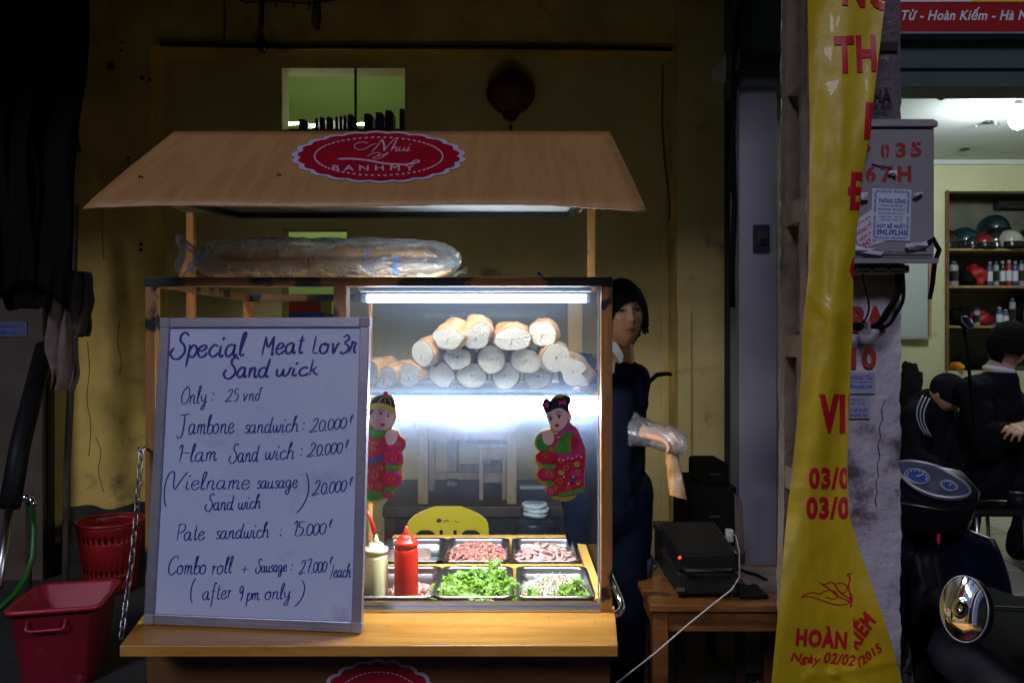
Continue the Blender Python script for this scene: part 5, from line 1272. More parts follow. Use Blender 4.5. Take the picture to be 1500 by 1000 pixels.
# ------------------------------------------------------------------ people
def remesh(mb, vox, smooth=6, name='tmp'):
    me = bpy.data.meshes.new(name); me.from_pydata(mb.v, [], mb.f); me.update()
    o = bpy.data.objects.new(name, me); COL.objects.link(o)
    r = o.modifiers.new('r', 'REMESH'); r.mode = 'VOXEL'; r.voxel_size = vox
    if smooth: s_ = o.modifiers.new('s', 'SMOOTH'); s_.iterations = smooth; s_.factor = .5
    dg = bpy.context.evaluated_depsgraph_get(); ev = o.evaluated_get(dg); m2 = bpy.data.meshes.new_from_object(ev)
    vs = [v.co.copy() for v in m2.vertices]; fs = [list(p.vertices) for p in m2.polygons]
    bpy.data.objects.remove(o); bpy.data.meshes.remove(me); bpy.data.meshes.remove(m2)
    out = MB(); out.v = vs; out.f = fs; out.sm = [True]*len(fs); return out
def head_mesh(c, q, s=1.0, male=False, n=110, m=84):
    """head centred at c, q turns local (x right of the person's left.., -y face forward, z up) into the world"""
    mb = MB(); vs = []; cols = []; fs = []
    W_, D_, H_ = .074*s, .092*s, .113*s
    def g(x, z, x0, z0, sx, sz): return math.exp(-((x-x0)/sx)**2-((z-z0)/sz)**2)
    for j in range(m+1):
        t = math.pi*j/m
        for i in range(n):
            a = 2*math.pi*i/n
            x, y, z = math.sin(t)*math.sin(a), -math.sin(t)*math.cos(a), math.cos(t)
            X_, Y_, Z_ = x*W_, y*D_, z*H_
            if z < 0:
                k = -z; X_ *= 1-(.30 if not male else .22)*k**1.5; Y_ = Y_*(1-.10*k) if y < 0 else Y_*(1-.45*k**1.2)
            front = max(0, -y)
            f = front**.5 if front > 0 else 0
            xx, zz = X_/s, Z_/s
            if front > .15:
                Y_ = Y_*(1-.05*f)
                d = 0
                d += .0165*g(xx, zz, 0, -.022, .0105, .013)+.009*g(xx, zz, 0, .0, .007, .022)+.004*(g(xx, zz, .012, -.027, .006, .006)+g(xx, zz, -.012, -.027, .006, .006))
                d += -.0075*(g(xx, zz, .029, .012, .016, .011)+g(xx, zz, -.029, .012, .016, .011))
                d += .0045*(g(xx, zz, .029, .0095, .010, .0065)+g(xx, zz, -.029, .0095, .010, .0065))
                d += .004*g(xx, zz, 0, .030, .04, .008)+.004*(g(xx, zz, .038, -.015, .018, .016)+g(xx, zz, -.038, -.015, .018, .016))
                d += .0055*(g(xx, zz, 0, -.0515, .018, .0042)+g(xx, zz, 0, -.061, .015, .0048))-.003*g(xx, zz, 0, -.056, .02, .002)-.0025*g(xx, zz, 0, -.072, .02, .006)
                d += .006*g(xx, zz, 0, -.088, .018, .014)
                Y_ -= d*s*f
            # ears
            ear = math.exp(-((abs(x)-1)/.10)**2-((zz-.0)/.026)**2-((y-.08)/.16)**2)
            X_ += math.copysign(.010*ear*s, x) if abs(x) > .5 else 0
            vs.append(Vector(c)+q @ Vector((X_, Y_, Z_)))
            # skin tones
            col = Vector((.47, .235, .14)) if not male else Vector((.36, .19, .12))
            if front > .15:
                lip = g(xx, zz, 0, -.0515, .019, .0038)+g(xx, zz, 0, -.0605, .016, .0045)
                col = col.lerp(Vector((.30, .07, .065)), min(1, lip*.95))
                col = col.lerp(Vector((.12,.03,.03)), min(1, g(xx, zz, 0, -.056, .021, .0013)))
                br = max(g(xx, zz+.12*(abs(xx)-.03)**2*90, sx_*.031, .0295, .017, .0035) for sx_ in (-1,1)); col = col.lerp(Vector((.02,.013,.01)), min(1, br*1.5))
                for sx_ in (-1, 1):
                    ex, ez = xx-sx_*.0295, zz-.0105
                    lid = ((ex/.0145)**2+(ez/.0062)**2)
                    if lid < 1: col = Vector((.20,.165,.15))
                    if lid < 1.0 and (ex/.0062)**2+(ez/.0064)**2 < 1: col = Vector((.012,.008,.006))
                    if 1 <= lid < 1.9 and ez > -.002: col = Vector((.03,.018,.014))
                col = col*(1-.35*min(1, g(xx, zz, .0085, -.033, .0035, .003)+g(xx, zz, -.0085, -.033, .0035, .003)))
                col = col.lerp(Vector((.55,.24,.17)), .3*(g(xx, zz, .04, -.02, .015, .015)+g(xx, zz, -.04, -.02, .015, .015)))
            cols.append(col)
    for j in range(m):
        for i in range(n): k = (i+1) % n; fs.append((j*n+i, (j+1)*n+i, (j+1)*n+k, j*n+k))
    return vs, cols, fs
def hair_mesh(c, q, s=1.0, side=.35, length=.0, fringe=.030, seed=0, inner=1.0, vol=1.12):
    mb = MB(); n = 96; m = 60; vs = []; keep = []; fs = []
    for j in range(m+1):
        t = math.pi*j/m*.86
        for i in range(n):
            a = 2*math.pi*i/n; x, y, z = math.sin(t)*math.sin(a), -math.sin(t)*math.cos(a), math.cos(t)
            k = vol*(1+.025*noise.noise(Vector((x*9,y*9,z*2+seed)))+.015*math.sin(a*40+seed))
            Zl = z*.113*k
            if z < 0 and y > -.3: Zl -= length*(-z)
            xx = x*.076*k*(1+.05*(1 if z < .3 else 0)); yy = y*.094*k*(1-.3*max(0,-z)**1.4 if y > 0 else 1)
            vs.append(Vector(c)+q @ (Vector((xx, yy, Zl+.003))*s))
            sw = .012*(xx/.07)*side*2+.003*math.sin(a*31+seed)      # swept fringe
            inface = y < -.05 and ((xx+.003)/.061)**2+((Zl+.032-sw)/(.074+fringe-.04))**2 < 1
            keep.append(not inface and not (Zl < -.05-length and y < .15))
    for j in range(m):
        for i in range(n):
            k = (i+1) % n; ids = (j*n+i, (j+1)*n+i, (j+1)*n+k, j*n+k)
            if all(keep[d] for d in ids): fs.append(ids)
    mb.add(vs, fs, True); return mb
def hand_mb(mb, wrist, d, up, size=1.0, curl=.5, side=1, spread=.12):
    """palm and five fingers; d points along the hand, up out of its back"""
    w_ = Vector(wrist); d = Vector(d).normalized(); up = Vector(up); r_ = d.cross(up).normalized()*side; up = r_.cross(d).normalized()*side
    s_ = size
    for k in range(4):
        o = (k-1.5)*.019*s_
        mb.capsule(w_+r_*o*.5, w_+d*.082*s_+r_*o, .016*s_, .0125*s_, 10)
    lens = [.068, .078, .073, .056]
    for k in range(4):
        o = (k-1.5)*.0205*s_; p = w_+d*.085*s_+r_*o; a = curl*.5; L_ = lens[k]*s_
        for seg, (fr, rr) in enumerate(((.45,.0092), (.32,.0083), (.23,.0074))):
            dd = (d*math.cos(a)-up*math.sin(a)+r_*spread*(k-1.5)/1.5).normalized(); p2 = p+dd*L_*fr
            mb.capsule(p, p2, rr*s_, rr*.92*s_, 8); p = p2; a += curl*.85+.05*k
    p = w_+d*.025*s_-r_*.026*s_; dd = (d*.75-r_*.62-up*.25).normalized()
    for fr, rr in ((.042,.0125), (.034,.0105), (.026,.009)):
        p2 = p+dd*fr*s_; mb.capsule(p, p2, rr*s_, rr*.9*s_, 8); p = p2; dd = (dd+d*.35-up*.3*curl).normalized()
def finish_body(root, body, head, male=False):
    hv, hc, hf = head
    base = Vector((.47,.235,.14)) if not male else Vector((.36,.19,.12))
    mb = MB(); mb.v = body.v+hv; nb = len(body.v); mb.f = body.f+[[i+nb for i in f] for f in hf]; mb.sm = [True]*len(mb.f)
    o = mb.build('body', M['skin'], root)
    ca = o.data.color_attributes.new('tone', 'FLOAT_COLOR', 'POINT')
    cols = [base]*nb+hc; flat = []
    for v in cols: flat += [v[0], v[1], v[2], 1]
    ca.data.foreach_set('color', flat); return o
def crease(mb, amp, fr, seed):
    for i, v in enumerate(mb.v):
        k = noise.noise(v*fr+Vector((seed,0,0)))+.5*noise.noise(v*fr*2.3+Vector((0,seed,0)))
        mb.v[i] = v+Vector((k, noise.noise(v*fr+Vector((9,seed,3))), .3*k))*amp
    return mb

# the seller
sel = thing('person', 'young seller in navy behind the glass case, her plastic-gloved hand holding a paper bag', 'person', (X(905,2.72), 2.72, .15))
DS = 2.72
hc = P(912,462,DS-.02); hq = Matrix.Rotation(R(12), 3, 'Z') @ Matrix.Rotation(R(-3), 3, 'X') @ Matrix.Rotation(R(-4), 3, 'Y')
sx_, sz_ = X(898,DS), .15
neck0 = Vector((X(905,DS), DS+.02, Z(512,DS))); chest = Vector((sx_, DS+.03, Z(580,DS))); pelv = Vector((sx_-.02, DS+.03, 1.06))
shR = Vector((X(928,DS), DS-.0, Z(556,DS))); shL = Vector((X(845,DS), DS+.10, Z(540,DS)))
elR = Vector((X(922,DS), DS+.02, Z(640,DS))); wrR = Vector((X(943,DS-.08), DS-.10, Z(632,DS-.08)))
elL = Vector((X(850,DS), DS+.05, Z(650,DS))); wrL = Vector((X(852,DS), DS+.02, Z(750,DS)))
def figure(parts, extra=None, vox=.006, sm=5):
    mb = MB()
    for a, b, ra, rb in parts: mb.capsule(a, b, ra, rb, 14)
    if extra: extra(mb)
    return remesh(mb, vox, sm)
hdR = lambda mb: (hand_mb(mb, wrR, (.78,-.62,-.10), (0,-.3,1), .95, .75, 1, .18), hand_mb(mb, wrL, (.1,-.1,-1), (-1,0,0), 1.0, .5, -1, .1))
fl = Vector((0,0,.15)); knR = Vector((X(915,DS), DS-.02, .60)); knL = Vector((X(880,DS), DS+.04, .60)); ftR = Vector((knR.x, DS+.03, .22)); ftL = Vector((knL.x, DS+.06, .22))
bp_ = [(hc+Vector((0,.02,-.07)), neck0, .042, .047), (neck0, chest, .06, .10), (chest, pelv, .10, .115), (neck0+Vector((0,0,-.05)), shR, .045, .045), (neck0+Vector((0,0,-.05)), shL, .045, .045),
       (shR, elR, .043, .034), (elR, wrR, .034, .023), (shL, elL, .043, .034), (elL, wrL, .034, .023),
       (pelv+Vector((.07,0,-.02)), knR, .075, .05), (knR, ftR, .048, .032), (pelv+Vector((-.07,0,-.02)), knL, .075, .05), (knL, ftL, .048, .032),
       (ftR+Vector((0,.02,-.035)), ftR+Vector((.02,-.15,-.045)), .03, .022), (ftL+Vector((0,.02,-.035)), ftL+Vector((-.02,-.15,-.045)), .03, .022)]
finish_body(sel, figure(bp_, hdR, .0045, 4), head_mesh(hc, hq, .98))
hr = hair_mesh(hc+Vector((0,.006,.004)), hq, .99, .6, .0, .028, 3, vol=1.08); hr.ellipsoid(hc+hq @ Vector((0,.055,-.05)), (.066,.05,.085), 24, 16)
rh = random.Random(4); part = Vector((-.022, -.035, .112))
for k in range(420):
    az = rh.uniform(-200, 160); zz = rh.uniform(-.075, -.03)
    fr_ = abs((az+180) % 360-180) < 62      # strands that would cross the face are swept to its sides
    if fr_: az = (rh.uniform(68, 92) if rh.random() < .62 else -rh.uniform(60, 85)); zz = rh.uniform(-.05, .02)
    e_ = Vector((math.sin(R(az))*.074, -math.cos(R(az))*.092, zz)); m_ = (part+e_)/2; pts_ = []
    out_ = rh.uniform(1.07, 1.15)
    for i in range(9):
        t_ = i/8; p_ = part.lerp(e_, t_)
        if fr_ and az > 0: p_.y -= .05*math.sin(t_*math.pi)*.8
        l_ = math.sqrt((p_.x/.074)**2+(p_.y/.093)**2+(max(p_.z,0)/.113)**2)+1e-6
        s_ = (out_/l_) if p_.z > -.0 else out_/max(.9, l_)
        pts_.append(hc+hq @ Vector((p_.x*s_, p_.y*s_+.004, (p_.z*s_ if p_.z > 0 else p_.z))))
    hr.tube(pts_, [.0022,.003,.003,.003,.003,.003,.0025,.002,.0008], 4)
hr.build('hair', M['hair'], sel, solid=.003)
cl = lambda a, b, ra, rb, e=.014: (a, b, ra+e, rb+e)
jk = [cl(neck0+Vector((0,.01,-.075)), chest, .058, .105), cl(chest, pelv, .10, .12, .02), cl(neck0+Vector((0,0,-.075)), shR, .04, .045), cl(neck0+Vector((0,0,-.075)), shL, .04, .045), cl(shR, elR, .044, .038, .016), cl(elR, elR.lerp(wrR, .72), .038, .034, .014), cl(shL, elL, .044, .038, .016), cl(elL, elL.lerp(wrL, .8), .036, .03, .014)]
crease(figure(jk, None, .007, 5), .006, 16, 2).build('jacket', M['navy'], sel)
tr_ = [cl(pelv+Vector((0,0,.02)), pelv+Vector((0,0,-.08)), .12, .13), cl(pelv+Vector((.07,0,-.02)), knR, .08, .055, .02), cl(knR, ftR, .055, .05, .018), cl(pelv+Vector((-.07,0,-.02)), knL, .08, .055, .02), cl(knL, ftL, .055, .05, .018)]
crease(figure(tr_, None, .012, 4), .005, 12, 5).build('trousers', M['navy'], sel)
figure([(ftR+Vector((0,.03,-.03)), ftR+Vector((.02,-.16,-.04)), .038, .028), (ftL+Vector((0,.03,-.03)), ftL+Vector((-.02,-.16,-.04)), .038, .028)], None, .008, 2).build('shoes', M['black'], sel)
# collar, scarf knot
mb = MB(); mb.add([P(897,500,2.655), P(904,503,2.64), P(914,520,2.63), P(910,533,2.63), P(903,524,2.635), P(896,512,2.65)], [(0,1,2,3,4,5)]); mb.add([P(893,500,2.66), P(897,502,2.65), P(897,520,2.645), P(890,530,2.65)], [(0,1,2,3)])
mb.build('collar', M['white_cloth'], sel, solid=.005)
mb = MB(); mb.ellipsoid(P(915,541,2.625), (.026,.018,.022), 14, 10); mb.add([P(915,534,2.61), P(932,531,2.62), P(930,548,2.62), P(917,547,2.605)], [(0,1,2,3)]); mb.add([P(913,536,2.61), P(902,530,2.62), P(900,546,2.62), P(912,549,2.605)], [(0,1,2,3)])
mb.build('neck_bow', M['navy'], sel, solid=.008)
# plastic glove, loose at the wrist
gd_ = Vector((.78,-.62,-.10)).normalized(); gb = MB()
def glovef(u, v):
    a = 2*math.pi*v; p = wrR-gd_*.045+gd_*.195*u; r = (.058-.012*math.sin(u*3.1))*(1-max(0, u-.72)*1.5)*(1+.10*noise.noise(Vector((u*12, math.cos(a)*3, math.sin(a)*3)))+(.12*math.sin(a*5) if u < .08 else 0))
    s1 = gd_.cross(Vector((0,0,1))).normalized(); s2 = s1.cross(gd_)
    return p+s1*math.cos(a)*r*.62+s2*math.sin(a)*r*.95-Vector((0,0,.022))*max(0,u-.3)
gb.grid(glovef, 34, 40).build('glove', M['glove'], sel, label='crumpled clear plastic food glove')
# paper bag with a roll
pb = thing('paper_bag', 'narrow brown paper sandwich bag hanging from the gloved hand', 'paper bag', P(990,700,2.6))
def pbag(u, v):
    a = 2*math.pi*u; px = 981+12*v; w_ = 8+5.5*v; py = 645+v*82+4*math.cos(a)*v
    p = P(px, py, 2.60); x_ = math.cos(a); y_ = math.sin(a); sq_ = .8
    p.x += w_/F*2.6*math.copysign(abs(x_)**sq_, x_); p.y += .018*(.5+.5*v)*math.copysign(abs(y_)**sq_, y_); p += Vector((.006,.006,0))*noise.noise(p*38)
    return p
MB().grid(pbag, 32, 20).build('bag', M['paper_bag'], pb, weld=True)
MB().add([P(983,650,2.575), P(990,655,2.572), P(1003,718,2.565), P(999,727,2.565), P(990,727,2.568)], [(0,1,2,3,4)]).build('clear_window', M['glove'], pb)

# ------------------------------------------------------------------ table with the sandwich press
tb = thing('wooden_table', 'varnished wooden side table carrying the black sandwich press', 'table', (X(1040,2.6), 2.6, .15))
TZ2 = .75
A = P(957,884,2.44); ya = (EYE-TZ2)*F/(884-500)
tx0, tx1 = X(957,ya), X(957,ya)+.52; ty0, ty1 = ya, ya+.42
q = lambda x, y, sh=-.0: (x, y)
MB().box(tx0-.012, tx1+.012, ty0-.012, ty1+.012, TZ2-.022, TZ2).build('table_top', M['table_wood'], tb, bevel=.003)
MB().box(tx0+.05, tx1-.05, ty0+.008, ty0+.028, TZ2-.09, TZ2-.0225).build('apron', M['table_wood'], tb, bevel=.002)
MB().box(tx0+.008, tx0+.028, ty0+.05, ty1-.05, TZ2-.09, TZ2-.0225).build('apron', M['table_wood'], tb, bevel=.002)
for (u, v) in ((tx0,ty0), (tx1-.048,ty0), (tx0,ty1-.048), (tx1-.048,ty1-.048)):
    MB().box(u, u+.048, v, v+.048, .15, TZ2-.0225).build('leg', M['table_wood'], tb, bevel=.003)
MB().box(tx0+.049, tx1-.049, ty0+.015, ty0+.035, .30, .345).build('stretcher', M['table_wood'], tb)
gp = thing('sandwich_press', 'black electric sandwich press with a glowing red light on the wooden table', 'sandwich press', (X(1040,2.6), 2.6, TZ2))
D1 = ya+.045
def pz(py, D): return Z(py, D)
base = MB(); bx_0, bx_1 = X(992,D1), X(1082,D1)
base.box(bx_0, bx_1, D1, D1+.30, TZ2+.012, TZ2+.085); base.build('base', M['black'], gp, bevel=.008)
lid = MB(); lid.add([(bx_0-.002,D1-.006,TZ2+.088), (bx_1+.002,D1-.006,TZ2+.088), (bx_1+.002,D1+.30,TZ2+.115), (bx_0-.002,D1+.30,TZ2+.115),
                     (bx_0+.004,D1-.002,TZ2+.142), (bx_1-.004,D1-.002,TZ2+.150), (bx_1-.004,D1+.29,TZ2+.185), (bx_0+.004,D1+.29,TZ2+.180)],
                    [(0,3,2,1),(4,5,6,7),(0,1,5,4),(1,2,6,5),(2,3,7,6),(3,0,4,7)]); lid.build('lid', M['gloss_black'], gp, bevel=.008)
for u in (bx_0+.02, bx_1-.04):
    for v in (D1+.02, D1+.26): MB().lathe([(.012,0),(.010,.012)], (u,v,TZ2), 12).build('foot', M['rubber'], gp)
MB().tube([(bx_0+.02,D1-.004,TZ2+.10), (bx_0+.02,D1-.05,TZ2+.105), (bx_0+.16,D1-.05,TZ2+.105), (bx_0+.16,D1-.004,TZ2+.10)], .008, 10).build('handle', M['black'], gp)
MB().ellipsoid((bx_0+.006,D1-.008,TZ2+.135), (.0055,.003,.0045), 10, 8).build('indicator_light', M['red_led'], gp)
MB().box(bx_0-.006, bx_0+.022, D1-.009, D1-.0065, TZ2+.028, TZ2+.040).build('type_plate', M['steel'], gp)
o = thing('white_cable', 'thin white cable running from behind the press down to the ground', 'cable', P(1060,850,2.5))
MB().tube([P(1068,777,2.85), P(1078,785,2.82), P(1083,808,2.72), P(1083,845,2.47), P(1072,863,2.41), P(1045,884,2.36), P(1008,914,2.28), P(962,954,2.18), P(903,1000,2.08), P(860,1036,2.0)], .0024, 8).build('cable', M['cable_white'], o)
MB().box(X(1065,2.85), X(1075,2.85), 2.85, 2.88, Z(794,2.85), Z(776,2.85)).build('plug', M['cable_white'], o, bevel=.004)
o = thing('black_cable', 'black cable lying over the right rear corner of the table', 'cable', P(1100,850,2.7))
MB().tube([P(1080,832,2.75), P(1095,838,2.70), P(1110,842,2.66), P(1124,850,2.64)], .006, 8).build('cable', M['rubber'], o)
o = tag(MB().box(X(1094,2.6), tx1, 2.53, 2.80, TZ2+.001, TZ2+.004).build('paper_sheet', M['cloth_grey']), 'dull brown sheet of paper on the right part of the table', 'paper')
mb = MB(); mb.grid(lambda u, v: Vector((X(1080,2.5)+.09*u, D1-.0+.12*v, TZ2+.006+.02*(1-u)*(1-abs(2*v-1))+.01*noise.noise(Vector((u*4,v*4,1))))), 14, 10)
tag(mb.build('black_cloth', M['rubber'], solid=.006), 'crumpled black cloth lying against the right side of the press', 'cloth')
o = thing('metal_cup', 'small dim metal cup left of the press on the table', 'cup', (X(940,2.72), 2.72, TZ2))
MB().lathe([(.024,0),(.03,.004),(.034,.07),(.031,.07),(.027,.008),(.001,.006)], (X(943,2.7),2.7,TZ2), 20, cap=False).build('cup', M['pot'], o)
MB().tube([(X(943,2.7)+.033,2.7,TZ2+.055),(X(943,2.7)+.055,2.7,TZ2+.045),(X(943,2.7)+.034,2.7,TZ2+.02)], .004, 6).build('handle', M['pot'], o)
# dark speaker-like boxes behind
def cab(name, lab, a, b, t, u, D, dep, m='black'):
    r_ = thing(name, lab, 'box', (X((a+b)/2,D), D+dep/2, Z(u,D)))
    MB().box(X(a,D), X(b,D), D, D+dep, Z(u,D), Z(t,D)).build('shell', M[m], r_, bevel=.012)
    MB().box(X(a+4,D), X(b-4,D), D-.006, D-.0005, Z(u-4,D), Z(t+4,D)).build('front', M['rubber'], r_, bevel=.003)
    MB().box(X((a+b)/2-8,D), X((a+b)/2+8,D), D-.014, D-.0065, Z((t+u)/2+1,D), Z((t+u)/2-2,D)).build('handle', M['soot'], r_)
cab('black_crate', 'large black box standing on the low dark shelf behind the press', 1012, 1080, 712, 800, 3.1, .35, 'rubber')
cab('black_case', 'smaller black case on top of the large black box', 1026, 1068, 678, 711, 3.12, .22, 'rubber')
lb = thing('low_shelf', 'low dark shelf behind the wooden table', 'shelf', (X(1040,3.1), 3.2, .15))
MB().box(X(990,3.05), X(1092,3.05), 3.05, 3.55, Z(800.5,3.1)-.03, Z(800.5,3.1)-.0005).build('board', M['dark_wood'], lb)
for u in (X(992,3.05), X(1080,3.05)):
    for v in (3.06, 3.5): MB().box(u, u+.035, v, v+.035, .15, Z(800.5,3.1)-.0305).build('leg', M['dark_wood'], lb)
o = thing('cardboard', 'dull brown cardboard sheet leaning against the grey jamb', 'cardboard', P(1085,790,3.0))
MB().prism([P(1076,722,2.98), P(1088,735,2.98), P(1090,810,2.94), P(1078,812,2.94)], (.0,.006,0)).build('sheet', M['brown_gate'], o)

# ------------------------------------------------------------------ behind the case: stools, chair
def table_piece(name, lab, x0_, x1_, y0_, y1_, z0_, z1_, lw, top, m, cat='stool'):
    r_ = thing(name, lab, cat, ((x0_+x1_)/2, (y0_+y1_)/2, z0_))
    MB().box(x0_-.012, x1_+.012, y0_-.012, y1_+.012, z1_-top, z1_).build('top', M[m], r_, bevel=.004)
    for u, v in ((x0_,y0_), (x1_-lw,y0_), (x0_,y1_-lw), (x1_-lw,y1_-lw)):
        MB().box(u, u+lw, v, v+lw, z0_, z1_-top-.0005).build('leg', M[m], r_, bevel=.003)
    MB().box(x0_+lw+.0005, x1_-lw-.0005, y0_+.008, y0_+lw-.008, z1_-top-.055, z1_-top-.001).build('apron', M[m], r_)
    MB().box(x0_+lw+.0005, x1_-lw-.0005, y1_-lw+.008, y1_-.008, z0_+.06, z0_+.09).build('stretcher', M[m], r_)
    return r_
DT = 3.55; zb = Z(738,DT)
dk = thing('dark_bench', 'dark wide bench behind the cart carrying the wooden stools', 'bench', (X(700,3.8), 3.75, .15))
MB().box(X(560,3.5), X(850,3.5), 3.5, 4.2, zb-.05, zb-.001).build('top', M['dark_wood'], dk, bevel=.004)
for u in (X(562,3.5), X(840,3.5)):
    for v in (3.52, 4.12): MB().box(u, u+.05, v, v+.05, .15, zb-.0505).build('leg', M['dark_wood'], dk)
MB().box(X(562,3.5)+.051, X(840,3.5)-.001, 3.53, 3.55, .2, zb-.0505).build('front_panel', M['soot'], dk)
table_piece('wooden_stool', 'large pale wooden stool with square legs seen through the glass case', X(612,DT), X(757,DT), DT, DT+.36, zb, Z(612,DT), .047, .045, 'leg_wood')
table_piece('small_wooden_stool', 'small pale wooden stool standing inside the legs of the large one', X(702,3.68), X(742,3.68), 3.64, 3.78, zb, Z(648,3.68), .02, .02, 'leg_wood')
table_piece('narrow_wooden_stool', 'narrow wooden stool further back behind the left leg of the large stool', X(655,4.0), X(677,4.0)+.2, 4.0, 4.15, zb, Z(628,4.0), .05, .02, 'leg_wood')
# pot with folded cloths
pot = thing('black_pot', 'tall black pot with a pile of white cloths on it, right of the stools', 'pot', (X(783,3.4), 3.4, .15))
MB().lathe([(.001,0),(.075,.002),(.08,.03),(.08,.62),(.083,.64),(.078,.645)], (X(783,3.35),3.35,.15), 24).build('body', M['pot'], pot)
MB().tube([(X(783,3.35)-.08,3.35,.60),(X(783,3.35)-.115,3.35,.58),(X(783,3.35)-.08,3.35,.55)], .008, 8).build('handle', M['pot'], pot)
for i, (dx, zz, r) in enumerate([(0,752,.052), (.004,745.5,.055), (-.003,739,.053)]):
    mb = MB(); c = Vector((X(784,3.30)+dx, 3.30, Z(zz,3.30)))
    mb.grid(lambda u, v: c+Vector(((r+.004*math.sin(u*25+i))*math.cos(u*2*math.pi), (r)*math.sin(u*2*math.pi), .009*math.sin(v*2*math.pi)))*1.0 if 0 else c+Vector(((r-.010+.012*math.cos(v*2*math.pi))*math.cos(u*2*math.pi), (r-.010+.012*math.cos(v*2*math.pi))*math.sin(u*2*math.pi), .0105*math.sin(v*2*math.pi)+.003*math.sin(u*12+i))), 36, 10)
    mb.lathe([(.001,-.006),(r-.01,-.005),(r-.01,.006),(.001,.008)], c, 24)
    tag(mb.build('folded_cloth', M['towel']), ['lowest of the three white rolled cloths on the black pot', 'middle of the three white rolled cloths on the black pot', 'topmost of the three white rolled cloths on the black pot'][i], 'cloth', 'white cloths on the black pot')
o = thing('grey_box', 'dull grey box behind the white cloths at the back of the case', 'box', (X(800,3.5), 3.45, zb))
MB().box(X(763,3.47), X(800,3.47), 3.47, 3.495, zb-.03, Z(716,3.47)).build('box', M['pot'], o, bevel=.004); MB().box(X(761,3.465), X(802,3.465), 3.462, 3.498, Z(716,3.47)+.0005, Z(711,3.47)).build('lid', M['jamb'], o, bevel=.003)

# yellow chair
yc = thing('plastic_chair', 'yellow plastic chair with a slotted rounded back behind the steel pans', 'chair', (X(656,3.15), 3.25, .15))
DY = 3.15
def back_pt(px, py, off=0):
    u = (px-656)/59; p = P(px, py, DY+.045*u*u*-1+.04+off); return p
nx, ny = 44, 34; mb = MB(); idx = {}; keep = {}
def inside(px, py):
    hw = 59.5; t = 740; 
    if py < 741+ .00: return False
    # rounded top with big corner radius
    r = 34
    yy = py-740; edge = hw-(max(0, r-yy)/r)**2.6*44 - 0
    if abs(px-656) > edge: return False
    if yy < 1.6*((px-656)/40)**2: return False
    if py > 776:
        for cx_ in (646, 667):
            if abs(px-cx_) < 2.6: return False
        if 609 < px < 637 and py > 774+ (px-623)**2/26: return False
        if 676 < px < 704 and py > 774+ (px-690)**2/26: return False
    return True
def chair_grid():
    N_ = 120; vs = []; fs = []; NY = 100
    for j in range(NY+1):
        py = 739+ (j/NY)*92
        for i in range(N_+1):
            px = 595+i*122/N_; vs.append(back_pt(px, py))
    for j in range(NY):
        for i in range(N_):
            px = 595+(i+.5)*122/N_; py = 739+(j+.5)/NY*92
            ok = inside(px, py)
            if py > 815 : ok = abs(px-656) < 59
            if ok: fs.append((j*(N_+1)+i, j*(N_+1)+i+1, (j+1)*(N_+1)+i+1, (j+1)*(N_+1)+i))
    m_ = MB().add(vs, fs, True); used = sorted({i for f in fs for i in f}); mp = {a: b for b, a in enumerate(used)}
    m_.v = [m_.v[i] for i in used]; m_.f = [[mp[i] for i in f] for f in m_.f]
    return m_
chair_grid().build('backrest', M['yellow_plastic'], yc, solid=.007)
sxa, sxb = X(600,3.1), X(712,3.1)
MB().box(sxa-.01, sxb+.01, 3.18, 3.60, .575, .60).build('seat', M['yellow_plastic'], yc, bevel=.012)
for u in (sxa, sxb-.035):
    MB().bar((u+.0175,3.17,.15), (u+.0175,3.185,.64), .035, .03).build('leg', M['yellow_plastic'], yc)
    MB().bar((u+.0175,3.60,.15), (u+.0175,3.57,.574), .035, .03).build('leg', M['yellow_plastic'], yc)
mb = MB(); f3 = lambda x, y: back_pt(x, y, -.006)
mb.add([f3(643+4*math.cos(k*.628), 762+3*math.sin(k*.628)) for k in range(10)], [tuple(range(10))])
ribbon(mb, crom([(649,761),(652,764),(655,761),(658,764)]), 1.2, f3); ribbon(mb, crom([(661,763),(664,763.5)]), 1, f3); ribbon(mb, crom([(666,762),(669,764),(672,763)]), 1, f3)
mb.build('maker_mark', M['cloth_dark'], yc)
# ================================================================== electric pole with cabinet and banner
PF = 2.04                      # front face of the pole
pole = thing('concrete_pole', 'square weathered concrete electric pole with a whitewashed lower face', 'pole', (X(1250,PF), PF+.09, .15))
def pole_pt(fx, py, d):        # fx 0..1 across the front face, d depth behind it
    t = (py+400)/1500
    a = 1186-10*t; b = 1319+0*t
    D = PF+d; x = X(a+(b-a)*fx, PF); return Vector((x, D, Z(py, PF)))
ZT, ZG = -420, None
pyG = 500+(EYE-.15)/PF*F
mb = MB()
def rough(v, amp=.0035): 
    k = noise.noise(v*24)+.6*noise.noise(v*60); return v+Vector((k*amp, -k*amp, 0))
mb.grid(lambda u, v: rough(pole_pt(u, -420+v*(pyG+420), 0)), 26, 200)                       # front
mb.grid(lambda u, v: rough(pole_pt(1, -420+v*(pyG+420), u*.2)), 14, 160)                   # right side
mb.grid(lambda u, v: rough(pole_pt(0, -420+v*(pyG+420), .2)+Vector((u*.14,0,0))), 6, 60)
mb.build('shaft', M['whitewash'], pole)
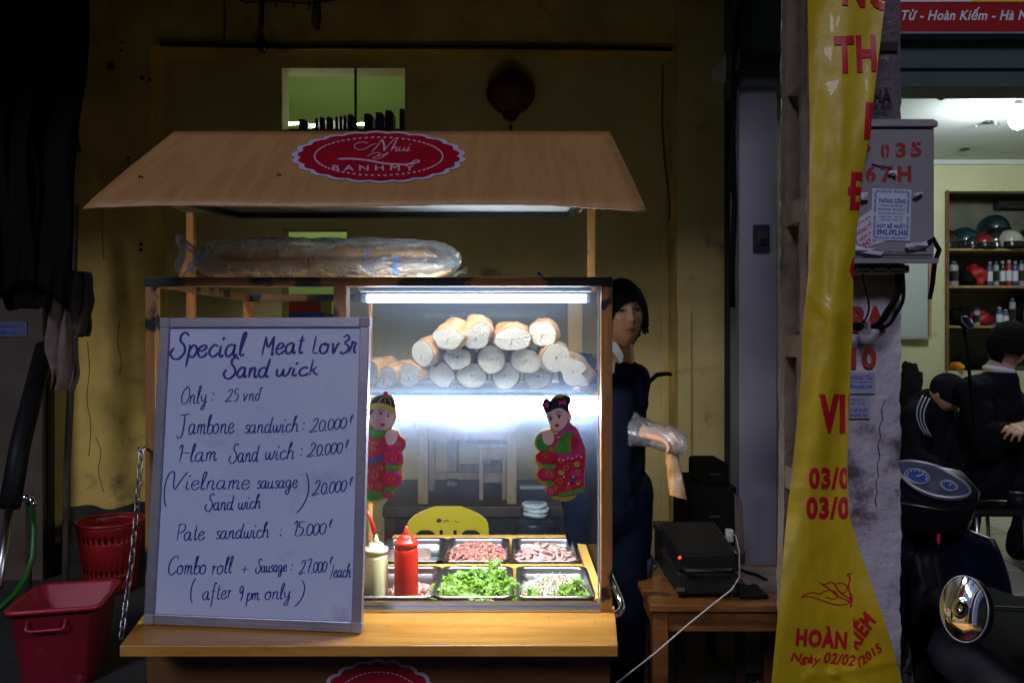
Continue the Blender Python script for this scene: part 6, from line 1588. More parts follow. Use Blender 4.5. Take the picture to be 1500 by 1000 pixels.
# left side is an open ladder of recesses between two flanges
mb = MB()
mb.grid(lambda u, v: rough(pole_pt(0, -420+v*(pyG+420), u*.045)), 4, 200)
mb.grid(lambda u, v: rough(pole_pt(0, -420+v*(pyG+420), .155+u*.045)), 4, 200)
mb.grid(lambda u, v: rough(pole_pt(0, -420+v*(pyG+420), .045+u*.11)+Vector((.035,0,0))), 8, 160)
mb.grid(lambda u, v: rough(pole_pt(0, -420+v*(pyG+420), .045)+Vector((.035*u,0,0))), 3, 160)
mb.grid(lambda u, v: rough(pole_pt(0, -420+v*(pyG+420), .155)+Vector((.035*u,0,0))), 3, 160)
for k in range(9):
    y0_ = -330+k*205; a = pole_pt(0, y0_, .046); b = pole_pt(0, y0_+34, .154)
    mb.box(a.x+.002, a.x+.034, a.y, b.y, b.z, a.z)
mb.build('side_flange', M['concrete'], pole)
# the raw grey part of the front above the cabinet, slightly proud render coat
mb = MB().grid(lambda u, v: rough(pole_pt(.02+.975*u, -400+v*590, -.004), .002), 20, 60); mb.build('grey_render', M['grey_concrete'], pole)
mb = MB(); f = lambda x, y: P(x, y, PF-.0105)
letter(mb, 'HÀ', 1279, 1306, 128, 148, f, .035); letter(mb, 'n đôi', 1281, 1307, 150, 158, f, .02); letter(mb, 'Thầy', 1281, 1303, 162, 167, f, .02)
mb.build('black_stencil', M['black_ink'], pole)
mb = MB(); mb.box(X(1284,PF), X(1312,PF), PF-.013, PF-.008, Z(77,PF), Z(64,PF)); mb.build('dark_patch', M['soot'], pole)
mb = MB(); f = lambda x, y: P(x, y, PF-.0075)
letter(mb, 'BA', 1246, 1298, 448, 486, f, .05, step=8); mb.build('red_stencil', M['stencil'], pole)
mb = MB(); letter(mb, '10', 1247, 1284, 508, 540, f, .045); mb.build('red_stencil', M['stencil'], pole)
crk = [(1297,585),(1291,600),(1293,612),(1288,626),(1290,640),(1286,652),(1289,668),(1285,680),(1287,697),(1283,706),(1285,722),(1282,730),(1284,742)]
mb = MB(); mb.tube([P(x, y, PF-.0028) for x, y in crk], .0011, 4); mb.build('crack', M['soot'], pole)
# paper adverts glued to the pole
pa = thing('advert_sticker', 'two small blue advert stickers glued to the whitewashed pole under the red letters', 'sticker', P(1258,580,PF))
MB().box(X(1240,PF), X(1280,PF), PF-.0085, PF-.0075, Z(576,PF), Z(545,PF)).box(X(1236,PF), X(1273,PF), PF-.0085, PF-.0075, Z(612,PF), Z(580,PF)).build('paper', mat('faded_lilac_paper', (.30,.30,.42), .8), pa)
mb = MB(); f = lambda x, y: P(x, y, PF-.0095)
for t, a, b, c_, d in (('THÔNG TẮC', 1242, 1279, 547, 556), ('CÔNG NGHỆ MỚI', 1243, 1278, 558, 561), ('0904.658.264', 1242, 1278, 563, 569), ('HÚT BỂ PHỐT', 1238, 1272, 596, 603), ('0904.658.264', 1239, 1271, 605, 610), ('GIÁ RẺ HỢP LÝ', 1242, 1268, 583, 587), ('PHỤC VỤ 24', 1242, 1268, 589, 593)): letter(mb, t, a, b, c_, d, f, .03)
mb.build('lettering', M['paper_blue'], pa)

# cabinet
BF = 1.93
bxt = thing('meter_cabinet', 'grey steel meter cabinet with red stencilled numbers strapped to the pole', 'cabinet', P(1305,380,BF))
xa, xb, za, zb_ = X(1226,BF), X(1369,BF), Z(378,BF), Z(188,BF)
MB().box(xa, xb, BF, BF+.105, za, zb_).build('body', M['box_grey'], bxt, bevel=.004)
MB().box(xa+.006, xb-.006, BF-.005, BF-.0003, za+.008, zb_-.004).build('door', M['box_grey'], bxt, bevel=.002)
mb = MB(); mb.prism([(xa-.004, BF-.012, zb_+.001), (xb+.003, BF-.012, zb_+.001), (xb+.0035, BF-.012, zb_+.014), (xb-.006, BF-.006, zb_+.022), (xa-.004, BF-.006, zb_+.022)], (0,.118,0)); mb.build('rain_lid', M['box_grey'], bxt, bevel=.003)
MB().bar((xa,BF-.010,za-.008), (xb+.002,BF-.010,za-.008), .012, .012).build('lower_lip', M['box_grey'], bxt)
f = lambda x, y: P(x, y, BF-.0062)
mb = MB(); ny = noise
for t, a, b, c_, d in (('P', 1262, 1276, 212, 230), ('0', 1290, 1303, 210, 232), ('3', 1312, 1327, 209, 231), ('5', 1334, 1350, 208, 230), ('6', 1268, 1283, 242, 266), ('7', 1290, 1309, 243, 267), ('H', 1315, 1335, 243, 266)):
    mb = MB(); letter(mb, t, a, b, c_, d, f, .045); mb.build('red_stencil', M['stencil'], bxt)
mb = MB(); f2 = lambda x, y: P(x, y, BF-.0070)      # bridges of the stencil
for a, b, c_, d in ((1295.4,1297.6,208,216), (1295.4,1297.6,226,234), (1311,1317,219,221), (1341,1343,207,212), (1274,1276,241,247), (1274,1276,260,268), (1298,1300,241,249), (1333,1340,217.5,219.5)):
    mb.quad(f2(a,c_), f2(b,c_), f2(b,d), f2(a,d))
mb.build('stencil_bridge', M['box_grey'], bxt)
mb = MB()
for pts, wd in (([(1277,240),(1285,243),(1294,245)], 3), ([(1290,242),(1302,247),(1308,249)], 2.4)): ribbon(mb, crom(pts), wd, f2)
letter(mb, 'ĐIỆN LỰC', 1292, 1326, 367.5, 371, f, .015)
mb.build('dark_smear', M['black_ink'], bxt)
# blue framed advert
s1 = thing('advert_poster', 'small white poster with blue printing glued on the grey cabinet door', 'poster', P(1305,352,BF-.006))
fq = lambda x, y, l=.0: P(x, y, BF-.0080-l)
MB().prism([fq(1278,276), fq(1335,278), fq(1333,353), fq(1275,351)], (0,.0008,0)).build('paper', M['paper'], s1)
def skew(x, y, l): return fq(x+(y-314)*-.035, y+(x-1305)*.03, l)
mb = MB(); f = lambda x, y: skew(x, y, .0006)
for t, a, b, c_, d, bo in (('THÔNG CỐNG', 1286, 1326, 288.5, 297.5, .05), ('• CÔNG NGHỆ MỚI •', 1287, 1325, 299.5, 303, .03), ('0942.092.343 - 0942.092.343', 1286, 1326, 305, 308.6, .02), ('SỬA CHỮA ĐIỆN NƯỚC', 1287, 1325, 311, 314, .03), ('NẠO VÉT HỐ GA', 1288, 1324, 315.6, 318.8, .03), ('GIÁ RẺ HỢP LÝ', 1290, 1322, 320.4, 323.6, .03),
                       ('HÚT BỂ PHỐT', 1285, 1327, 326, 334.5, .05), ('0942.092.343', 1285, 1328, 336, 344.5, .06), ('0942.092.343 - 0942.092.343', 1282, 1330, 278.8, 282.2, .03), ('0942.092.343 - 0942.092.343', 1281, 1329, 346.6, 350, .03)):
    letter(mb, t, a, b, c_, d, f, bo)
for xx in (1281.5, 1330): letter(mb, '0942.092.343 - 0942.092.343', xx-32, xx+32, 312.2, 315.6, f, .03, rot=R(-90))
mb.build('lettering', M['paper_blue'], s1)
s2 = thing('advert_poster', 'small white poster with slanting red printing half covered by the blue one', 'poster', P(1265,360,BF-.006))
MB().prism([P(1243,330,BF-.0066), P(1278,306,BF-.0066), P(1302,352,BF-.0066), P(1262,364,BF-.0066)], (0,.0005,0)).build('paper', M['paper'], s2)
mb = MB(); f = lambda x, y: P(x, y, BF-.0071)
for t, cx_, cy_, w_, h_ in (('PHỤC VỤ 24/24', 1263, 325, 30, 4), ('THÔNG TẮC', 1266, 334, 34, 9), ('HÚT BỂ', 1269, 344, 26, 8), ('0947.092', 1275, 353, 34, 9)): letter(mb, t, cx_-w_/2, cx_+w_/2, cy_-h_/2, cy_+h_/2, f, .05, rot=R(-33))
mb.build('lettering', M['paper_red'], s2)
def paper(nm, lab, pts, seed):
    t = [P(x, y, BF-.010-.006*((i+seed) % 3)) for i, (x, y) in enumerate(pts)]
    c = sum(t, Vector())/len(t)+Vector((0,-.006,0)); mb = MB(); mb.add(t+[c], [(i, (i+1) % len(t), len(t)) for i in range(len(t))])
    tag(mb.build(nm, M['paper'], solid=.0008), lab, 'paper')
paper('torn_paper', 'torn white paper strip at the lower left corner of the grey cabinet', [(1252,358),(1268,364),(1284,364),(1295,369),(1290,374),(1276,372),(1262,370),(1250,366)], 0)
paper('torn_paper', 'torn white paper strip at the lower right of the grey cabinet', [(1326,358),(1338,355),(1348,356),(1357,353),(1360,360),(1346,366),(1332,366),(1328,362)], 1)
paper('torn_paper', 'tiny torn paper scrap between the stencilled 7 and H', [(1304,250),(1314,250),(1314,257),(1306,258),(1301,254)], 0)
paper('torn_paper', 'small grey paper scrap left of the blue poster on the cabinet', [(1261,282),(1272,282),(1272,293),(1262,293)], 2)
paper('torn_paper', 'thin torn paper curl right of the blue poster on the cabinet', [(1336,284),(1350,281),(1353,284),(1344,287)], 2)
# bracket and cables under the cabinet
br = thing('wooden_bracket', 'worn wooden bracket bolted to the pole under the grey cabinet', 'bracket', P(1300,395,BF))
MB().box(X(1238,BF), X(1336,BF), BF+.01, BF+.08, Z(399,BF), za-.016).build('beam', M['concrete'], br, bevel=.004)
for a in (1256, 1281, 1306): MB().box(X(a,BF), X(a+20,BF), BF+.0, BF+.009, Z(397,BF), Z(386,BF)).build('clamp', M['soot'], br, bevel=.002)
o = thing('cable_bundle', 'bundle of black cables looping out of the cabinet down the pole', 'cable', P(1260,480,BF))
for i, (a, b, c_) in enumerate(((1318,1300,1262), (1312,1292,1258), (1322,1306,1266), (1262,1270,1268))):
    if i < 3: pts = [(a,396),(a+1,425+i*6),(b+6,450+i*5),(b-8,472+i*3),(c_,482-i*2),(1246,478-i),(1238,470)]
    else: pts = [(1262,398),(1268,425),(1273,450),(1266,470),(1252,474),(1238,466)]
    MB().tube([P(p.x, p.y, BF+.05-.008*i) for p in crom(pts, 4)], .005 if i < 3 else .0025, 8).build('cable', M['rubber'], o)
for a in (1247, 1276): MB().box(X(a,BF)-.004, X(a,BF)+.004, BF+.01, BF+.06, Z(488,BF)-.0, Z(470,BF)).build('cable_tie', M['alu'], o)
o = thing('black_strap', 'bent black rubber strap sticking out at the right of the cabinet', 'strap', P(1368,400,BF))
MB().tube([P(1358,358,BF-.012), P(1366,350,BF), P(1376,366,BF+.02), P(1369,385,BF+.03), P(1366,415,BF+.04), P(1362,438,BF+.05)], [.005,.007,.006,.006,.006,.005], 8).build('strap', M['rubber'], o)

# ---- banner: printed yellow cloth tied down the pole
ban = thing('yellow_banner', 'long yellow cloth banner with red lettering hanging folded down the pole', 'banner', P(1215,1000,1.88))
LE = [(-300,1178),(0,1183),(200,1186),(400,1184),(480,1176),(560,1173),(660,1163),(760,1152),(860,1143),(1000,1130),(1150,1112)]
RE = [(-300,1318),(0,1297),(100,1285),(180,1276),(270,1262),(330,1256),(400,1250),(480,1249),(560,1245),(680,1241),(755,1244),(800,1258),(860,1278),(920,1300),(1000,1322),(1150,1360)]
def interp(T, y):
    for (a, va), (b, vb) in zip(T, T[1:]):
        if y <= b:
            t = max(0, (y-a)/(b-a)); return va+(vb-va)*t
    return T[-1][1]
def ban_depth(px, py):
    D = 1.885
    crease_x = 1244+ (py-755)*.03
    if py > 755:
        k = min(1, (py-755)/160)
        if px > crease_x: D += .0-.9*(px-crease_x)/F*1.9*k
        D -= -.35*(crease_x-px)/F*1.9*k*(-1) if px < crease_x else 0
    # soft vertical folds and sags
    u = (px-interp(LE,py))/max(10, interp(RE,py)-interp(LE,py))
    D += .010*math.sin(u*4.2+py*.004+.6)+.005*math.sin(u*9+py*.011)
    D += .006*noise.noise(Vector((px*.02, py*.008, 1)))+.0025*noise.noise(Vector((px*.06, py*.03, 4)))
    D += .012*math.exp(-((u-.55)/.16)**2)*math.exp(-((py-225)/110)**2)*-1
    D += .010*math.exp(-(((py-430)-.8*(px-1184))/14)**2)*-1*(1 if px < 1215 else max(0, 1-(px-1215)/30))
    # creases near the bottom hem
    for (ax, ay, bx, by, am) in ((1180,990,1225,985,.008), (1225,985,1305,968,.010), (1222,984,1244,1000,.006), (1190,985,1205,965,.006)):
        dx, dy = bx-ax, by-ay; l = math.hypot(dx, dy); t = ((px-ax)*dx+(py-ay)*dy)/l/l; dd = abs((px-ax)*dy-(py-ay)*dx)/l
        if -.1 < t < 1.1: D -= am*math.exp(-(dd/7)**2)
    return D
def ban_pt(px, py, off=0): return P(px, py, ban_depth(px, py)-off)
mb = MB()
mb.grid(lambda u, v: ban_pt(interp(LE, -300+v*1440)+u*(interp(RE, -300+v*1440)-interp(LE, -300+v*1440)), -300+v*1440), 56, 330)
mb.build('cloth', M['banner'], ban, label='front face of the folded yellow banner')
# turned-back layer behind the fold
def backl(u, v):
    py = -300+v*1440; r_ = interp(RE, py); l_ = interp(LE, py); w_ = (r_-l_)*(.55 if py < 755 else .3)
    a = min(1, u*6); return ban_pt(r_-w_*u*.97, py, -(.010*math.sin(a*math.pi/2)+.006*u))
MB().grid(backl, 12, 160).build('turned_back_layer', M['banner'], ban)
def lefthem(u, v):
    py = -300+v*1440; return ban_pt(interp(LE, py)+16*u, py, -(.010*math.sin(min(1,u*3)*math.pi/2)))
MB().grid(lefthem, 6, 160).build('side_hem', M['banner'], ban)
bf_ = lambda x, y: ban_pt(x, y, .003)
cutR = [((1297,0),(1285,100)), ((1285,100),(1262,270))]
def bl(txt, x0_, x1_, y0_, y1_, seg, **k):
    mb = MB(); letter(mb, txt, x0_, x1_, y0_, y1_, bf_, k.pop('bold', .05), cut=seg, step=7, **k)
    if mb.f: mb.build('lettering', M['banner_ink'], ban)
bl('NG', 1236, 1308, -34, 12, [((1297,0),(1295,14))], rot=R(7))
bl('TH', 1223, 1284, 52, 106, [((1291,50),(1283,108))], rot=R(-2.5))
bl('I', 1267, 1285, 150, 204, [((1280,140),(1274,210))], rot=R(3))
bl('Đ', 1242, 1274, 252, 307, [((1265,240),(1259,310))], rot=R(2))
bl('C', 1245, 1290, 366, 420, [((1252.5,360),(1249,425))])
bl('VIÊ', 1200, 1262, 577, 634, [((1244,560),(1242,640))], ref='H', bold=.07)
bl('03/02', 1185, 1262, 684, 716, [((1240.5,675),(1241,720))])
bl('03/02', 1181, 1262, 727, 760, [((1241,720),(1243.5,765))])
bl('HOÀN', 1166, 1241, 922, 948, None, rot=R(4), ref='H', bold=.065)
bl('KIẾM', 1234, 1288, 911, 935, [((1252,970),(1249,890))], rot=R(-56), shear=.2, ref='H', bold=.065)
bl('Ngày', 1158, 1203, 957, 974, None, rot=R(8), shear=.2, bold=.04)
bl('02/02', 1207, 1253, 956, 973, None, rot=R(6), shear=.2, bold=.04)
bl('/2015', 1251, 1295, 952, 966, None, rot=R(-36), shear=.2, bold=.04)
# line drawn bird emblem
mb = MB()
for pts, wd in (([(1173,874),(1182,869),(1192,867),(1201,869),(1208,865),(1218,864),(1226,868),(1225,875),(1216,876),(1209,873)], 1.7),
                ([(1173,874),(1186,873),(1200,877),(1213,882),(1228,885),(1240,884),(1247,879)], 1.7),
                ([(1200,853),(1208,855),(1216,852),(1222,854),(1227,862),(1232,868),(1240,873),(1247,877)], 2.0),
                ([(1201,853),(1212,860),(1220,866),(1227,872),(1238,877),(1247,881)], 2.0),
                ([(1222,855),(1232,853),(1240,857),(1240,864),(1234,868),(1228,863)], 1.6),
                ([(1247,888),(1246,872),(1243,858),(1245,848),(1244,842)], 2.2), ([(1240,843),(1244,840),(1248,839)], 2.4),
                ([(1246,889),(1248,878),(1247,868)], 2.6)):
    p_ = crom(pts, 6); ribbon(mb, p_, wd, bf_)
mb.build('bird_emblem', M['banner_ink'], ban)

# ================================================================== neighbouring helmet shop
YS = 3.3
shop = thing('helmet_shop', 'open-fronted shop with a grey jamb, red sign and cream walls at the right', 'building', (2.4, YS, .15))
MB().box(X(1083,YS), X(1138,YS), YS, YS+.14, .15, Z(113,YS)).build('jamb', M['jamb'], shop, bevel=.004)
MB().box(1.172, 1.1795, YS+.141, 4.6, .29, 3.6).build('side_wall', M['soot'], shop)  # dark skin standing in for the shaded gap beside the jamb
MB().box(1.18, 1.205, YS+.141, 6.05, .29, 3.0).build('inner_side_wall', M['pale_wall'], shop)
MB().box(X(1076,YS), 5.4, YS-.02, YS+.14, Z(131,YS)+.002, 3.7).build('shutter_housing', M['shutter'], shop, bevel=.005)
MB().box(X(1076,YS), 5.4, YS-.035, YS-.0205, Z(104,YS), Z(100,YS)).box(X(1076,YS), 5.4, YS-.03, YS-.0205, Z(131,YS)+.002, Z(122,YS)).build('housing_lip', M['shutter'], shop)
MB().box(X(1066,YS), X(1176,YS), YS-.04, YS-.036, Z(113,YS), Z(85,YS)).build('dark_lintel', M['soot'], shop)
bkx = X(1387,6.05)
cells(MB(), [1.135, bkx, 5.5], [.29, Z(543,6.05), Z(280,6.05), 3.0], lambda x, z: x > bkx and Z(543,6.05) < z < Z(280,6.05), 6.05, 6.15).build('back_wall', M['pale_wall'], shop)
MB().box(4.3, 4.4, YS+.141, 6.049, .29, 3.0).build('inner_side_wall', M['pale_wall'], shop)
MB().box(1.10, 5.5, YS+.141, 6.15, 3.0, 3.06).build('ceiling', M['ceiling'], shop)
MB().box(1.136, 4.299, 6.02, 6.049, 2.965, 2.999).build('cornice', M['ceiling'], shop)
# sign
sg = thing('shop_sign', 'red shop sign with white italic street address above the open shop', 'sign', P(1410,45,3.22))
SD = 3.22
MB().box(X(1225,SD), X(1700,SD), SD, SD+.06, Z(47,SD), Z(3,SD)).build('red_band', M['sign_red'], sg)
MB().box(X(1225,SD), X(1424,SD)-.001, SD, SD+.06, Z(3,SD)+.0005, Z(-60,SD)).build('white_band', M['sign_white'], sg)
MB().box(X(1424,SD), X(1700,SD), SD, SD+.06, Z(3,SD)+.0005, Z(-60,SD)).build('yellow_band', M['sign_yellow'], sg)
MB().box(X(1225,SD), X(1700,SD), SD-.004, SD+.06, Z(50,SD), Z(47,SD)-.0005).build('lower_trim', M['alu'], sg)
mb = MB(); f = lambda x, y: P(x, y, SD-.002)
letter(mb, 'Lý Từ - Hoàn Kiếm - Hà Nội', 1296, 1522, 10.5, 34.5, f, .028, shear=.28)
mb.build('lettering', M['sign_white'], sg)
# switch on the jamb
sw = thing('wall_switch', 'dark switch box screwed on the grey jamb', 'switch', P(1114,350,YS))
MB().box(X(1102,YS), X(1126,YS), YS-.018, YS-.0005, Z(369,YS), Z(330,YS)).build('plate', M['pot'], sw, bevel=.004)
MB().box(X(1107,YS), X(1121,YS), YS-.026, YS-.0185, Z(360,YS), Z(340,YS)).build('rocker_frame', M['cloth_dark'], sw, bevel=.003)
MB().box(X(1110,YS), X(1119,YS), YS-.034, YS-.0265, Z(358,YS), Z(350,YS)).build('rocker', M['black'], sw, bevel=.002)
o = thing('black_cable', 'thick dark cable sagging down the gap left of the grey jamb', 'cable', P(1068,430,3.25))
MB().tube([P(1085,-20,3.26), P(1082,60,3.26), P(1076,110,3.24), P(1073,200,3.26), P(1076,300,3.26), P(1072,400,3.26), P(1073,450,3.26)], .012, 8).tube([P(1076,205,3.24), P(1068,250,3.24), P(1074,285,3.24)], .008, 8).build('cable', M['rubber'], o)
o = thing('tangled_cloth', 'dark bundle hanging at the top between the yellow wall and the jamb', 'cloth', P(1098,60,3.2))
mb = MB(); mb.grid(lambda u, v: P(1068+u*26*(1-.5*v)+4*noise.noise(Vector((u*3,v*5,1))), -30+v*135, 3.22+.04*math.sin(u*9+v*3)), 20, 24); mb.build('cloth', M['cloth_dark'], o, solid=.006)
# bulb
bu = thing('light_bulb', 'bright bare energy bulb hanging on a cord at the right edge of the shop', 'lamp', P(1492,150,4.55))
c = P(1492,170,4.55)
MB().lathe([(.008,-.08),(.033,-.069),(.049,-.039),(.052,-.005),(.044,.033),(.031,.056),(.022,.066)], c, 24).build('glass_envelope', M['bulb'], bu)
MB().lathe([(.024,.062),(.026,.068),(.024,.09),(.012,.10),(.006,.11)], c, 16).build('socket', M['black'], bu)
MB().tube([c+Vector((0,0,.08)), (c.x, c.y, 2.999)], .004, 6).build('cord', M['black'], bu)
o = thing('wire_ring', 'small coil of yellow green wire hanging from the shop ceiling edge', 'wire', P(1377,138,3.45))
for k in range(3): 
    c = P(1377+k*.8, 138+k*.6, 3.45); MB().tube([c+Vector((.019*math.cos(t*.4+k), .004*math.sin(t*.8+k), .022*math.sin(t*.4+k))) for t in range(16)], .0028, 6, closed=True).build('loop', M['hose'] if k == 1 else M['banner'], o)
for px, py, sc in ((1447,178,14), (1413,218,10)):
    D = (3.0-EYE)*F/(500-py); c = Vector((X(px,D), D, 2.999)); o = thing('ceiling_hook', 'small dark fitting in the shop ceiling, %s of the two' % ('nearer and larger' if sc == 14 else 'farther and smaller'), 'ceiling fitting', c)
    MB().lathe([(.03,0),(.034,-.008),(.02,-.014),(.001,-.015)], c, 20).build('rose', M['pot'], o)
    MB().tube([c+Vector((-.03,0,-.012)), c+Vector((-.07,.01,-.03)), c+Vector((-.08,.01,-.02))], .004, 6).tube([c+Vector((.03,0,-.012)), c+Vector((.07,-.01,-.018))], .004, 6).build('clip', M['steel'], o)
# wall board
o = thing('wall_board', 'pale grey board with a wooden edge hanging on the mouldy shop wall', 'board', P(1340,495,6.0))
MB().box(X(1268,6.0), X(1359,6.0), 6.0, 6.02, Z(493,6.0), Z(330,6.0)).build('panel', mat('pale_grey_board', (.36,.40,.42), .5), o)
MB().box(X(1268,6.0), X(1363,6.0), 5.985, 6.03, Z(497,6.0), Z(493,6.0)-.0005).build('lower_rail', M['alu'], o)
MB().box(X(1359,6.0)+.0005, X(1363,6.0), 5.985, 6.03, Z(492.9,6.0), Z(330,6.0)).build('side_rail', M['leg_wood'], o)
# mould patches
mb = MB()
# cupboard recess with shelves
cup = thing('shelf_recess', 'built-in shelf recess in the back wall crowded with helmets and spray cans', 'shelf', (X(1450,6.05), 6.3, Z(540,6.05)))
rx0, rx1 = bkx, 4.29; z0c, z1c = Z(543,6.05), Z(280,6.05)
MB().box(rx0, rx1, 6.42, 6.45, z0c, z1c).build('back_board', mat('dim_shelf_back', (.20,.20,.16), .8, c2=(.12,.12,.10), scale=5), cup)
MB().box(rx0-.03, rx0, 6.06, 6.42, z0c, z1c).box(rx1, rx1+.03, 6.06, 6.42, z0c, z1c).build('side_board', M['soot'], cup)
MB().box(rx0-.03, rx1, 6.1505, 6.42, z1c, z1c+.03).box(rx0-.03, rx1, 6.1505, 6.42, z0c-.03, z0c).build('end_board', M['soot'], cup)
shz = [Z(365,6.1), Z(419,6.1), Z(477,6.1)]
for z in shz: MB().box(rx0+.001, rx1-.001, 6.04, 6.415, z-.018, z).build('shelf_board', M['leg_wood'], cup)
MB().bar((rx0-.008,6.035,z0c), (rx0-.008,6.035,z1c), .018, .03, (0,1,0)).build('edge_trim', M['table_wood'], cup)
# helmets
def helmet(px, py, r, m, lab, visor=True, D=6.12, yaw=0):
    z = py; c = Vector((X(px,D), D+.10, py)); t = thing('helmet', lab, 'helmet', c, 'helmets on the upper shelf')
    mb = MB(); n = 28; vs = []; fs = []; rows = 12
    for j in range(rows+1):
        a = math.pi*.5*1.18*j/rows
        for i in range(n):
            b = 2*math.pi*i/n; k = 1+.12*max(0, -math.sin(b+yaw))*0
            vs.append(c+Vector((r*.92*math.sin(a)*math.cos(b), r*1.12*math.sin(a)*math.sin(b), r*.75+r*.95*math.cos(a)*(1 if a < 1.57 else 1.6))))
    for j in range(rows):
        for i in range(n): k = (i+1) % n; fs.append((j*n+i, (j+1)*n+i, (j+1)*n+k, j*n+k))
    mb.add(vs, fs, True).build('shell', M[m], t, solid=.006)
    c2 = c+Vector((0, -r*.9, r*.35))
    MB().grid(lambda u, v: c+Vector((r*.99*math.sin((u-.5)*2.0), -r*1.22*math.cos((u-.5)*2.0)-.025*v*r*4*0.5, r*(.72-.48*v))), 16, 4).build('visor', M['gloss_black'], t, solid=.003)
    MB().tube([c+Vector((r*.99*math.cos(k*.3927), r*1.2*math.sin(k*.3927), r*.24)) for k in range(16)], .006, 6, closed=True).build('trim', M['rubber'], t)
S0 = shz[0]+.001
for a in ((1393,.115,'helmet_black','black helmet partly cut by the left edge of the recess'), (1421,.125,'helmet_teal','dark teal helmet beside the left black one'), (1466,.120,'helmet_black','glossy black helmet behind the red one'), (1450,.085,'helmet_red','small red helmet in front of the black ones'), (1490,.10,'helmet_white','cream white half helmet near the right edge'), (1520,.12,'helmet_black','black helmet at the right end of the shelf'), (1560,.11,'helmet_teal','teal helmet further along the shelf beyond the picture edge')):
    px, r, m, lab = a; D = 6.18 if m in ('helmet_black','helmet_teal') else 6.07
    helmet(px, S0-r*.20, r, m, lab, D=D-.06)
helmet(1466, S0+.10, .12, 'helmet_teal', 'teal helmet stacked highest above the red one', D=6.22)
helmet(1432, S0-.02, .075, 'helmet_black', 'small black helmet with two strap marks in front of the teal one', D=6.03)
o = thing('dark_carton', 'dark carton box standing on the upper shelf at the right', 'carton', (X(1485,6.3), 6.35, shz[0]))
MB().box(X(1467,6.3), X(1530,6.3), 6.34, 6.41, Z(304,6.3), Z(284,6.3)).build('carton', M['soot'], o); MB().box(X(1467,6.3), X(1530,6.3), 6.335, 6.339, Z(295,6.3), Z(293,6.3)).build('tape', M['rust_pole'], o)
# cans and bottles
def can(px, z, h, r, m, lab, D=6.13):
    c = Vector((X(px,D), D, z)); t = thing('spray_can', lab, 'spray can', c, 'cans and bottles on the shop shelves')
    MB().lathe([(r*.95,0),(r,.004),(r,h*.78),(r*.9,h*.83),(r*.55,h*.87)], c, 18).build('body', M[m], t)
    MB().lathe([(r*.6,h*.865),(r*.62,h*.98),(r*.5,h)], c, 14).build('cap', M['can_white' if m != 'can_white' else 'can_blue'], t)
    MB().lathe([(r*1.012,h*.2),(r*1.012,h*.6)], c, 18, cap=False).build('label_band', M['helmet_black' if m == 'can_white' else 'paper'], t)
rnd = random.Random(5)
ms = ['can_blue','can_white','helmet_black','sign_red','can_blue','can_white','can_white']
posn = ['third from the left','fourth from the left','fifth from the left','sixth from the left','seventh from the left','eighth from the left','ninth from the left','tenth from the left','eleventh from the left']
can(1397, shz[1]+.001, .20, .035, 'can_white', 'pale spray can alone at the left end of the middle shelf')
for i in range(8):
    can(1450+i*9.3, shz[1]+.001, .17+rnd.random()*.04, .021, ms[i % 7], '%s spray can, %s of the row on the middle shelf' % ({'can_blue':'blue','can_white':'pale','helmet_black':'black','sign_red':'red'}[ms[i % 7]], ['first','second','third','fourth','fifth','sixth','seventh','eighth'][i]))
for i, (px, h, m) in enumerate([(1431,.14,'can_white'), (1464,.15,'can_blue'), (1473,.13,'can_blue'), (1483,.22,'can_white'), (1505,.2,'can_blue')]):
    can(px, shz[2]+.001, h, .024, m, ['pale can alone at the left of the lowest shelf','blue can left of the tall pale bottle on the lowest shelf','short blue can touching the tall pale bottle on the lowest shelf','tall pale bottle on the lowest shelf','blue can at the right end of the lowest shelf'][i])
def bundle(px, z, w_, h, m, lab, seed, D=6.2):
    c = Vector((X(px,D), D, z)); mb = MB().ellipsoid(c+Vector((0,0,h*.45)), (w_,.09,h*.5), 28, 18)
    for i, v in enumerate(mb.v):
        k = noise.noise(v*16+Vector((seed,0,0)))+.5*noise.noise(v*34); mb.v[i] = c+Vector((0,0,h*.45))+(v-c-Vector((0,0,h*.45)))*(1+.35*k); mb.v[i].z = max(mb.v[i].z, z+.002)
    tag(mb.build('plastic_bundle', M[m]), lab, 'bundle')
bundle(1416, shz[1]+.001, .06, .13, 'rubber', 'black crumpled bundle on the middle shelf right of the lone can', 2)
bundle(1430, shz[1]+.001, .075, .19, 'sign_red', 'dark red crumpled bag in the middle of the middle shelf', 3)
bundle(1404, shz[2]+.001, .09, .17, 'rubber', 'black heap at the left end of the lowest shelf', 4)
bundle(1436, shz[2]+.001, .09, .13, 'pink_plastic', 'dim pink heap on the lowest shelf beside the pale can', 6, 6.26)
bundle(1502, shz[2]+.03, .12, .24, 'rubber', 'black heap at the right end of the lowest shelf', 7, 6.28)
bundle(1420, z0c+.002, .14, .13, 'rubber', 'black heap at the bottom of the recess on the left', 8)
bundle(1400, z0c+.002, .03, .07, 'carrot', 'small orange thing at the bottom left of the recess', 9, 6.1)
bundle(1462, z0c+.002, .16, .12, 'pot', 'dark heap at the bottom of the recess behind the seated man', 10)
bundle(1332, Z(595,5.9)-.2, .10, .55, 'rubber', 'dark coat bundle hanging by the mouldy wall behind the pole', 12, 5.8)
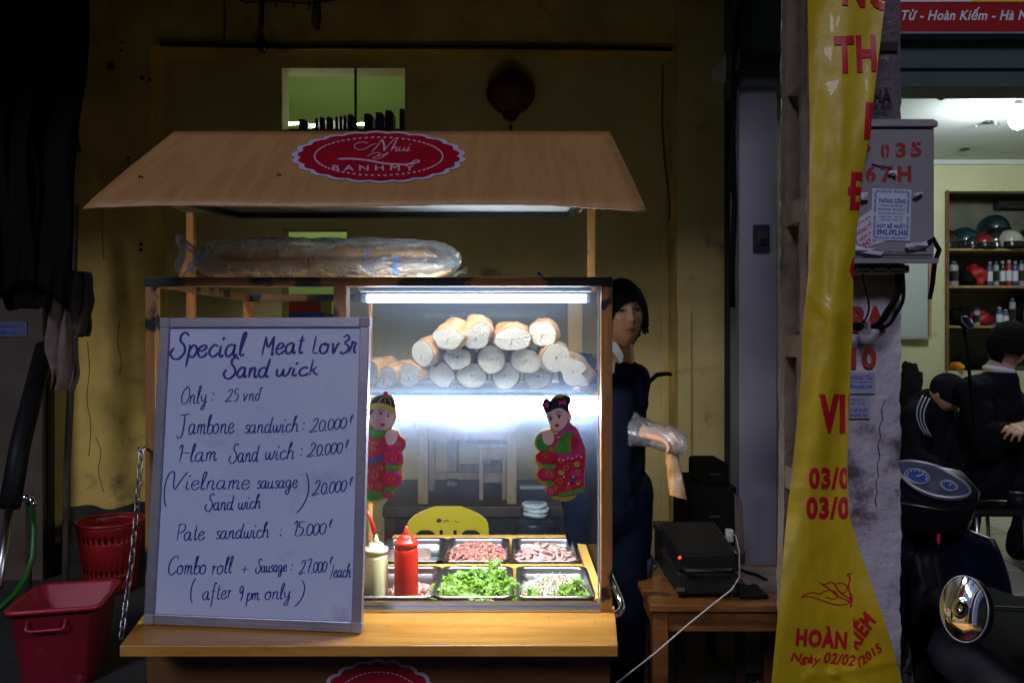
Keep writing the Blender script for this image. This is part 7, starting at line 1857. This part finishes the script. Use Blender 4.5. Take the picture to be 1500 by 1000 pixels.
# ---------------------------------------------------------------- men in the shop
man = thing('person', 'man in black jacket with white collar sitting sideways, hands clasped, in the shop', 'person', (X(1490,4.3), 4.3, .30))
DM = 4.3
hc = P(1479,507,DM); hq = Matrix.Rotation(R(58), 3, 'Z') @ Matrix.Rotation(R(12), 3, 'X')
nk = P(1468,545,DM)+Vector((0,.03,0)); chs = P(1462,610,DM)+Vector((0,.05,0)); plv = Vector((X(1455,DM), DM+.08, .80))
sR = P(1418,572,DM)+Vector((0,-.04,0)); sL = P(1500,580,DM)+Vector((0,.18,0)); eR = P(1428,655,DM)+Vector((0,-.12,0)); wR_ = P(1470,628,DM-.22); eL = P(1530,640,DM); wL_ = P(1504,622,DM-.22)
k1 = Vector((X(1545,DM), DM-.12, .80)); k2 = Vector((X(1550,DM), DM+.14, .80)); f1 = Vector((X(1500,DM), DM-.16, .375)); f2_ = Vector((X(1520,DM), DM+.16, .375))
parts_ = [(hc+Vector((0,.02,-.08)), nk, .052, .058), (nk, chs, .08, .14), (chs, plv, .14, .15), (nk+Vector((0,0,-.05)), sR, .06, .06), (nk+Vector((0,0,-.05)), sL, .06, .06), (sR, eR, .055, .043), (eR, wR_, .043, .03), (sL, eL, .055, .043), (eL, wL_, .043, .03),
         (plv, k1, .09, .065), (plv, k2, .09, .065), (k1, f1, .06, .04), (k2, f2_, .06, .04), (f1, f1+Vector((.14,-.04,-.04)), .04, .03), (f2_, f2_+Vector((.14,-.04,-.04)), .04, .03)]
hm = lambda mb: (hand_mb(mb, wR_, (.8,-.5,-.12), (0,-.25,1), 1.12, .55, 1, .25), hand_mb(mb, wL_+Vector((0,-.03,0)), (-1,-.35,-.2), (0,-.4,1), 1.12, .55, -1, .2))
finish_body(man, figure(parts_, hm, .007, 4), head_mesh(hc, hq, 1.04, True), True)
hair_mesh(hc+Vector((0,0,.004)), hq, 1.05, .2, 0, .045, 8, vol=1.13).build('hair', M['hair'], man, solid=.005)
jk = [cl(a, b, ra, rb, .022) for a, b, ra, rb in ((nk+Vector((0,0,-.06)), chs, .08, .15), (chs, plv, .15, .155), (nk+Vector((0,0,-.07)), sR, .06, .065), (nk+Vector((0,0,-.07)), sL, .06, .065), (sR, eR, .06, .05), (eR, eR.lerp(wR_,.85), .05, .035), (sL, eL, .06, .05), (eL, eL.lerp(wL_,.85), .05, .035))]
crease(figure(jk, None, .010, 4), .010, 11, 6).build('jacket', M['dark_cloth'], man)
tr_ = [cl(a, b, ra, rb, .02) for a, b, ra, rb in ((plv, k1, .10, .07), (plv, k2, .10, .07), (k1, f1, .065, .05), (k2, f2_, .065, .05))]
crease(figure(tr_, None, .012, 4), .008, 10, 7).build('trousers', M['dark_cloth'], man)
MB().tube([nk+Vector((.062*math.cos(t*.4189), .066*math.sin(t*.4189), .012-.012*math.cos(t*.4189))) for t in range(15)], .018, 10, closed=True).build('collar', M['white_cloth'], man)
figure([(f1, f1+Vector((.17,-.05,-.045)), .048, .038), (f2_, f2_+Vector((.17,-.05,-.045)), .048, .038)], None, .01, 3).build('shoes', M['black'], man)
MB().tube([f1+Vector((0,0,.05)), f1+Vector((0,0,.10))], .052, 14).build('sock', M['white_cloth'], man)
sc_ = thing('metal_stool', 'metal framed seat under the man in the black jacket', 'stool', (X(1450,DM), DM, .30))
MB().box(X(1410,DM), X(1490,DM), DM-.12, DM+.26, .62, .655).build('seat', M['black'], sc_, bevel=.01)
for u, v in ((X(1414,DM),DM-.10), (X(1484,DM),DM-.10), (X(1414,DM),DM+.24), (X(1484,DM),DM+.24)): MB().tube([(u,v,.62),(u*1.006,v,.305)], .012, 8).build('leg', M['steel'], sc_)
man2 = thing('person', 'crouching man in dark cap and black track top with three white sleeve stripes', 'person', (X(1375,4.5), 4.5, .30))
DN = 4.45
hc = P(1385,578,DN); hq = Matrix.Rotation(R(35), 3, 'Z') @ Matrix.Rotation(R(38), 3, 'X')
nk = P(1372,598,DN)+Vector((0,.08,0)); chs = P(1366,660,DN)+Vector((0,.12,0)); plv = P(1362,730,DN)+Vector((0,.15,0))
sR = P(1345,612,DN)+Vector((0,.02,0)); sL = P(1395,612,DN)+Vector((0,.1,0)); eR = P(1344,672,DN-.05); wR_ = P(1385,690,DN-.2); eL = P(1410,670,DN-.05); wL_ = P(1398,692,DN-.2)
k1 = P(1375,718,DN-.22); k2 = P(1415,718,DN-.1); f1 = Vector((k1.x, k1.y+.02, .37)); f2_ = Vector((k2.x, k2.y+.02, .37))
parts_ = [(hc+Vector((0,.03,-.05)), nk, .052, .058), (nk, chs, .09, .14), (chs, plv, .14, .15), (nk, sR, .07, .065), (nk, sL, .07, .065), (sR, eR, .055, .043), (eR, wR_, .043, .03), (sL, eL, .055, .043), (eL, wL_, .043, .03),
         (plv, k1, .09, .065), (plv, k2, .09, .065), (k1, f1, .06, .04), (k2, f2_, .06, .04), (f1, f1+Vector((.03,-.15,-.04)), .04, .03), (f2_, f2_+Vector((.03,-.15,-.04)), .04, .03)]
hm = lambda mb: (hand_mb(mb, wR_, (.6,-.6,-.5), (0,-.25,1), 1.1, .6, 1), hand_mb(mb, wL_, (-.5,-.7,-.4), (0,-.4,1), 1.1, .6, -1))
finish_body(man2, figure(parts_, hm, .008, 4), head_mesh(hc, hq, 1.03, True, 70, 54), True)
crease(figure([cl(a, b, ra, rb, .022) for a, b, ra, rb in ((nk, chs, .09, .15), (chs, plv, .15, .155), (nk, sR, .07, .065), (nk, sL, .07, .065), (sR, eR, .06, .05), (eR, eR.lerp(wR_,.85), .05, .035), (sL, eL, .06, .05), (eL, eL.lerp(wL_,.85), .05, .035))], None, .010, 4), .008, 11, 9).build('track_top', M['dark_cloth'], man2)
crease(figure([cl(a, b, ra, rb, .02) for a, b, ra, rb in ((plv, k1, .10, .07), (plv, k2, .10, .07), (k1, f1, .065, .05), (k2, f2_, .065, .05))], None, .012, 4), .006, 10, 11).build('trousers', M['dark_cloth'], man2)
figure([(f1, f1+Vector((.03,-.18,-.045)), .048, .038), (f2_, f2_+Vector((.03,-.18,-.045)), .048, .038)], None, .01, 3).build('shoes', M['black'], man2)
mb = MB(); q3 = hq
for j in range(3):
    mb.tube([P(1352+5*j-.0*i+10*math.sin(i*.36)*-1+ (i*.2), 579+i*6.4+j*2, DN-.115-.012*math.sin(i*.35)) for i in range(10)], .0042, 6)
mb.build('sleeve_stripes', M['can_white'], man2)
mb = MB(); vs = []
mb.ellipsoid(hc+hq @ Vector((0,.005,.035)), (.088,.104,.095), 24, 16, hq); mb.build('cap', M['dark_cloth'], man2)
MB().grid(lambda u, v: hc+hq @ Vector(((u-.5)*.15, -.085-.075*v*(1-(2*u-1)**2*.5), .055-.02*v-.02*(2*u-1)**2)), 12, 5).build('cap_peak', M['dark_cloth'], man2, solid=.004)

# ---------------------------------------------------------------- motorbikes
def scooter(name, lab, org, yaw, mirrors):
    """commuter motorbike, local frame: +y ahead, x right, z up from the ground"""
    t = thing(name, lab, 'motorbike', org)
    Rz = Matrix.Rotation(yaw, 3, 'Z'); O = Vector(org)
    L = lambda x, y, z: O+Rz @ Vector((x, y, z))
    def TB(pts, r, nm, m, n=10, **k): return MB().tube([L(*p) for p in pts], r, n).build(nm, M[m], t, **k)
    for yy, nm in ((.62,'front_wheel'), (-.62,'rear_wheel')):
        w_ = MB().tube([L(0, yy+.255*math.cos(a*math.pi/16), .295+.255*math.sin(a*math.pi/16)) for a in range(32)], .036, 10, closed=True).build('wheel', M['rubber'], t)
        r_ = MB().tube([L(0, yy+.215*math.cos(a*math.pi/16), .295+.215*math.sin(a*math.pi/16)) for a in range(32)], .013, 8, closed=True)
        for k in range(5): a = k*2*math.pi/5; r_.bar(L(0,yy,.295), L(0,yy+.21*math.cos(a),.295+.21*math.sin(a)), .02, .03, Rz @ Vector((1,0,0)))
        r_.build('rim', M['alu'], w_)
    for s_ in (-1, 1):
        TB([(s_*.07,.62,.295), (s_*.07,.50,.62), (s_*.065,.44,.80)], .016, 'fork', 'steel')
        TB([(s_*.10,-.62,.295), (s_*.11,-.50,.60)], .018, 'shock', 'chrome')
    # front cowl with instrument face turned to the rider
    def cowl(u, v):
        a = (u-.5)*2; w_ = .115*(1-.25*v)*math.sin(math.pi*(.5+a*.5*.98)) 
        return None
    mb = MB(); top = [(-.13,.30,.98),(-.10,.37,1.03),(0,.40,1.045),(.10,.37,1.03),(.13,.30,.98),(.10,.235,.945),(0,.215,.935),(-.10,.235,.945)]
    low = [(-.11,.33,.86),(-.10,.42,.90),(0,.47,.90),(.10,.42,.90),(.11,.33,.86),(.07,.26,.85),(0,.25,.85),(-.07,.26,.85)]
    vs = [L(*p) for p in top]+[L(*p) for p in low]; n = 8
    mb.add(vs, [tuple(range(n))[::-1], tuple(range(n, 2*n))]+[(i, (i+1) % n, n+(i+1) % n, n+i) for i in range(n)], True)
    mb.build('head_cowl', M['gloss_black'], t, bevel=.008)
    # gauge face on the sloping top
    c0 = Vector((0,.305,.995)); ux = Vector((1,0,0)); uy = Vector((0,.87,.49)).normalized(); un = ux.cross(uy)
    G_ = lambda a, b, h: O+Rz @ (c0+ux*a+uy*b+un*(h+.0035))
    ring = [(q.x*.00207, -q.y*.00207/.62) for q in crom([(-42,-24),(-20,-27),(10,-21),(34,-5),(43,10),(36,20),(14,24),(-14,20),(-34,6),(-43,-10),(-42,-24)], 3)][:-1]
    g = MB().prism([G_(a, b, .008) for a, b in ring], (0,0,-.006)).build('gauge_panel', M['gauge'], t)
    MB().tube([G_(a, b, .010) for a, b in ring], .004, 8, closed=True).build('gauge_rim', M['alu'], g)
    for (gx, gy, gr) in ((-.042,.012,.034), (.036,-.026,.023)):
        MB().tube([G_(gx+gr*math.cos(k*math.pi/12), gy+gr*math.sin(k*math.pi/12), .012) for k in range(24)], .0022, 6, closed=True).build('dial_ring', M['can_white'], g)
        MB().add([G_(gx+(gr-.003)*math.cos(k*math.pi/12), gy+(gr-.003)*math.sin(k*math.pi/12), .0105) for k in range(24)], [tuple(range(24))]).build('dial', M['d_blue'], g)
        mt = MB()
        for k in range(11):
            a = -.6+k*.434; mt.tube([G_(gx+gr*.72*math.cos(a), gy+gr*.72*math.sin(a), .012), G_(gx+gr*.86*math.cos(a), gy+gr*.86*math.sin(a), .012)], .0014, 4)
        mt.tube([G_(gx, gy, .0125), G_(gx+gr*.6, gy+.01, .0125)], .0014, 4); mt.build('dial_marks', M['sign_white'], g)
    # handlebar, grips, levers
    for s_ in (-1, 1):
        TB([(s_*.08,.31,.93), (s_*.16,.28,.945), (s_*.24,.22,.955)], .013, 'handlebar', 'gloss_black')
        TB([(s_*.235,.225,.955), (s_*.36,.145,.95)], .019, 'grip', 'rubber', 14)
        TB([(s_*.20,.28,.955), (s_*.26,.275,.95), (s_*.37,.20,.945)], .006, 'brake_lever', 'alu')
        TB([(s_*.19,.255,.965), (s_*.225,.235,.965)], .026, 'switch_block', 'black', 12)
    # body
    def shell(levels, nm, m, n=12):
        vs = []; fs = []
        for (y, z, w_, h) in levels:
            for k in range(n): a = 2*math.pi*k/n; vs.append(L(w_*math.cos(a), y, z+h*math.sin(a)))
        for j in range(len(levels)-1):
            for k in range(n): l = (k+1) % n; fs.append((j*n+k, j*n+l, (j+1)*n+l, (j+1)*n+k))
        fs.append(tuple(range(n))[::-1]); fs.append(tuple((len(levels)-1)*n+k for k in range(n)))
        return MB().add(vs, fs, True).build(nm, M[m], t)
    shell([(-.78,.74,.03,.02),(-.70,.73,.10,.07),(-.4,.69,.13,.09),(-.1,.64,.12,.09),(.05,.58,.08,.07)], 'rear_body', 'blue_paint')
    shell([(-.72,.80,.06,.02),(-.6,.805,.11,.035),(-.3,.79,.13,.04),(-.02,.755,.11,.035),(.10,.73,.05,.02)], 'seat', 'rubber')
    # leg shields: two curved wings
    for s_ in (-1, 1):
        MB().grid(lambda u, v: L(s_*(.035+.17*u*(.25+.75*math.sin(math.pi*(.12+.76*v))**.7)), .40-.12*u+.10*(1-v)**2-.05*v, .36+.52*v-.03*u), 12, 12).build('leg_shield', M['blue_paint'], t, solid=.012)
    shell([(-.02,.50,.06,.06),(.16,.52,.055,.07),(.34,.66,.06,.10),(.40,.80,.06,.08)], 'front_frame', 'gloss_black')
    shell([(.44,.92,.05,.03),(.47,.90,.075,.055),(.50,.89,.07,.05)], 'headlight', 'chrome')
    shell([(.40,.55,.02,.02),(.60,.585,.06,.03),(.82,.52,.05,.03),(.90,.46,.02,.01)], 'front_mudguard', 'blue_paint')
    shell([(-.30,.30,.07,.07),(-.05,.28,.10,.10),(.14,.30,.07,.08)], 'engine', 'alu')
    TB([(.12,.05,.24), (.14,-.3,.24), (.15,-.55,.33)], .045, 'exhaust', 'steel', 12)
    TB([(-.12,-.02,.28), (-.20,.1,.05), (-.20,.12,.005)], .01, 'side_stand', 'black')
    MB().box(0,0,0,0,0,0)
    return t, L
# the bike parked beside the pole: gauges face the photographer
pD = 2.33; g0_ = P(1366,678,pD)
yaw1 = R(-14); off = Matrix.Rotation(yaw1, 3, 'Z') @ Vector((0,.305,0))
t1, L1 = scooter('motorbike', 'dark blue motorbike parked behind the pole with lit grey gauges facing the viewer', (g0_.x-off.x, g0_.y-off.y, .15+.0), yaw1, None)
# raise so that the gauges sit where the photo shows them
dz = g0_.z-(.15+.995)
print('bike dz', dz)
def mirror(t, name, c, q, shape, stem, sm='chrome'):
    q = q; pts = [Vector(c)+q @ Vector((a, 0, b)) for a, b in shape]; back = q @ Vector((0,.014,0))
    h = MB().prism([p for p in pts], back).build('mirror_housing', M['gloss_black'], t, bevel=.002)
    cc = Vector(c); vs = []; n = len(pts); K = 5
    rm = max(math.hypot(a, b) for a, b in shape)
    for j in range(1, K+1):
        for (a, b) in shape:
            s_ = j/K*.95; rr = math.hypot(a*s_, b*s_); vs.append(cc+q @ Vector((a*s_, -.0015-.006*(1-(rr/rm)**2)*(rm/.05), b*s_)))
    vs.append(cc+q @ Vector((0, -.0015-.006*(rm/.05), 0))); fs = []
    for j in range(K-1):
        for i in range(n): l = (i+1) % n; fs.append((j*n+i, j*n+l, (j+1)*n+l, (j+1)*n+i))
    for i in range(n): fs.append((len(vs)-1, i, (i+1) % n))
    MB().add(vs, fs, True).build('mirror_glass', M['mirror'], h)
    MB().tube([p-back*.05 for p in pts], .0016, 6, closed=True).build('mirror_rim', M['alu'], h)
    MB().tube(stem, .0048, 10).build('mirror_stem', M[sm], t)
hexs = [(-.024,.004),(-.018,.019),(.012,.020),(.026,.008),(.022,-.014),(-.006,-.018)]
mc = P(1417,473,2.2)
mirror(t1, 'm', mc, Matrix.Rotation(R(28), 3, 'Z') @ Matrix.Rotation(R(-22), 3, 'X'), hexs, [mc+Vector((.0,.016,-.012)), mc+Vector((.02,.03,-.10)), P(1428,640,2.3), P(1425,690,2.35)], 'rubber')
MB().box(*(lambda c: (c.x-.004, c.x+.004, c.y-.004, c.y, c.z-.012, c.z+.012))(P(1374,788,2.1))).build('red_reflector', M['paper_red'], t1)
# the bike parked nearer, only its left mirror and arm reach into the picture
m0 = P(1412,891,1.50)
t2, L2 = scooter('motorbike', 'motorbike mostly outside the picture at the lower right, only its round mirror showing clearly', (X(1760,1.55), 1.30, .0), R(8), None)
toC = (Vector((0,0,EYE))-m0).normalized(); toS = (Vector((-.05,2.12,1.05))-m0).normalized(); nrm = (toC+toS).normalized()
qy = (-nrm).to_track_quat('Y', 'Z').to_matrix()
rs = .0585
mirror(t2, 'm', m0, qy, [(rs*math.cos(k*math.pi/20), rs*1.06*math.sin(k*math.pi/20)) for k in range(40)], [m0+qy @ Vector((0,.012,0)), P(1452,890,1.52), P(1500,892,1.52), P(1600,896,1.50), (X(1700,1.5), 1.50, .98)])

# dim cabinet in the gap between jamb and pole
o = thing('brown_cabinet', 'dark brown cabinet edge in the gap between the grey jamb and the pole', 'cabinet', P(1150,900,3.7))
MB().box(X(1136,3.7), X(1176,3.7), 3.7, 4.0, .292, Z(384,3.7)).build('carcass', M['rust_pole'], o)
MB().box(X(1138,3.69), X(1174,3.69), 3.69, 3.699, .35, Z(390,3.7)).build('door', M['brown_gate'], o, bevel=.003)
